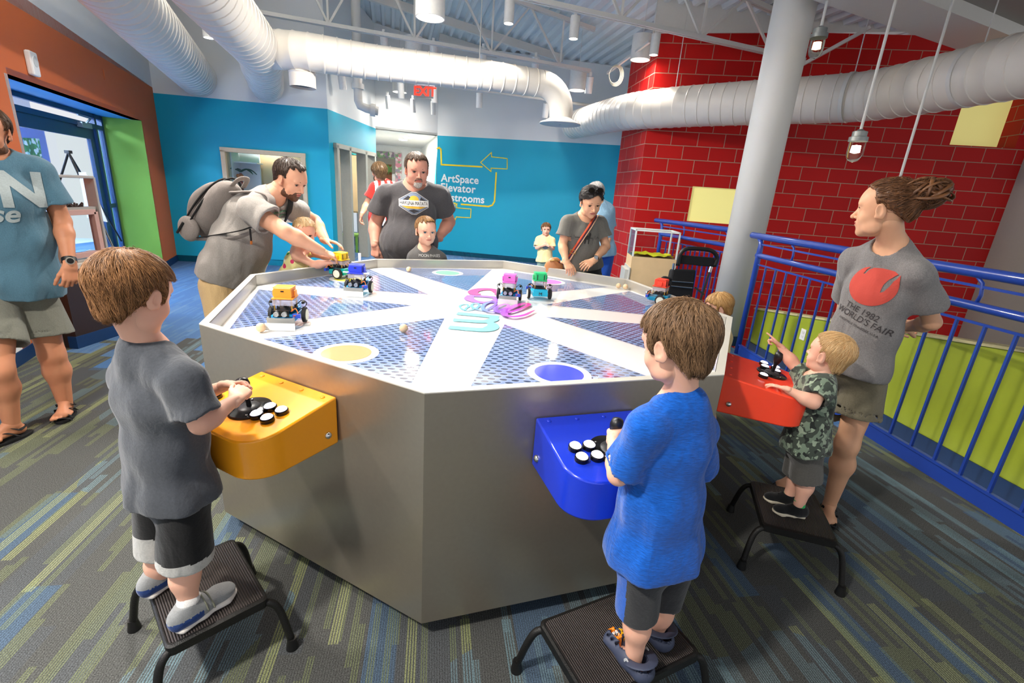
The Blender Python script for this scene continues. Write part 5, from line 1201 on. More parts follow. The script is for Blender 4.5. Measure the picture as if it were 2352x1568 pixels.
# ---- head ---------------------------------------------------------------
def headfield(kid=0, fat=0, fem=0, res=72, mouth=0):
    f = Fld((-.55, -.65, -.55), (.55, .62, 1.12), 1/res, big=.4)
    w = 1+.03*kid
    f.ell((0, -.07, .645), (.345*w, .415, .350), 0)
    f.ell((0, .10, .60), (.30*w, .27, .30), .10)
    f.ell((0, .12, .36), (.265+.02*kid+.03*fat, .235, .31), .10)           # face
    f.ell((0, .13, .17), (.215-.02*fem+.05*fat, .19, .15), .10)            # jaw
    f.ell((0, .265, .075), (.085, .07, .065), .08)                          # chin
    for s in (-1, 1):
        f.ell((s*.17, .205, .33-.02*kid), (.10+.02*kid+.02*fat, .10, .11), .07)    # cheek
        f.ell((s*.205, .07, .17), (.07+.03*fat, .12, .10), .08)            # jaw corner
        f.ell((s*.13, .300, .575), (.10, .045, .030-.008*kid-.005*fem), .05)    # brow ridge
    f.ell((0, .285, .60), (.2, .06, .09), .08)
    for s in (-1, 1): f.ell((s*.145, .395, .490), (.098, .085, .062), .045, 's')         # socket
    nk = .8 if kid else 1
    f.cone((0, .325, .53), (0, .325+.10*nk, .365), .030, .040*nk, .035)
    f.ell((0, .335+.10*nk, .350), (.042*nk, .040, .036), .025)
    for s in (-1, 1): f.ell((s*.048, .365, .338), (.032*nk, .036, .026), .022)
    # mouth mound and lips
    f.ell((0, .300, .235), (.115, .065, .075), .05)
    f.ell((0, .362, .254), (.098, .024, .018), .016); f.ell((0, .356, .212), (.080, .026, .022), .016)
    f.ell((0, .392, .233), (.105, .045, .0075+mouth), .006, 's')
    # eyelids around the ball
    for s in (-1, 1):
        f.ell((s*.145, .268, .492), (.078, .078, .066), .02)
        f.ell((s*.145, .355, .489), (.070, .06, .026+.006*kid), .010, 's')
        f.ell((s*.145, .262, .492), (.062, .062, .055), .0, 's')
    # ears
    for s in (-1, 1):
        Rm = np.array(Matrix.Rotation(math.radians(s*-22), 3, 'Z')@Matrix.Rotation(math.radians(-10), 3, 'X'))
        f.ell((s*.355*w, -.03, .45), (.030, .080, .135), .02, 'u', Rm)
        f.ell((s*.385*w, -.01, .465), (.022, .045, .085), .015, 's', Rm)
        f.ell((s*.352*w, .015, .365), (.03, .035, .04), .02)
        f.ell((s*.358*w, .028, .45), (.022, .022, .03), .015)
    return f
HEADCACHE = {}
class Person: pass
def frame(yaw, pitch=0, roll=0):
    """columns: right, forward, up. yaw 0 looks along +y, positive turns left (towards -x)"""
    return Matrix.Rotation(math.radians(yaw), 3, 'Z')@Matrix.Rotation(math.radians(pitch), 3, 'X')@Matrix.Rotation(math.radians(roll), 3, 'Y')
def add_hair_st(V, freq=26, c=(0, -.12, .95)):
    P = V-np.array(c); ang = np.arctan2(P[:, 0], P[:, 1]); rad = np.sqrt((P**2).sum(1))
    nn = P/np.maximum(rad, 1e-5)[:, None]
    az = np.arctan2(nn[:, 0], nn[:, 1])
    return np.stack([np.cos(az+rad*.8)*freq, np.sin(az+rad*.8)*freq, rad*2.2], 1)
def build_head(P, parts):
    """returns verts/quads of skin in world, builds hair, eyes, brows as children"""
    key = (P.kid, P.fat, P.fem, P.hres, P.mouth)
    f = headfield(*key)
    # neck blended in local coordinates
    Mi = P.HM.inverted(); nb = Mi@P.neck_base; nt = Vector((0, -.09, .38))
    nbv = A3(nb); ntv = A3(nt); nr = P.neck_r/P.Hd
    d = nbv-ntv; L = math.sqrt(d@d); lim = min(1, .62/max(L, .01)) 
    f.cone(ntv, ntv+d*.70, nr*.98, nr*.95, .09)
    S0 = f.F.copy()
    V, Q = f.mesh(); V = relax(V, Q, 1, .4)
    fc = V[Q].mean(1)
    lips = (fc[:, 1] > .315) & (((fc[:, 0]/.105)**2+((fc[:, 2]-.232)/(.036-.006*P.kid))**2) < 1)
    fm = np.zeros(len(Q), int); fm[lips] = 1
    # drop everything below the collar cut to avoid overlap inside cloth
    HMn = np.array(P.HM)
    W = V@HMn[:3, :3].T+HMn[:3, 3]
    parts.append((W, Q, fm))
    # eyes
    for s in (-1, 1):
        g = frame(P.gaze[0]*-1, P.gaze[1]); mb = MB(); c = Vector((s*.145, .268, .491)); R = P.HM.to_3x3().normalized()@g
        mb2 = MB(); n = 20; rings = [0, 12, 28, 40, 60, 90, 130, 180]; vs = []; fs = []; mi = []
        for th in rings:
            for k in range(n):
                a = 2*PI*k/n; q = math.radians(th); vs.append(Vector((math.sin(q)*math.cos(a), math.cos(q), math.sin(q)*math.sin(a)))*.062*P.Hd)
        for i in range(len(rings)-1):
            for k in range(n): fs.append((i*n+k, i*n+(k+1) % n, (i+1)*n+(k+1) % n, (i+1)*n+k)); mi.append(2 if i < 1 else (1 if i < 3 else 0))
        cw = P.HM@c; o = mesh_obj('eye', [cw+R@v for v in vs], fs, [m_eye, P.iris, m_pupil], P.root, True, mi)
    # brows
    if P.browcol is not None:
        mb = MB()
        for s in (-1, 1):
            pts = [P.HM@Vector((s*x, y+.012, z)) for x, y, z in ((.055, .352, .575), (.12, .345, .598), (.19, .305, .592), (.235, .262, .565))]
            mb.tube(smooth_path(pts, 4), [(.010+.008*math.sin(PI*min(1, i/12+.25)))*P.Hd for i in range(13)], 8)
        mb.build('eyebrows', P.browcol, P.root, smooth=True)
    mb = MB()
    for s in (-1, 1):
        pts = []
        for k in range(9):
            x = -.066+.132*k/8; z = (.026+.006*P.kid)*math.sqrt(max(0, 1-(x/.07)**2)); pts.append(P.HM@Vector((s*.145+x, .262+math.sqrt(max(1e-4, .0835**2-x*x-z*z)), .490+z)))
        mb.tube(pts, [.0045*P.Hd]+[.0085*P.Hd]*7+[.0045*P.Hd], 6)
    mb.build('eyelashes', M('dark lashes', '#241812', rough=.8), P.root, smooth=True)
    return f
def hair_field(P, thick, cutter, extra=None, noise_amp=.012, sides=1.0, back=.12, res=None):
    res = res or P.hres; f = Fld((-.75, -1.1, -.5), (.75, .62, 1.28), 1/res, big=.4)
    w = 1+.03*P.kid
    f.ell((0, -.07, .645), (.345*w+thick*sides, .415+thick, .350+thick), 0)
    f.ell((0, .09, .62), (.30*w+thick*sides, .27+thick, .30+thick), .08)
    f.ell((0, -.22, .34), (.22*w+thick*.6*sides, .17+thick*.6, .26), .10)
    if extra: extra(f)
    cutter(f)
    def strand(Pn):
        st = add_hair_st(Pn, 9); return vnoise(st[:, 0]+5, st[:, 1]+7, st[:, 2]*.7)*1.4+vnoise(st[:, 0]*2.4+1, st[:, 1]*2.4, st[:, 2])*.8
    f.displace(noise_amp, 0, 0, 0, fn=strand)
    return f
def std_cut(fringe=.80, side=.50, nape=.22, ear=True, temple=.10, tilt=0, seed=0):
    def cut(f):
        # open the face: everything in front of a slanted curtain below the fringe
        def fn(X, Y, Z):
            line = fringe-.0*Y - np.maximum(0, np.abs(X)-.16)*.55 + vnoise(X*17+3+seed, Y*2, Z*0+2)*.10
            a = Z-line                    # below fringe negative
            front = temple-Y+(.55-Z)*.12  # in front of the temple negative
            return np.maximum(a, front)   # negative inside removal zone
        f.op(f.lo, f.lo+f.h*f.n, fn, .02, 's')
        def fn2(X, Y, Z):
            # below the side line, ahead of the nape; rounded round the ear
            side_l = np.where(Y > -.12, side, side+(nape-side)*np.clip((-.12-Y)/.18, 0, 1))
            return Z-side_l-vnoise(X*18, Y*18, Z*0+1)*.07
        f.op(f.lo, f.lo+f.h*f.n, fn2, .02, 's')
        if ear:
            for s in (-1, 1): f.ell((s*.38, -.02, .46), (.10, .10, .16), .02, 's')
    return cut
def build_hair(P, f, mat, name='hair', freq=30, c=(0, -.12, .95), n=900, ln=.30, whorl=(0.04, -.20, 1.0), pull=None, lift=.018, wid=.0065, swirl=.35, mess=.18):
    V, Q = f.mesh(); V = relax(V, Q, 1, .4)
    st = add_hair_st(V, freq, c); HMn = np.array(P.HM)
    tree = BVHTree.FromPolygons([tuple(v) for v in V], [tuple(int(i) for i in q) for q in Q]); fc = V[Q].mean(1)
    r_ = np.random.RandomState(len(V) % 9973); steps = 7; SV = []; SQ = []; SS = []; off = len(V)
    for k in range(n):
        p = Vector(fc[r_.randint(len(fc))]); R1, R2 = r_.rand(2)*60; w = wid*(.6+.8*r_.rand()); L = ln*(.6+.8*r_.rand()); pm = Vector(r_.randn(3)*mess); pts = []; last = None; hang = 0
        for j in range(steps):
            h = tree.find_nearest(p)
            if h[0] is None: break
            nrm = h[1]; q = h[0]
            v = (Vector(pull)-q) if pull is not None else (q-Vector(whorl))
            v = v.normalized()+pm+(Vector((0, 0, -.35)) if pull is None else Vector((0, 0, 0))); v = v-nrm*v.dot(nrm)
            if pull is None: v = v+nrm.cross(v)*swirl
            if v.length < 1e-4: break
            v.normalize(); t = j/(steps-1)
            if last is not None and (p-q).length > .03:
                hang += 1
                if hang > 1: break
                q = p; nrm = last      # hangs a little past the edge
            pts.append((q+nrm*(lift*(.25+1.1*math.sin(PI*min(1, t*.9+.1)))), nrm, v)); last = nrm; p = q+v*(L/steps)+(Vector((0, 0, -.012)) if j > 2 else Vector((0, 0, 0)))
        if len(pts) < 3: continue
        m = len(pts)
        for j, (q, nn, v) in enumerate(pts):
            x = nn.cross(v).normalized(); ww = w*(1-.85*(j/(m-1))**2)*(.5 if j == 0 else 1); t = j/(m-1)
            SV += [q-x*ww, q+nn*ww*.7, q+x*ww]; SS += [(R1, R2, t*1.3)]*3
        for j in range(m-1):
            a = off+3*j; SQ += [(a, a+3, a+4, a+1), (a+1, a+4, a+5, a+2), (a+2, a+5, a+3, a)]
        off += 3*m
    if SV:
        V = np.concatenate([V, np.array([tuple(v) for v in SV])]); Q = np.concatenate([Q, np.array(SQ)]); st = np.concatenate([st, np.array(SS)])
    W = V@HMn[:3, :3].T+HMn[:3, 3]
    return vmesh(name, W, Q, mat, P.root, st=st)
# ---- hand ------------------------------------------------------------------
def hand_mesh(wrist, dirv, back, L, side=1, curl=(20, 25, 15), spread=4, thumb=(35, 20), wr=.16, res=52, point=False):
    """local: +y fingers, +z back of hand, +x thumb side"""
    f = Fld((-.42, -.25, -.55), (.62, 1.15, .28), 1/res, big=.35)
    f.econe((0, -.12, 0), (0, .10, 0), wr, wr*.78, .17, .11, (1, 0, 0), .05)
    f.econe((.01, .06, 0), (0, .44, -.005), .17, .085, .205, .065, (1, 0, 0), .06)
    f.ell((.11, .16, -.05), (.09, .14, .07), .06)
    bx = [.155, .055, -.05, -.145]; ln = [.40, .45, .42, .33]; rr = [.050, .052, .049, .043]; py = [.47, .49, .475, .43]
    for i in range(4):
        p = np.array([bx[i], py[i], -.005]); ang = 0; sp = math.radians((1.5-i)*spread); cu = curl
        if point: cu = (2, 4, 4) if i == 0 else (70, 80, 50)
        segs = (.45, .30, .25)
        q0 = p-np.array([0, .12, 0]); f.cone(q0, p, rr[i]*.95, rr[i], .04)
        for j in range(3):
            ang += math.radians(cu[j]+(i*3 if not point else 0)); d = np.array([math.sin(sp)*math.cos(ang), math.cos(sp)*math.cos(ang), -math.sin(ang)]); e = p+d*ln[i]*segs[j]
            r0 = rr[i]*(1-.10*j); f.cone(p, e, r0, r0*.90, .015); p = e
    p = np.array([.13, .13, -.03]); a1 = math.radians(thumb[0]); a2 = math.radians(thumb[1])
    for j, (l, r) in enumerate(((.24, .075), (.18, .056), (.14, .050))):
        a = a1*(1-.35*j); d = np.array([math.sin(a), math.cos(a), -math.sin(a2+.15*j)]); d /= math.sqrt(d@d); e = p+d*l; f.cone(p, e, r, r*.86, .03); p = e
    V, Q = f.mesh()
    y = Vector(dirv).normalized(); z = Vector(back); z = (z-y*z.dot(y)).normalized(); x = y.cross(z)*1
    if side < 0: V = V*np.array([-1, 1, 1]); Q = Q[:, ::-1]
    Mx = np.array(Matrix((x, y, z)).transposed()); W = (V*L)@Mx.T+A3(wrist)
    return W, Q
# ---- person ---------------------------------------------------------------------
def person(name, label, loc, Hd, head, look, neck, chest, pelvis, sh, el, wr, hip, kn, an, facing, skin_m, lip='#b5655a', s=1.0, girth=1.0, kid=0, fat=0, fem=0,
           hands=(None, None), res=.008, hres=72, iris=None, gaze=(0, 0), brow=None, belly=0, mouth=0, feet=None, bare_feet=True, neck_r=None, legs=True, arms=(True, True), group=None, shw=None, cw=None):
    """sh/el/wr/hip/kn/an are pairs (right side, left side)"""
    P = Person(); P.root = empty('person', loc, label, 'person', group); P.kid, P.fat, P.fem, P.hres, P.mouth = kid, fat, fem, hres, mouth
    P.Hd = Hd; P.iris = iris or m_iris; P.gaze = gaze; P.browcol = brow
    R = frame(*look); P.look = R
    hc = Vector(head)                        # centre of the head
    P.HM = Matrix.Translation(hc-R@Vector((0, 0, .5))*Hd)@R.to_4x4()@Matrix.Scale(Hd, 4)
    P.neck_base = Vector(neck); P.neck_r = neck_r or (.058*s*(1+.25*fat) if not kid else .20*Hd)
    P.neck, P.chest, P.pelvis, P.sh, P.el, P.wr, P.hip, P.kn, P.an = [Vector(neck), Vector(chest), Vector(pelvis)]+[[Vector(q) for q in a] for a in (sh, el, wr, hip, kn, an)]
    P.s, P.g, P.belly, P.facing = s, girth, belly, facing
    P.right = Vector((math.cos(math.radians(facing)), math.sin(math.radians(facing)), 0)); P.fwd = Vector((-P.right.y, P.right.x, 0))
    P.shr = (P.sh[0]-P.sh[1]).normalized()
    if P.shr.dot(P.right) < 0: P.shr = -P.shr
    P.shw = (P.sh[0]-P.sh[1]).length/2
    P.cw = cw or P.shw*.80
    allp = [P.neck, P.chest, P.pelvis, hc]+P.sh+P.el+P.wr+(P.hip+P.kn+P.an if legs else P.hip)
    m = .16*s if not kid else .12
    P.lo = np.min([A3(p) for p in allp], 0)-m*1.25; P.hi = np.max([A3(p) for p in allp], 0)+m*1.25
    P.lo[2] = max(P.lo[2], min(p.z for p in allp)-.13*s); P.hi[2] = P.neck.z+.35*Hd+.05
    P.legs = legs; P.arms = arms
    parts = []
    f = Fld(P.lo, P.hi, res)
    torso(f, P, 0)
    for i in (0, 1):
        if arms[i]: arm(f, P, i, 0)
        if legs: leg(f, P, i, 0)
    # neck
    f.cone(A3(P.neck), A3(P.HM@Vector((0, -.09, .30))), P.neck_r, P.neck_r*.98, .03*s)
    if feet:
        for ft in feet: foot(f, P, *ft)
    V, Q = f.mesh(); V = relax(V, Q, 1, .5); parts.append((V, Q, np.zeros(len(Q), int)))
    build_head(P, parts)
    for i in (0, 1):
        h = hands[i]
        if h: W, q = hand_mesh(P.wr[i], h['d'], h['b'], h.get('L', Hd*.80), h.get('side', 1 if i == 1 else -1), h.get('curl', (20, 25, 15)), h.get('spread', 4), h.get('thumb', (35, 20)), h.get('wr', .17), h.get('res', 50), h.get('point', False)); parts.append((W, q, np.zeros(len(q), int)))
    off = 0; VV = []; QQ = []; FM = []
    for v, q, fm in parts: VV.append(v); QQ.append(q+off); FM.append(fm); off += len(v)
    P.body = vmesh('body', np.concatenate(VV), np.concatenate(QQ), [skin_m, M('lips '+lip, lip, rough=.4, noise=.05)], P.root, np.concatenate(FM))
    return P
def torso(f, P, inf, top=True, k=.05, low=None, drape=0, mode='u'):
    s = P.s; g = P.g; pw, pd = .155*s*g, .105*s*g; ww, wd = .140*s*g, .098*s*g; cw, cd_ = P.cw, .112*s*g
    pe, ch, nk = A3(P.pelvis), A3(P.chest), A3(P.neck); wa = pe+(ch-pe)*.48; r = A3(P.right*.4+P.shr*.6)
    rp = A3(P.right)
    if low is None: low = 0
    f.econe(pe, wa, pw+drape, pd+drape*.8, ww+drape*.6, wd+drape*.5, rp, k, mode, inflate=inf)
    f.econe(wa, ch, ww+drape*.6, wd+drape*.5, cw, cd_, r, k, mode, inflate=inf)
    up = ch+(nk-ch)*.62
    f.econe(ch, up, cw, cd_, cw*.80, cd_*.72, r, k, mode, inflate=inf)
    if P.belly:
        b = wa-(ch-pe)*.08+A3(P.fwd)*P.belly*.55; f.ell(b, (ww+P.belly*.35+inf, wd+P.belly*.45+inf, .17*s+inf), .07, mode, np.array(frame(P.facing)))
    if top:
        for i in (0, 1):
            sh = A3(P.sh[i]); f.cone(nk-(nk-ch)*.14, sh, .054*s*g+inf*.8, .046*s*g+inf*.7, k, mode)
            f.cone(nk+(nk-ch)*.12, sh+(nk-sh)*.30, .034*s*g+inf*.7, .038*s*g+inf*.7, k, mode)
            f.ell(sh, .050*s*g+inf*.7, k*.8, mode)
def arm(f, P, i, inf, k=.02):
    s = P.s; g = P.g if not P.kid else P.g; a, b, c = A3(P.sh[i]), A3(P.el[i]), A3(P.wr[i])
    f.cone(a, b, .053*s*g+inf, .041*s*g+inf, k)
    m = b+(c-b)*.28; f.cone(b, m, .040*s*g+inf, .043*s*g+inf, k); f.cone(m, c, .043*s*g+inf, .026*s*g+inf, k)
def leg(f, P, i, inf, k=.02):
    s = P.s; g = P.g; a, b, c = A3(P.hip[i]), A3(P.kn[i]), A3(P.an[i]); bk = -A3(P.fwd)*.012*s
    f.cone(a, b, .088*s*g+inf, .056*s*g+inf, .03)
    m = b+(c-b)*.30+bk; cr = .054 if P.kid else .058; f.cone(b, m, .053*s*g+inf, cr*s*g+inf, .035*s+.01); f.cone(m, c, cr*s*g+inf, (.040 if P.kid else .034)*s*g+inf, .035*s+.01)
def foot(f, P, ankle, dirv, L, toes=True, wd=.19):
    a = A3(ankle); d = np.array([dirv[0], dirv[1], 0.]); d /= math.sqrt(d@d); r = np.array([d[1], -d[0], 0]); z = np.array([0, 0, 1.]); H = L*.30
    g = a-z*(H-.06*L); base_ = a-z*H
    f.cone(a, base_-d*L*.10+z*.11*L, .12*L, .11*L, .02); f.econe(base_-d*L*.12+z*.10*L, base_+d*L*.42+z*.09*L, .10*L, .09*L, .15*L, .07*L, r, .02)
    f.cone(a+d*L*.03, base_+d*L*.42+z*.09*L, .11*L, .065*L, .03)
    for i in range(5):
        o = (i-2)*.072*L*P_SIDE[0]; p = base_+d*L*(.46-.028*abs(i-.7)**1.2)+r*o+z*.062*L; f.cone(p-d*L*.1, p+d*L*(.15-.02*i), .045*L, (.045 if i == 0 else .034)*L, .006)
P_SIDE = [1]
# ---- garments ---------------------------------------------------------------
def tshirt(P, mat, inf=.016, drape=.02, hem=.06, sleeve=.62, flare=.014, neck_tilt=.035, name='t_shirt', fold=.006, res=None, neckr=1.18, hemdir=None, sleeve_dir=True, seed=0, fm=None, folds=(9, 9, 3.5), longer=0, neckdrop=0, wave=.009):
    res = res or (.0075 if not P.kid else .0055); f = Fld(P.lo-.03, P.hi+.03, res); s = P.s
    ax = (P.chest-P.pelvis).normalized(); hp = A3(P.pelvis)-A3(ax)*hem
    # torso to below the pelvis
    pw, pd = (.155*s*P.g+inf+drape), (.105*s*P.g+inf+drape*.8)
    f.econe(hp-A3(ax)*.05, A3(P.pelvis), pw+.004, pd+.004, pw, pd, A3(P.right), .03)
    torso(f, P, inf, True, .05, drape=drape)
    SL = []
    for i in (0, 1):
        if not P.arms[i]: continue
        a, b = A3(P.sh[i]), A3(P.el[i]); e = a+(b-a)*sleeve; d = (e-a)/math.sqrt((e-a)@(e-a)); r0 = .049*s*P.g+inf*.9; r1 = .044*s*P.g+inf+flare
        f.cone(a, e, r0, r1, .035, cut1=True); SL.append((e, d, r1))
    f.displace(fold, folds[0], folds[1], folds[2], off=seed+3.1); f.displace(fold*.5, 24, 24, 9, off=seed+8)
    pe_, r_3, f_3 = A3(P.pelvis), A3(P.right), A3(P.fwd); Lh = (P.chest-P.pelvis).length
    def wv(Pn):
        q = Pn-pe_; t = np.clip((.45*Lh-q@A3(ax))/(.45*Lh+hem), 0, 1)**1.5; an = np.arctan2(q@f_3, q@r_3)
        return -(np.sin(an*5+seed+Pn[:, 2]*3)*.6+np.sin(an*9+seed*2.1)*.35+.55)*t
    f.displace(wave, 0, 0, 0, fn=wv)
    f.plane(hp, -A3(hemdir if hemdir is not None else ax), mode='i')
    i1 = .014
    f.econe(hp-A3(ax)*.06, hp+A3(ax)*.035, pw-i1, pd-i1, pw-i1-.006, pd-i1-.006, A3(P.right), 0, 's', cut1=True)
    for e, d, r1 in SL: f.cone(e-d*.025, e+d*.03, r1-.015, r1-.015, 0, 's', cut0=True, cut1=True)
    nk = A3(P.neck); up = A3(P.HM@Vector((0, -.09, .30)))-nk; up /= math.sqrt(up@up); fw = A3(P.fwd)
    f.econe(nk+up*(-.012+.0-neckdrop)+fw*.012, nk+up*.16+fw*.05, P.neck_r*neckr, P.neck_r*(neckr+.08), P.neck_r*(neckr+.5), P.neck_r*(neckr+.5), A3(P.right), .006, 's', cut0=False)
    V, Q = f.mesh(); V = relax(V, Q, 2, .5)
    mats = mat if isinstance(mat, (list, tuple)) else [mat]
    F_ = fm(V[Q].mean(1)) if fm else None
    P.shirt = vmesh(name, V, Q, mats, P.root, F_)
    # rib collar as its own part
    return P.shirt
def shorts(P, mat, inf=.012, length=.85, flare=.02, name='shorts', fold=.005, fm=None, seed=0, res=None, wrise=.07, folds=(9, 9, 4)):
    res = res or (.0075 if not P.kid else .0055); f = Fld(P.lo-.03, P.hi+.03, res); s = P.s; g = P.g
    ax = A3((P.chest-P.pelvis).normalized()); pe = A3(P.pelvis)
    f.econe(pe-ax*.03, pe+ax*wrise, .155*s*g, .108*s*g, .148*s*g, .102*s*g, A3(P.right), .03, inflate=inf+.004, cut1=True)
    SL = []
    for i in (0, 1):
        a, b = A3(P.hip[i]), A3(P.kn[i]); e = a+(b-a)*length; r0 = .085*s*g+inf*.7; r1 = (.088+(.056-.088)*length)*s*g+inf+flare; d = (e-a)/math.sqrt((e-a)@(e-a))
        f.cone(a, e, r0, r1, .025, cut1=True); SL.append((e, d, r1))
    f.displace(fold, folds[0], folds[1], folds[2], off=seed+1.1); f.displace(fold*.5, 22, 22, 10, off=seed+5)
    for e, d, r1 in SL: f.cone(e-d*.04, e+d*.03, r1-.013, r1-.013, 0, 's', cut0=True, cut1=True)
    V, Q = f.mesh(); V = relax(V, Q, 2, .5); F_ = fm(V[Q].mean(1)) if fm else None
    return vmesh(name, V, Q, mat if isinstance(mat, (list, tuple)) else [mat], P.root, F_)
def shoe(P, ankle, toe, L, zf, mats, name='sneaker', H=.42, sock=None, sole=True, res=.004, strap=0, strapmat=None):
    """ankle: point, toe direction; zf: floor height; mats upper, sole, accent"""
    a = A3(ankle); d = np.array([toe[0], toe[1], 0.]); d /= math.sqrt(d@d); r = np.array([d[1], -d[0], 0]); z = np.array([0, 0, 1.]); b = np.array([a[0], a[1], zf])
    lo = b-np.array([L, L, .03]); hi = b+np.array([L, L, .6*L]); f = Fld(lo, hi, res)
    W = L*.175; heel = b-d*L*.20; ball = b+d*L*.42; mid = b+d*L*.12
    f.econe(heel+z*.20*L, mid+z*.21*L, W*.80, .19*L, W*.80, .17*L, r, .02); f.econe(mid+z*.17*L, ball+z*.15*L, W*.85, .15*L, W*.98, .105*L, r, .03)
    f.ell(ball+d*L*.12+z*.13*L, (W*.95, W*.95, .09*L), .03); f.cone(b-d*L*.06+z*.2*L, b-d*L*.04+z*H*L, W*.78, W*.72, .03)
    f.plane(b+z*(H*L), z, mode='i'); f.cone(b-d*L*.05+z*(H*L-.03), b-d*L*.05+z*(H*L+.04), W*.55, W*.62, .0, 's', cut0=True)
    V, Q = f.mesh(); V = relax(V, Q, 1, .5); c = V[Q].mean(1)-b; u = c@d/L; v = c@r/W; hz = c[:, 2]/L
    fm = np.zeros(len(Q), int)
    if len(mats) > 2: fm[(u < .10) & (hz < .23)] = 2
    up = vmesh(name, V, Q, [mats[0], mats[1]]+list(mats[2:]), P.root, fm)
    f = Fld(lo, hi, res); f.econe(heel+z*.05*L, mid+z*.05*L, W*.95, .075*L, W*.92, .065*L, r, .02); f.econe(mid+z*.05*L, ball+d*L*.03+z*.045*L, W*.92, .065*L, W*1.12, .06*L, r, .02); f.ell(ball+d*L*.12+z*.05*L, (W*1.05, W*1.05, .055*L), .03)
    f.plane(b+z*.002, -z, mode='i'); f.plane(b+z*.115*L, z, mode='i'); V, Q = f.mesh(); V = relax(V, Q, 1, .5); vmesh('sole', V, Q, mats[1], up)
    if sock is not None:
        mb = MB(); A_s = Vector(b-d*L*.05+z*(H*L-.03)); B_s = Vector(a)+(Vector(P_knee[0])-Vector(a)).normalized()*sock[1]; rr = sock[2]
        mb.tube([A_s, A_s.lerp(B_s, .5), B_s], [rr*1.05, rr, rr*1.02], 20); mb.build('sock', sock[0], P.root, smooth=True)
    if strap:
        for u, hh in ((.16, .30), (.26, .235))[:strap]:
            q = MB(); q.tube(smooth_path([Vector(b+d*u*L+r*w_*W*1.0+z*hz_*L) for w_, hz_ in ((-1.02, hh*.55), (-.75, hh*.92), (0, hh+.09), (.75, hh*.92), (1.02, hh*.55))], 5), L*.055, 8, flat=(.28, 1.0)); q.build('strap', strapmat or mats[0], up, smooth=True)
    return up
P_knee = [Vector((0, 0, 0))]
def bvh(o):
    return BVHTree.FromPolygons([wm(o)@v.co for v in o.data.vertices], [tuple(p.vertices) for p in o.data.polygons])
def subdiv(me, maxlen):
    bm = bmesh.new(); bm.from_mesh(me); bmesh.ops.triangulate(bm, faces=bm.faces)
    for _ in range(6):
        e = [x for x in bm.edges if x.calc_length() > maxlen]
        if not e: break
        bmesh.ops.subdivide_edges(bm, edges=e, cuts=1); bmesh.ops.triangulate(bm, faces=[f for f in bm.faces if len(f.verts) > 3])
    bm.to_mesh(me); bm.free()
def project(P_or, tree, me, name, mat, origin, right, up, parent, off=.0025, maxlen=.02, thick=0):
    """drape a flat shape (x right, y up) on a cloth surface, cast along -normal from origin"""
    subdiv(me, maxlen); r = Vector(right).normalized(); u = Vector(up); u = (u-r*u.dot(r)).normalized(); n = r.cross(u); o = Vector(origin)
    bad = []
    for v in me.vertices:
        p = o+r*v.co.x+u*v.co.y; h = tree.ray_cast(p+n*.35, -n, .7)
        if h[0] is not None and h[1].dot(n) > .05: v.co = h[0]+n*off
        else: v.co = p; bad.append(v.index)
    if bad:
        bm = bmesh.new(); bm.from_mesh(me); bm.verts.ensure_lookup_table(); bmesh.ops.delete(bm, geom=[bm.verts[i] for i in bad], context='VERTS'); bm.to_mesh(me); bm.free()
    me.materials.clear(); 
    for m in (mat if isinstance(mat, (list, tuple)) else [mat]): me.materials.append(m)
    ob = bpy.data.objects.new(name, me); COL.objects.link(ob); me.name = name; adopt(ob, parent); return ob
def flat(polys):
    me = bpy.data.meshes.new('p'); vs = []; fs = []
    for p in polys: k = len(vs); vs += [(x, y, 0) for x, y in p]; fs.append(tuple(range(k, k+len(p))))
    me.from_pydata(vs, [], fs); return me
def disc(cx, cy, rx, ry=None, n=40, a0=0, a1=360): ry = ry or rx; return [(cx+rx*math.cos(math.radians(a0+(a1-a0)*i/n)), cy+ry*math.sin(math.radians(a0+(a1-a0)*i/n))) for i in range(n)]
def ftext(s_, size, bold=0, spacing=1, align='CENTER', shear=0, sx=1):
    me = text_mesh(s_, size, depth=0, bold=bold, spacing=spacing, align=align, shear=shear)
    for v in me.vertices: v.co.x *= sx
    return me

def beard(P, mat, thick=.022, top=.30, chin_only=False, name='beard'):
    f = Fld((-.5, -.3, -.25), (.5, .62, .6), 1/P.hres, big=.4)
    f.ell((0, .13, .17), (.215+.05*P.fat+thick, .19+thick, .15+thick), 0); f.ell((0, .12, .36), (.265+.03*P.fat+thick*.6, .235+thick*.6, .31+thick*.6), .08); f.ell((0, .265, .075), (.085+thick, .07+thick*1.3, .065+thick*1.6), .08)
    f.ell((0, .300, .235), (.115+thick*.5, .065+thick*.8, .075+thick*.6), .05)
    for s in (-1, 1): f.ell((s*.205, .07, .17), (.07+.03*P.fat+thick, .12+thick, .10+thick), .06)
    f.op(f.lo, f.lo+f.h*f.n, lambda X, Y, Z: Z-(top-.02+np.maximum(0, -Y+.12)*.5+vnoise(X*20, Y*20, Z*0)*.02), 0, 'i')
    f.op(f.lo, f.lo+f.h*f.n, lambda X, Y, Z: .0-Y+.02+0*Z+0*X, 0, 'i')
    f.ell((0, .42, .235), (.075, .16, .034), .01, 's')
    if chin_only: f.op(f.lo, f.lo+f.h*f.n, lambda X, Y, Z: np.abs(X)-.135+0*Y+0*Z, 0, 'i'); f.op(f.lo, f.lo+f.h*f.n, lambda X, Y, Z: .16-Y+0*X+0*Z, 0, 'i')
    f.displace(min(.012, thick*.3), 26, 26, 26)
    V, Q = f.mesh(); HMn = np.array(P.HM); W = V@HMn[:3, :3].T+HMn[:3, 3]
    return vmesh(name, W, Q, mat, P.root, st=V*np.array([60, 60, 14]))
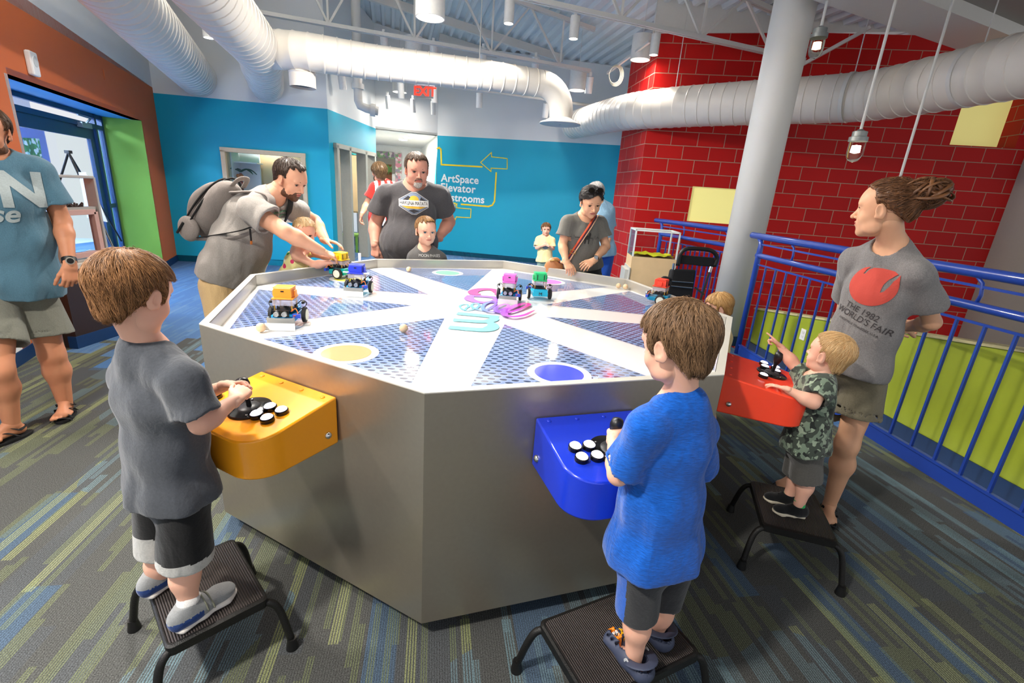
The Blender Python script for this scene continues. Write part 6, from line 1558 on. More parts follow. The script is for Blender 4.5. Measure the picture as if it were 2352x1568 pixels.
# ================================================================ THE PEOPLE
sk_light = skin('fair child skin', '#e9b39a'); sk_pale = skin('pale rosy skin', '#e9b49c'); sk_tan = skin('tanned skin', '#c98a68'); sk_mid = skin('medium skin', '#d9a283'); sk_warm = skin('warm skin', '#dca987')
m_sole = M('white foam sole', '#dcd6cf', rough=.6); m_sockw = cloth('white sock knit', '#e4e2e0', sc=300)
# ---------- boy on the left stool
def Y3(px, py, y): return Yp(px, py, y)
hc = Y3(308, 672, 1.17)
P = person('person', 'small boy in a dark grey t-shirt and black shorts standing on the left step stool', (-1.0, 1.2, .235), 0.203, hc, (-14, -14, 0), Y3(342, 806, 1.18), Y3(365, 908, 1.185), Y3(398, 1112, 1.20),
           (Y3(420, 876, 1.11), Y3(305, 860, 1.26)), (Y3(462, 972, 1.10), Y3(415, 925, 1.38)), (Y3(540, 918, 1.22), Y3(522, 884, 1.34)),
           (Y3(425, 1150, 1.15), Y3(360, 1140, 1.25)), (Y3(428, 1295, 1.16), Y3(372, 1268, 1.26)), (Y3(436, 1390, 1.135), Y3(368, 1345, 1.25)), -27, sk_light, s=.63, kid=1, girth=1.02, res=.0055, hres=84,
           hands=(dict(d=Y3(572, 880, 1.30)-Y3(540, 918, 1.22), b=(.3, -.8, .5), L=.118, curl=(50, 70, 40), side=-1, thumb=(30, 10)), dict(d=(.6, .05, .1), b=(-.2, .5, .8), L=.118, curl=(45, 60, 40), side=1)), shw=.13)
boyL = P
tshirt(P, cloth('charcoal t-shirt', '#4b4e54'), inf=.014, drape=.020, hem=.02, sleeve=.80, flare=.018, fold=.009, seed=2)
def fmL(c):
    fm = np.zeros(len(c), int); z = c[:, 2]; fw = (c-A3(boyL.pelvis))@A3(boyL.fwd)
    fm[(z < .485-.12*(fw+.02)) & (z < .52)] = 1; return fm
shorts(P, [cloth('black jersey', '#0e0e10', bump=.15), cloth('light grey jersey', '#b9b7b2')], length=.90, flare=.026, fm=fmL, seed=4)
cutL = std_cut(fringe=.80, side=.42, nape=.16, temple=.12)
f = hair_field(P, .046, cutL, noise_amp=.016, back=.1); hm = hairmat('brown child hair', '#563620', '#b98555'); build_hair(P, f, hm, freq=34, n=5200, wid=.0036)
shU = cloth('grey sneaker mesh', '#8f9192', sc=300); shN = cloth('navy sneaker', '#1f3f7d', sc=200)
for a, d in ((P.an[0], Vector((.42, .91))), (P.an[1], Vector((.30, .95)))):
    P_knee[0] = P.kn[0] if a is P.an[0] else P.kn[1]
    shoe(P, a, d, .20, .2365, [shU, m_sole, shN], sock=(m_sockw, .035, .031), strap=2, strapmat=M('olive grey strap', '#77786a', rough=.8))
tb = bvh(P.shirt); rL = Vector((-P.fwd.y, P.fwd.x, 0))
for k, (ch, dz) in enumerate((('D O', .02), ('Z E', -.045))): project(None, tb, ftext(ch, .055, bold=.001), 'lettering', m_whiteplastic, P.chest.lerp(P.pelvis, .45)+P.fwd*.1+Vector((0, 0, dz)), -rL*-1, (0, 0, 1), P.shirt, off=.003, maxlen=.01)
# white piping on the shorts
q = MB(); sp_ = [Y3(453, 1130, 1.10), Y3(459, 1165, 1.09), Y3(462, 1200, 1.09), Y3(466, 1240, 1.10)]
# ---------- boy in blue on the front stool
hc = Y3(1553, 788, 1.13)
P = person('person', 'small boy in a bright blue t-shirt seen from behind on the front step stool', (.45, 1.14, .235), .206, hc, (40, -12, 0), Y3(1563, 920, 1.14), Y3(1545, 1015, 1.14), Y3(1505, 1255, 1.13),
           (Y3(1606, 985, 1.19), Y3(1482, 985, 1.07)), (Y3(1600, 1080, 1.33), Y3(1420, 1090, 1.10)), (Y3(1470, 1010, 1.42), Y3(1408, 1005, 1.25)),
           (Y3(1550, 1290, 1.20), Y3(1475, 1300, 1.09)), (Y3(1520, 1375, 1.21), Y3(1462, 1400, 1.10)), (Y3(1500, 1462, 1.20), Y3(1455, 1512, 1.09)), 18, sk_light, s=.64, kid=1, girth=1.0, res=.0055, hres=84,
           hands=(dict(d=(-.5, .1, .1), b=(.1, .4, .8), L=.118, curl=(50, 60, 40), side=-1), dict(d=Y3(1412, 972, 1.33)-Y3(1408, 1005, 1.25), b=(-.5, -.6, .5), L=.118, curl=(40, 60, 40), side=1, thumb=(30, 10))),
           feet=None)
boyB = P
m_bluetee = cloth('blue heather tee', '#0f57b4', heather=.38, sc=60, stretch=(1, 1, 6), bump=.3)
tshirt(P, m_bluetee, inf=.013, drape=.026, hem=.035, sleeve=.82, flare=.020, fold=.011, seed=5, folds=(14, 14, 2))
def fmB(c):
    fm = np.zeros(len(c), int); v = c-A3(boyB.hip[1]); a = v@A3(boyB.right); b = v@A3(boyB.fwd)
    fm[(a < -.028) & (np.abs(b-.012) < .034)] = 1; return fm
shorts(P, [cloth('dark grey jersey', '#2f3033'), cloth('blue side panel', '#1a5cc0')], length=1.02, flare=.016, fm=fmB, seed=6)
cutB = std_cut(fringe=.80, side=.42, nape=.14, temple=.14)
f = hair_field(P, .048, cutB, noise_amp=.016); hm2 = hairmat('dark brown child hair', '#4f3826', '#a5805c'); build_hair(P, f, hm2, freq=34, n=5200, wid=.0036, whorl=(.05, -.30, .93))
# clogs
m_clog = M('navy clog foam', '#3b4258', rough=.55, bump=.1)
P_SIDE[0] = 1
def clog(P, ankle, d2, zf, L, charms=False):
    d = Vector((d2[0], d2[1], 0)).normalized(); b = Vector((ankle.x, ankle.y, zf)); r = Vector((d.y, -d.x, 0)); W = L*.21; dn, rn, z = A3(d), A3(r), np.array([0, 0, 1.]); bb = A3(b)
    f = Fld(bb-L*np.array([1, 1, .1]), bb+L*np.array([1, 1, .6]), .0036); heel = bb-dn*L*.22
    f.econe(heel+z*.13*L, bb+dn*.05*L+z*.12*L, W*.95, .17*L, W*.9, .15*L, rn, .02); f.econe(bb+dn*.08*L+z*.14*L, bb+dn*.46*L+z*.12*L, W*.95, .17*L, W*1.08, .13*L, rn, .03)
    f.plane(bb+z*.003, -z, mode='i'); f.econe(heel+dn*.02*L+z*.16*L, bb+dn*.16*L+z*.18*L, W*.72, .17*L, W*.68, .20*L, rn, 0, 's')
    # holes
    for i, (u, v_) in enumerate([(u, v_) for u in (.28, .38, .48) for v_ in (-.55, -.18, .18, .55)]+[(.62, -.4), (.62, .4)]): f.cone(bb+dn*u*L+rn*v_*W+z*.15*L, bb+dn*u*L+rn*v_*W*1.2+z*.40*L, .006, .006, 0, 's')
    V, Q = f.mesh(); V = relax(V, Q, 1, .4); c = V[Q].mean(1); fm = ((c[:, 2]-zf) < .012).astype(int)*0
    o = vmesh('clog', V, Q, [m_clog], P.root)
    st = MB(); pts = []
    for k in range(13):
        a = PI*k/12; pts.append(b-d*(L*.05+math.sin(a)*L*.27)+r*math.cos(a)*W*1.02+Vector((0, 0, L*(.26+.10*math.sin(a)))))
    st.tube(pts, .010, 10, flat=(1.5, .35)); st.build('heel_strap', m_clog, o, smooth=True)
    for s in (-1, 1):
        q = MB(); q.cyl(b-d*L*.05+r*s*W*1.0+Vector((0, 0, L*.26)), b-d*L*.05+r*s*W*1.10+Vector((0, 0, L*.26)), .009, n=16); q.build('rivet', M('grey white rivet', '#b9bdc2', rough=.3), o)
    return o, b, d, r, W
P_knee[0] = P.kn[1]
cl, b, d, r, W = clog(P, P.an[1], (-.50, .86), .2375, .19)
# flame badge with number
n_up = (Vector((0, 0, 1))+d*.35).normalized(); bt = bvh(cl)
o_ = b+d*.19*.42+Vector((0, 0, .045))
fl = flat([[(-.012, .03), (-.004, .012), (-.010, -.002), (-.012, -.02), (-.002, -.04), (.006, -.022), (.011, -.012), (.010, .006), (.013, .03), (.004, .022)]])
project(None, bt, fl, 'flame_badge', M('orange badge', '#f08a1c', rough=.3), o_+r*(-.006), r, d, cl, off=.004, maxlen=.006)
fl = flat([[(-.015, .026), (.012, .030), (.012, .048), (-.015, .044)]]); project(None, bt, fl, 'red_badge', M('red badge', '#c8321e', rough=.3), o_+r*(-.006), r, d, cl, off=.005, maxlen=.006)
project(None, bt, ftext('95', .022, bold=.0005), 'badge_number', m_whiteplastic, o_+r*(-.008)-d*.004, r, d, cl, off=.006, maxlen=.004)
fl = flat([[(-.008, -.016), (.006, -.014), (.008, .012), (.004, .02), (-.006, .016)]]); project(None, bt, fl, 'yellow_badge', M('yellow badge', '#f2b41c', rough=.3), o_+r*(.018)-d*.008, r, d, cl, off=.005, maxlen=.006)
P_knee[0] = P.kn[0]; clog(P, P.an[0], (-.42, .9), .2375, .19)
# bare feet inside the clogs
f = Fld(A3(P.an[1])-.16, A3(P.an[1])+.16, .004)
for a, d2 in ((P.an[1], (-.50, .86)), ): foot(f, P, a+Vector((0, 0, -.0)), d2, .155)
V, Q = f.mesh(); vmesh('foot', V, Q, sk_light, P.root)
f = Fld(A3(P.an[0])-.16, A3(P.an[0])+.16, .004); foot(f, P, P.an[0], (-.42, .9), .155); V, Q = f.mesh(); vmesh('foot', V, Q, sk_light, P.root)
# ---------- toddler
hc = Y3(1904, 812, 1.96)
P = person('person', 'blond toddler in a camouflage top pointing over the red console', (1.42, 1.95, .235), .192, hc, (34, 8, 0), Y3(1880, 872, 1.96), Y3(1868, 910, 1.96), Y3(1850, 1010, 1.955),
           (Y3(1853, 873, 2.03), Y3(1888, 893, 1.89)), (Y3(1822, 835, 2.10), Y3(1868, 925, 1.84)), (Y3(1793, 796, 2.14), Y3(1806, 893, 1.90)),
           (Y3(1842, 1025, 2.0), Y3(1856, 1030, 1.92)), (Y3(1830, 1090, 2.0), Y3(1850, 1098, 1.92)), (Y3(1810, 1140, 1.99), Y3(1835, 1158, 1.90)), 58, sk_pale, s=.52, kid=1.3, girth=1.12, res=.0055, hres=72,
           hands=(dict(d=Y3(1763, 768, 2.18)-Y3(1793, 796, 2.14), b=(-.2, .5, .8), L=.10, point=True, side=-1, curl=(20, 30, 20)), dict(d=Y3(1762, 880, 1.96)-Y3(1806, 893, 1.90), b=(.1, .1, 1), L=.10, side=1, curl=(4, 10, 8), spread=9, thumb=(50, 5))))
tod = P
def camo():
    m, t, b = base('green camouflage', '#4a5546', rough=.9, sheen=.2); tc = t.new('ShaderNodeTexCoord')
    col = lin('#3a433a')
    for i, (c, th) in enumerate((('#6e7f6c', .54), ('#1c211e', .58), ('#8d9c86', .62))):
        mp = t.new('ShaderNodeMapping'); mp.inputs['Location'].default_value = (i*3.1, i*1.7, i); t.link(tc.outputs['Object'], mp.inputs['Vector']); nz = t.new('ShaderNodeTexNoise', inp={'Scale': 34, 'Detail': 1}); t.link(mp.outputs[0], nz.inputs['Vector'])
        col = t.mix(t.math('GREATER_THAN', nz.outputs['Fac'], th), col, lin(c))
    t.link(col, b.inputs['Base Color']); return m
tshirt(P, camo(), inf=.012, drape=.016, hem=.035, sleeve=.75, flare=.014, fold=.006, seed=9)
shorts(P, cloth('grey sweat fabric', '#55534f'), length=1.0, flare=.022, seed=3)
f = hair_field(P, .028, std_cut(fringe=.84, side=.44, nape=.18, temple=.06), noise_amp=.010); build_hair(P, f, hairmat('blond toddler hair', '#c9955a', '#f0d3a0'), freq=26, n=1600, wid=.0045, lift=.01, whorl=(.03, -.36, .86))
m_bsh = cloth('black sneaker canvas', '#17181a', sc=300); m_gs = cloth('green sock', '#1fae5a', sc=300); m_cs = M('cream sole', '#cfc6b0', rough=.6)
for a, k, d2 in ((P.an[1], P.kn[1], (-.97, .22)), (P.an[0], P.kn[0], (-.95, .3))):
    P_knee[0] = k; s_ = shoe(P, a, d2, .145, .2375, [m_bsh, m_cs], sock=(m_gs, .022, .024), H=.40, res=.0036, strap=2, strapmat=m_black)
# ---------- woman at the railing
hc = Y3(2030, 480, 2.26)
P = person('person', 'woman with a messy brown bun and grey fair t-shirt leaning by the blue railing', (1.83, 2.3, 0), .256, hc, (44, -2, 0), Y3(2050, 566, 2.27), Y3(2020, 672, 2.27), Y3(1955, 835, 2.26),
           (Y3(1965, 600, 2.42), Y3(2110, 630, 2.12)), (Y3(1935, 730, 2.60), Y3(2140, 740, 2.17)), (Y3(2040, 740, 2.72), Y3(2080, 752, 2.42)),
           (Y3(1905, 870, 2.34), Y3(1990, 880, 2.19)), (Y3(1868, 1010, 2.36), Y3(1945, 1020, 2.16)), (Y3(1822, 1100, 2.50), Y3(1903, 1165, 2.24)), 116, sk_warm, s=.93, fem=1, girth=.93, res=.0075, hres=84, lip='#b8655c', brow=M('brown brow', '#5a3d2a', rough=.8), iris=m_irisb, gaze=(0, -5),
           hands=(dict(d=(.6, -.3, 0), b=(0, 1, 0), L=.17, side=-1), dict(d=(.75, .25, .12), b=(.3, -.8, .5), L=.17, side=1, curl=(25, 25, 15))))
wom = P
tsh = tshirt(P, cloth('grey heather tee', '#7b7877', heather=.25, sc=220), inf=.015, drape=.012, hem=.045, sleeve=.62, flare=.024, fold=.010, seed=12, folds=(7, 7, 5))
shorts(P, cloth('olive shorts', '#6b6553'), length=.52, flare=.035, seed=7, inf=.014)
tb = bvh(tsh); ctr = Y3(1988, 648, 2.0); nrm = Vector((-.86, -.5, 0)).normalized(); rt2 = Vector((0, 0, 1)).cross(nrm); rt2 = Vector((-nrm.y, nrm.x, 0))
chu = ((P.chest-P.pelvis).normalized()+rt2*.26).normalized(); rt2 = (rt2-chu*rt2.dot(chu)).normalized()
def prt(me, name, mat, px, py, off=.003, ml=.016):
    o = Y3(px, py, 2.15); return project(None, tb, me, name, mat, o, rt2, chu, tsh, off=off, maxlen=ml)
m_flame = M('faded red print', '#c0483c', rough=.85); m_ink = M('faded dark ink', '#3a3536', rough=.9)
R1 = .102
ball = [(R1*1.0*math.cos(math.radians(a)), R1*.93*math.sin(math.radians(a))) for a in range(0, 361, 8)]
ball = [(R1*math.cos(math.radians(a)), R1*.9*math.sin(math.radians(a))) for a in range(150, 390, 8)]
flame = ball+[(x_*.88, y_*.88) for x_, y_ in [(.097, .075), (.088, .105), (.080, .085), (.070, .062), (.072, .03), (.068, .0), (.058, -.012), (.052, .005), (.046, .03), (.048, .06), (.062, .088), (.075, .102), (.05, .108), (.02, .104), (-.01, .098), (-.045, .085), (-.060, .068), (-.066, .040), (-.075, .036), (-.073, .062), (-.062, .082), (-.088, .068)]]
prt(flat([flame]), 'flame_print', m_flame, 1975, 652)
prt(ftext('THE 1982', .040), 'lettering', m_ink, 1950, 712, .004); prt(ftext("WORLD'S FAIR", .040), 'lettering', m_ink, 1952, 732, .004); prt(ftext('KNOXVILLE TENNESSEE, U.S.A.', .0145), 'lettering', m_ink, 1944, 748, .004)
def bunx(f):
    f.ell((0, -.50, .78), (.25, .22, .25), .06); f.ell((.05, -.70, .86), (.14, .14, .15), .05)
    f.ell((0, -.36, .62), (.16, .14, .16), .08); f.ell((0, -.40, .45), (.13, .10, .12), .06); f.ell((0, -.42, .66), (.20, .13, .1), .08)
def cutW(f):
    def fn(X, Y, Z):
        return np.maximum(Z-(.90-.0*Y-np.maximum(0, .30-Y)*.55)-vnoise(X*12, Y*12, Z*3)*.02, .16-Y-(.9-Z)*.30)
    f.op(f.lo, f.lo+f.h*f.n, fn, .02, 's')
    f.op(f.lo, f.lo+f.h*f.n, lambda X, Y, Z: Z-np.where(Y > -.15, .50, .50-(np.minimum(.3, -.15-Y))*.9)-vnoise(X*16, Y*16, Z*0)*.03, .02, 's')
    for s in (-1, 1): f.ell((s*.38, -.0, .46), (.10, .10, .15), .02, 's')
f = hair_field(P, .034, cutW, bunx, noise_amp=.016); hw = hairmat('brown woman hair', '#3a2215', '#8a5c38'); build_hair(P, f, hw, freq=26, c=(0, -.47, .78), n=1800, pull=(0, -.48, .76), ln=.5, mess=.10, lift=.012)
# loose loops of the bun
mb = MB()
for k in range(44):
    a = rng.rand()*2*PI; b2 = rng.rand()*PI; c = Vector((rng.randn()*.04, -.54+rng.randn()*.06, .78)); r = .17+.12*rng.rand(); ax1 = Vector((math.cos(a), math.sin(a), rng.rand()-.5)).normalized(); ax2 = ax1.cross(Vector((rng.rand(), rng.rand(), rng.rand())).normalized()).normalized()
    pts = [P.HM@(c+ax1*r*math.cos(t)+ax2*r*math.sin(t)*.9) for t in [b2+PI*1.3*i/14 for i in range(15)]]; mb.tube(pts, [.0022+.0055*math.sin(PI*i/14) for i in range(15)], 6, flat=(1.3, .7))
o = mb.build('bun_locks', hw, P.root, smooth=True); a = o.data.attributes.new('st', 'FLOAT_VECTOR', 'POINT'); a.data.foreach_set('vector', (rng.rand(len(o.data.vertices), 3)*0.6+np.arange(len(o.data.vertices))[:, None]//90).astype(np.float32).ravel())
mb = MB()
for k in range(60):
    th = rng.rand()*PI-.2; x = (rng.rand()-.5)*.5; p0_ = Vector((x, -.35+.55*math.cos(th)*.6, .93+.05*math.sin(th))) if k % 2 else Vector((x*.5, -.5, .85)); d_ = Vector((rng.randn()*.4, -.5+rng.randn()*.4, .5+rng.randn()*.5)).normalized()*.12
    pts = [P.HM@(p0_+d_*t+Vector((rng.randn()*.006, rng.randn()*.006, -.08*t*t))) for t in (0, .3, .6, 1)]; mb.tube(pts, .0006, 4)
mb.build('flyaway_hair', M('fine brown hair', '#7a5236', rough=.5), P.root)['kind'] = 'stuff'
# sandals
def sandal(P, ankle, d2, zf, L, mat):
    d = Vector((d2[0], d2[1], 0)).normalized(); r = Vector((d.y, -d.x, 0)); b = Vector((ankle.x, ankle.y, zf)); W = L*.20
    out = []
    for k in range(30):
        a = 2*PI*k/30; u = .13+.44*math.cos(a); w = W*(.88+.18*(math.cos(a) > 0)*abs(math.cos(a)))*math.sin(a); out.append(b+d*u*L+r*w)
    mb = MB(); mb.prism([(p.x, p.y) for p in out], zf+.001, zf+.018); o = mb.build('sandal', mat, P.root, bevel=.003)
    def st(pts, nm='strap'):
        q = MB(); q.tube(smooth_path([b+d*u*L+r*w*W+Vector((0, 0, h*L)) for u, w, h in pts], 5), .007, 8, flat=(1.3, .35)); q.build(nm, mat, o, smooth=True)
    st([(.42, -1, .06), (.40, -.6, .17), (.30, 0, .235), (.16, .7, .22), (.02, .95, .1)]); st([(.42, 1, .06), (.38, .6, .17), (.30, 0, .24), (.16, -.7, .22), (.02, -.95, .1)])
    st([(.50, -1, .05), (.52, -.5, .125), (.52, .5, .125), (.48, 1, .05)]); st([(-.02, -.8, .22), (.10, -.35, .32), (.13, 0, .34), (.10, .35, .32), (-.02, .8, .22), (-.16, .4, .24), (-.19, 0, .25), (-.16, -.4, .24), (-.02, -.8, .22)], 'ankle_strap')
    q = MB(); q.box(b+d*.10*L+r*W*.55+Vector((0, 0, .31*L)), (.016, .016, .01)); q.build('buckle', m_black, o)
    f = Fld(A3(ankle)-np.array([L, L, .2]), A3(ankle)+np.array([L, L, .12]), .0042); foot(f, P, Vector((ankle.x, ankle.y, zf+.018+L*.30)), d2, L*.93); f.cone(A3(ankle), (ankle.x, ankle.y, zf+.018+L*.30), .034*P.s, .12*L, .01); V, Q = f.mesh(); V = relax(V, Q, 1, .4); vmesh('foot', V, Q, P.body.data.materials[0], P.root)
m_sand = M('black webbing', '#121214', rough=.8)
P_SIDE[0] = -1
sandal(P, P.an[1], Z2(1912, 1210) if False else (Zp(1912, 1215, .02)-Zp(1903, 1165, .02)).to_2d(), 0, .235, m_sand); P_SIDE[0] = 1; sandal(P, P.an[0], (-.8, -.3), 0, .235, m_sand)
# ---------- man at the left edge
P = person('person', 'man in a faded blue t-shirt, grey shorts and black sandals at the left edge', (-2.75, 2.65, 0), .25, Y3(-32, 300, 2.66), (207, -6, 0), Y3(-22, 362, 2.67), Y3(5, 450, 2.67), Y3(35, 640, 2.69),
           (Y3(-120, 392, 2.5), Y3(92, 392, 2.82)), (Y3(-175, 520, 2.4), Y3(143, 508, 2.86)), (Y3(-130, 640, 2.35), Y3(161, 608, 2.74)),
           (Y3(-10, 690, 2.6), Y3(82, 688, 2.76)), (Y3(-2, 855, 2.42), Y3(120, 815, 2.74)), (Y3(28, 975, 2.44), Y3(152, 935, 2.76)), 212, sk_tan, s=1.03, girth=1.04, res=.008, hres=72, brow=M('brown brow', '#5a3d2a'),
           hands=(dict(d=(0, 0, -1), b=(0, -1, 0), L=.19, side=-1), dict(d=(.10, -.28, -1), b=(.8, -.4, .2), L=.195, side=1, curl=(38, 45, 30), thumb=(25, 25))))
m1 = P
ts = tshirt(P, cloth('faded blue t-shirt', '#54788a', heather=.14, sc=200), inf=.018, drape=.022, hem=.09, sleeve=.66, flare=.026, fold=.012, seed=21, folds=(7, 7, 3))
shorts(P, cloth('grey green shorts', '#77776c'), length=.62, flare=.045, seed=22, inf=.014, fold=.007)
f = hair_field(P, .03, std_cut(fringe=.90, side=.54, nape=.28), noise_amp=.010); build_hair(P, f, hairmat('short brown hair', '#3c2819', '#6e4d33'))
beard(P, hairmat('brown stubble', '#4b3020', '#7a5238'), thick=.016)
tb = bvh(ts); nrm = (CAM-P.chest); nrm.z = 0; nrm.normalize(); rt2 = Vector((-nrm.y, nrm.x, 0)); m_pale = M('cracked pale print', '#a9b3b3', rough=.9, noise=.2, nscale=120)
project(None, tb, ftext('ON', .25, bold=.010), 'lettering', m_pale, Y3(-10, 437, 2.6), rt2, (0, 0, 1), ts, off=.004, maxlen=.03)
project(None, tb, ftext('nse', .13, bold=.003, shear=.3), 'lettering', m_pale, Y3(-12, 490, 2.6), rt2, (0, 0, 1), ts, off=.004, maxlen=.02)
w_ = P.wr[1]; dv = (P.el[1]-w_).normalized(); wc = w_+dv*.03
q = MB(); q.tube([wc-dv*.012, wc+dv*.012], .036, 20); wt = q.build('watch', m_black, P.root, auto=.6)
q = MB(); tc_ = Vector((.75, -.65, .05)).normalized(); q.cyl(wc+tc_*.030, wc+tc_*.044, .021, n=24); q.build('watch_face', M('watch bezel', '#b5b0a4', rough=.3, metal=.4), wt, auto=.6); q = MB(); q.cyl(wc+tc_*.044, wc+tc_*.046, .016, n=24); q.build('dial', m_black, wt)
P_SIDE[0] = -1; sandal(P, P.an[1], (.195, -.327), 0, .275, m_sand); P_SIDE[0] = 1; sandal(P, P.an[0], (-.10, -.4), 0, .275, m_sand)
# ---------- man with the backpack
hipR = Y3(500, 655, 3.22); hipL = Y3(560, 650, 3.42)
P = person('person', 'bearded man in a grey t-shirt and khaki trousers reaching over the table', (-2.0, 3.32, 0), .255, Y3(668, 412, 3.38), (-104, -24, 0), Y3(622, 452, 3.36), Y3(572, 500, 3.36), Y3(533, 610, 3.34),
           (Y3(578, 482, 3.17), Y3(650, 468, 3.52)), (Y3(655, 532, 3.14), Y3(722, 508, 3.85)), (Y3(738, 576, 3.26), Y3(748, 552, 3.72)),
           (hipR, hipL), (hipR+Vector((.06, -.05, -.42)), hipL+Vector((.02, 0, -.42))), (hipR+Vector((.0, 0, -.80)), hipL+Vector((-.02, .05, -.80))), -104, sk_mid, s=1.06, girth=1.16, res=.008, hres=84, brow=M('brown brow', '#5a3d2a'), gaze=(0, -18), belly=.06,
           hands=(dict(d=Y3(785, 594, 3.34)-Y3(738, 576, 3.26), b=(.05, -.35, .9), L=.19, side=-1, curl=(14, 18, 12), spread=7, thumb=(40, 30)), dict(d=(.9, -.2, -.1), b=(0, .3, 1), L=.19, side=1, curl=(10, 15, 10))))
m2 = P
ts = tshirt(P, cloth('light heather grey tee', '#918b85', heather=.16, sc=200), inf=.018, drape=.030, hem=.10, sleeve=.50, flare=.030, fold=.013, seed=31, folds=(7, 7, 5))
shorts(P, cloth('khaki cotton', '#c3a577', heather=.06), length=1.5, flare=.045, seed=32, inf=.02, fold=.008, name='khaki_trousers', folds=(6, 6, 8))
hs = hairmat('short dark hair', '#2b1f18', '#4e3b2e')
f = hair_field(P, .034, std_cut(fringe=.90, side=.56, nape=.30, temple=.10), noise_amp=.010, sides=.55); build_hair(P, f, hs, ln=.14, n=1400, lift=.012)
beard(P, hairmat('dark stubble', '#3a2418', '#6a452f'), thick=.012, top=.31)
tb = bvh(ts); nrm = Vector((.35, -.93, 0)); rt2 = Vector((.93, .35, 0))
pr_c = Y3(640, 500, 3.2)
project(None, tb, flat([[(-.05, .01), (-.02, .035), (.02, .04), (.055, .02), (.05, .01), (.02, .028), (-.02, .024), (-.045, .003)], [(-.03, -.01), (.0, .012), (.035, .0), (.03, -.03), (.02, -.028), (.024, -.004), (0, .002), (-.022, -.016)]]), 'green_print', M('faded green print', '#4f7a5e', rough=.9), pr_c, rt2, (0, 0, 1), ts, off=.004)
# backpack: a thing of its own, worn on his back
ax = (P.neck-P.pelvis).normalized(); lat = P.right.copy(); bk = ax.cross(lat).normalized()
if bk.dot(P.fwd) > 0: bk = -bk
bc = Y3(500, 482, 3.35)
Rb = Matrix((lat, ax, bk)).transposed(); Rn = np.array(Rb)
bp = empty('backpack', bc, 'grey fabric backpack with black zips on the back of the bending man', 'backpack')
m_bp = cloth('grey backpack fabric', '#857c76', heather=.2, sc=260); m_zip = M('black zip tape', '#121213', rough=.7)
def bpart(name, items, mat, par, h=.008, disp=.006):
    c = A3(bc); f = Fld(c-.42, c+.42, h)
    for it in items: f.ell(c+Rn@np.array(it[0]), it[1], .03, 'u', Rn)
    f.displace(disp, 10, 10, 10, off=2); V, Q = f.mesh(); V = relax(V, Q, 2, .5); return vmesh(name, V, Q, mat, par)
bpart('main_pack', [((0, 0, -.03), (.155, .235, .085)), ((0, .06, -.02), (.145, .17, .09)), ((0, -.08, .0), (.15, .15, .095))], m_bp, bp)
fp = bpart('front_pocket', [((0, -.02, .070), (.138, .19, .060)), ((0, -.06, .085), (.132, .15, .055))], m_bp, bp)
for s in (1, -1): bpart('side_pocket', [((s*.148, -.15, .005), (.042, .085, .085))], m_bp, bp, .007)
def BL(x, y, z): return bc+Rb@Vector((x, y, z))
for (z0, yy, ww) in ((.02, .235, .17), (.062, .20, .16)):
    q = MB(); q.tube([BL(ww*math.cos(a)*1.02, -.12+(yy+.13)*max(0, math.sin(a))**.8, z0-.02*abs(math.cos(a))) for a in [PI*i/20 for i in range(21)]], .0075, 8, flat=(1.2, .8)); q.build('zip', m_zip, bp, smooth=True)
q = MB(); q.tube([BL(.188, -.20, .03), BL(.195, -.11, .02)], .008, 8); q.build('zip', m_zip, bp)
q = MB(); q.tube(smooth_path([BL(-.05, .22, -.05), BL(-.03, .29, -.06), BL(.04, .29, -.06), BL(.06, .22, -.05)], 5), .014, 10, flat=(1.5, .6)); q.build('grab_handle', m_bp, bp, smooth=True)
for i, s in ((0, 1), (1, -1)):
    sh = P.sh[i]; st = [BL(s*.07, .20, -.08), sh.lerp(P.neck, .45)+Vector((0, 0, .075))-P.fwd*.02, sh.lerp(P.neck, .40)+P.fwd*.10+Vector((0, 0, .04)), sh+P.fwd*.115-ax*.09-lat*s*.03, sh+P.fwd*.02-ax*.22+lat*s*.035, BL(s*.12, -.2, -.05)]
    q = MB(); q.tube(smooth_path(st, 6), [.030]*18+[.016]*13, 10, flat=(1.0, .28)); q.build('shoulder_strap', m_bp if i == 0 else m_zip, bp, smooth=True)
wpt = [BL(.13, -.2, -.04), Y3(540, 532, 3.10), Y3(575, 522, 3.09)]
q = MB(); q.tube(smooth_path(wpt, 6), .012, 8, flat=(1.4, .3)); q.build('black_strap', m_zip, bp, smooth=True)
q = MB(); q.tube([Y3(574, 525, 3.085), Y3(577, 553, 3.09)], .009, 8, flat=(1.2, .4)); q.build('strap_end', m_zip, bp)
q = MB(); q.tube([Y3(577, 553, 3.09), Y3(577.5, 561, 3.09)], .0095, 8, flat=(1.2, .5)); q.build('strap_tip', M('orange leather', '#b5651f', rough=.6), bp)
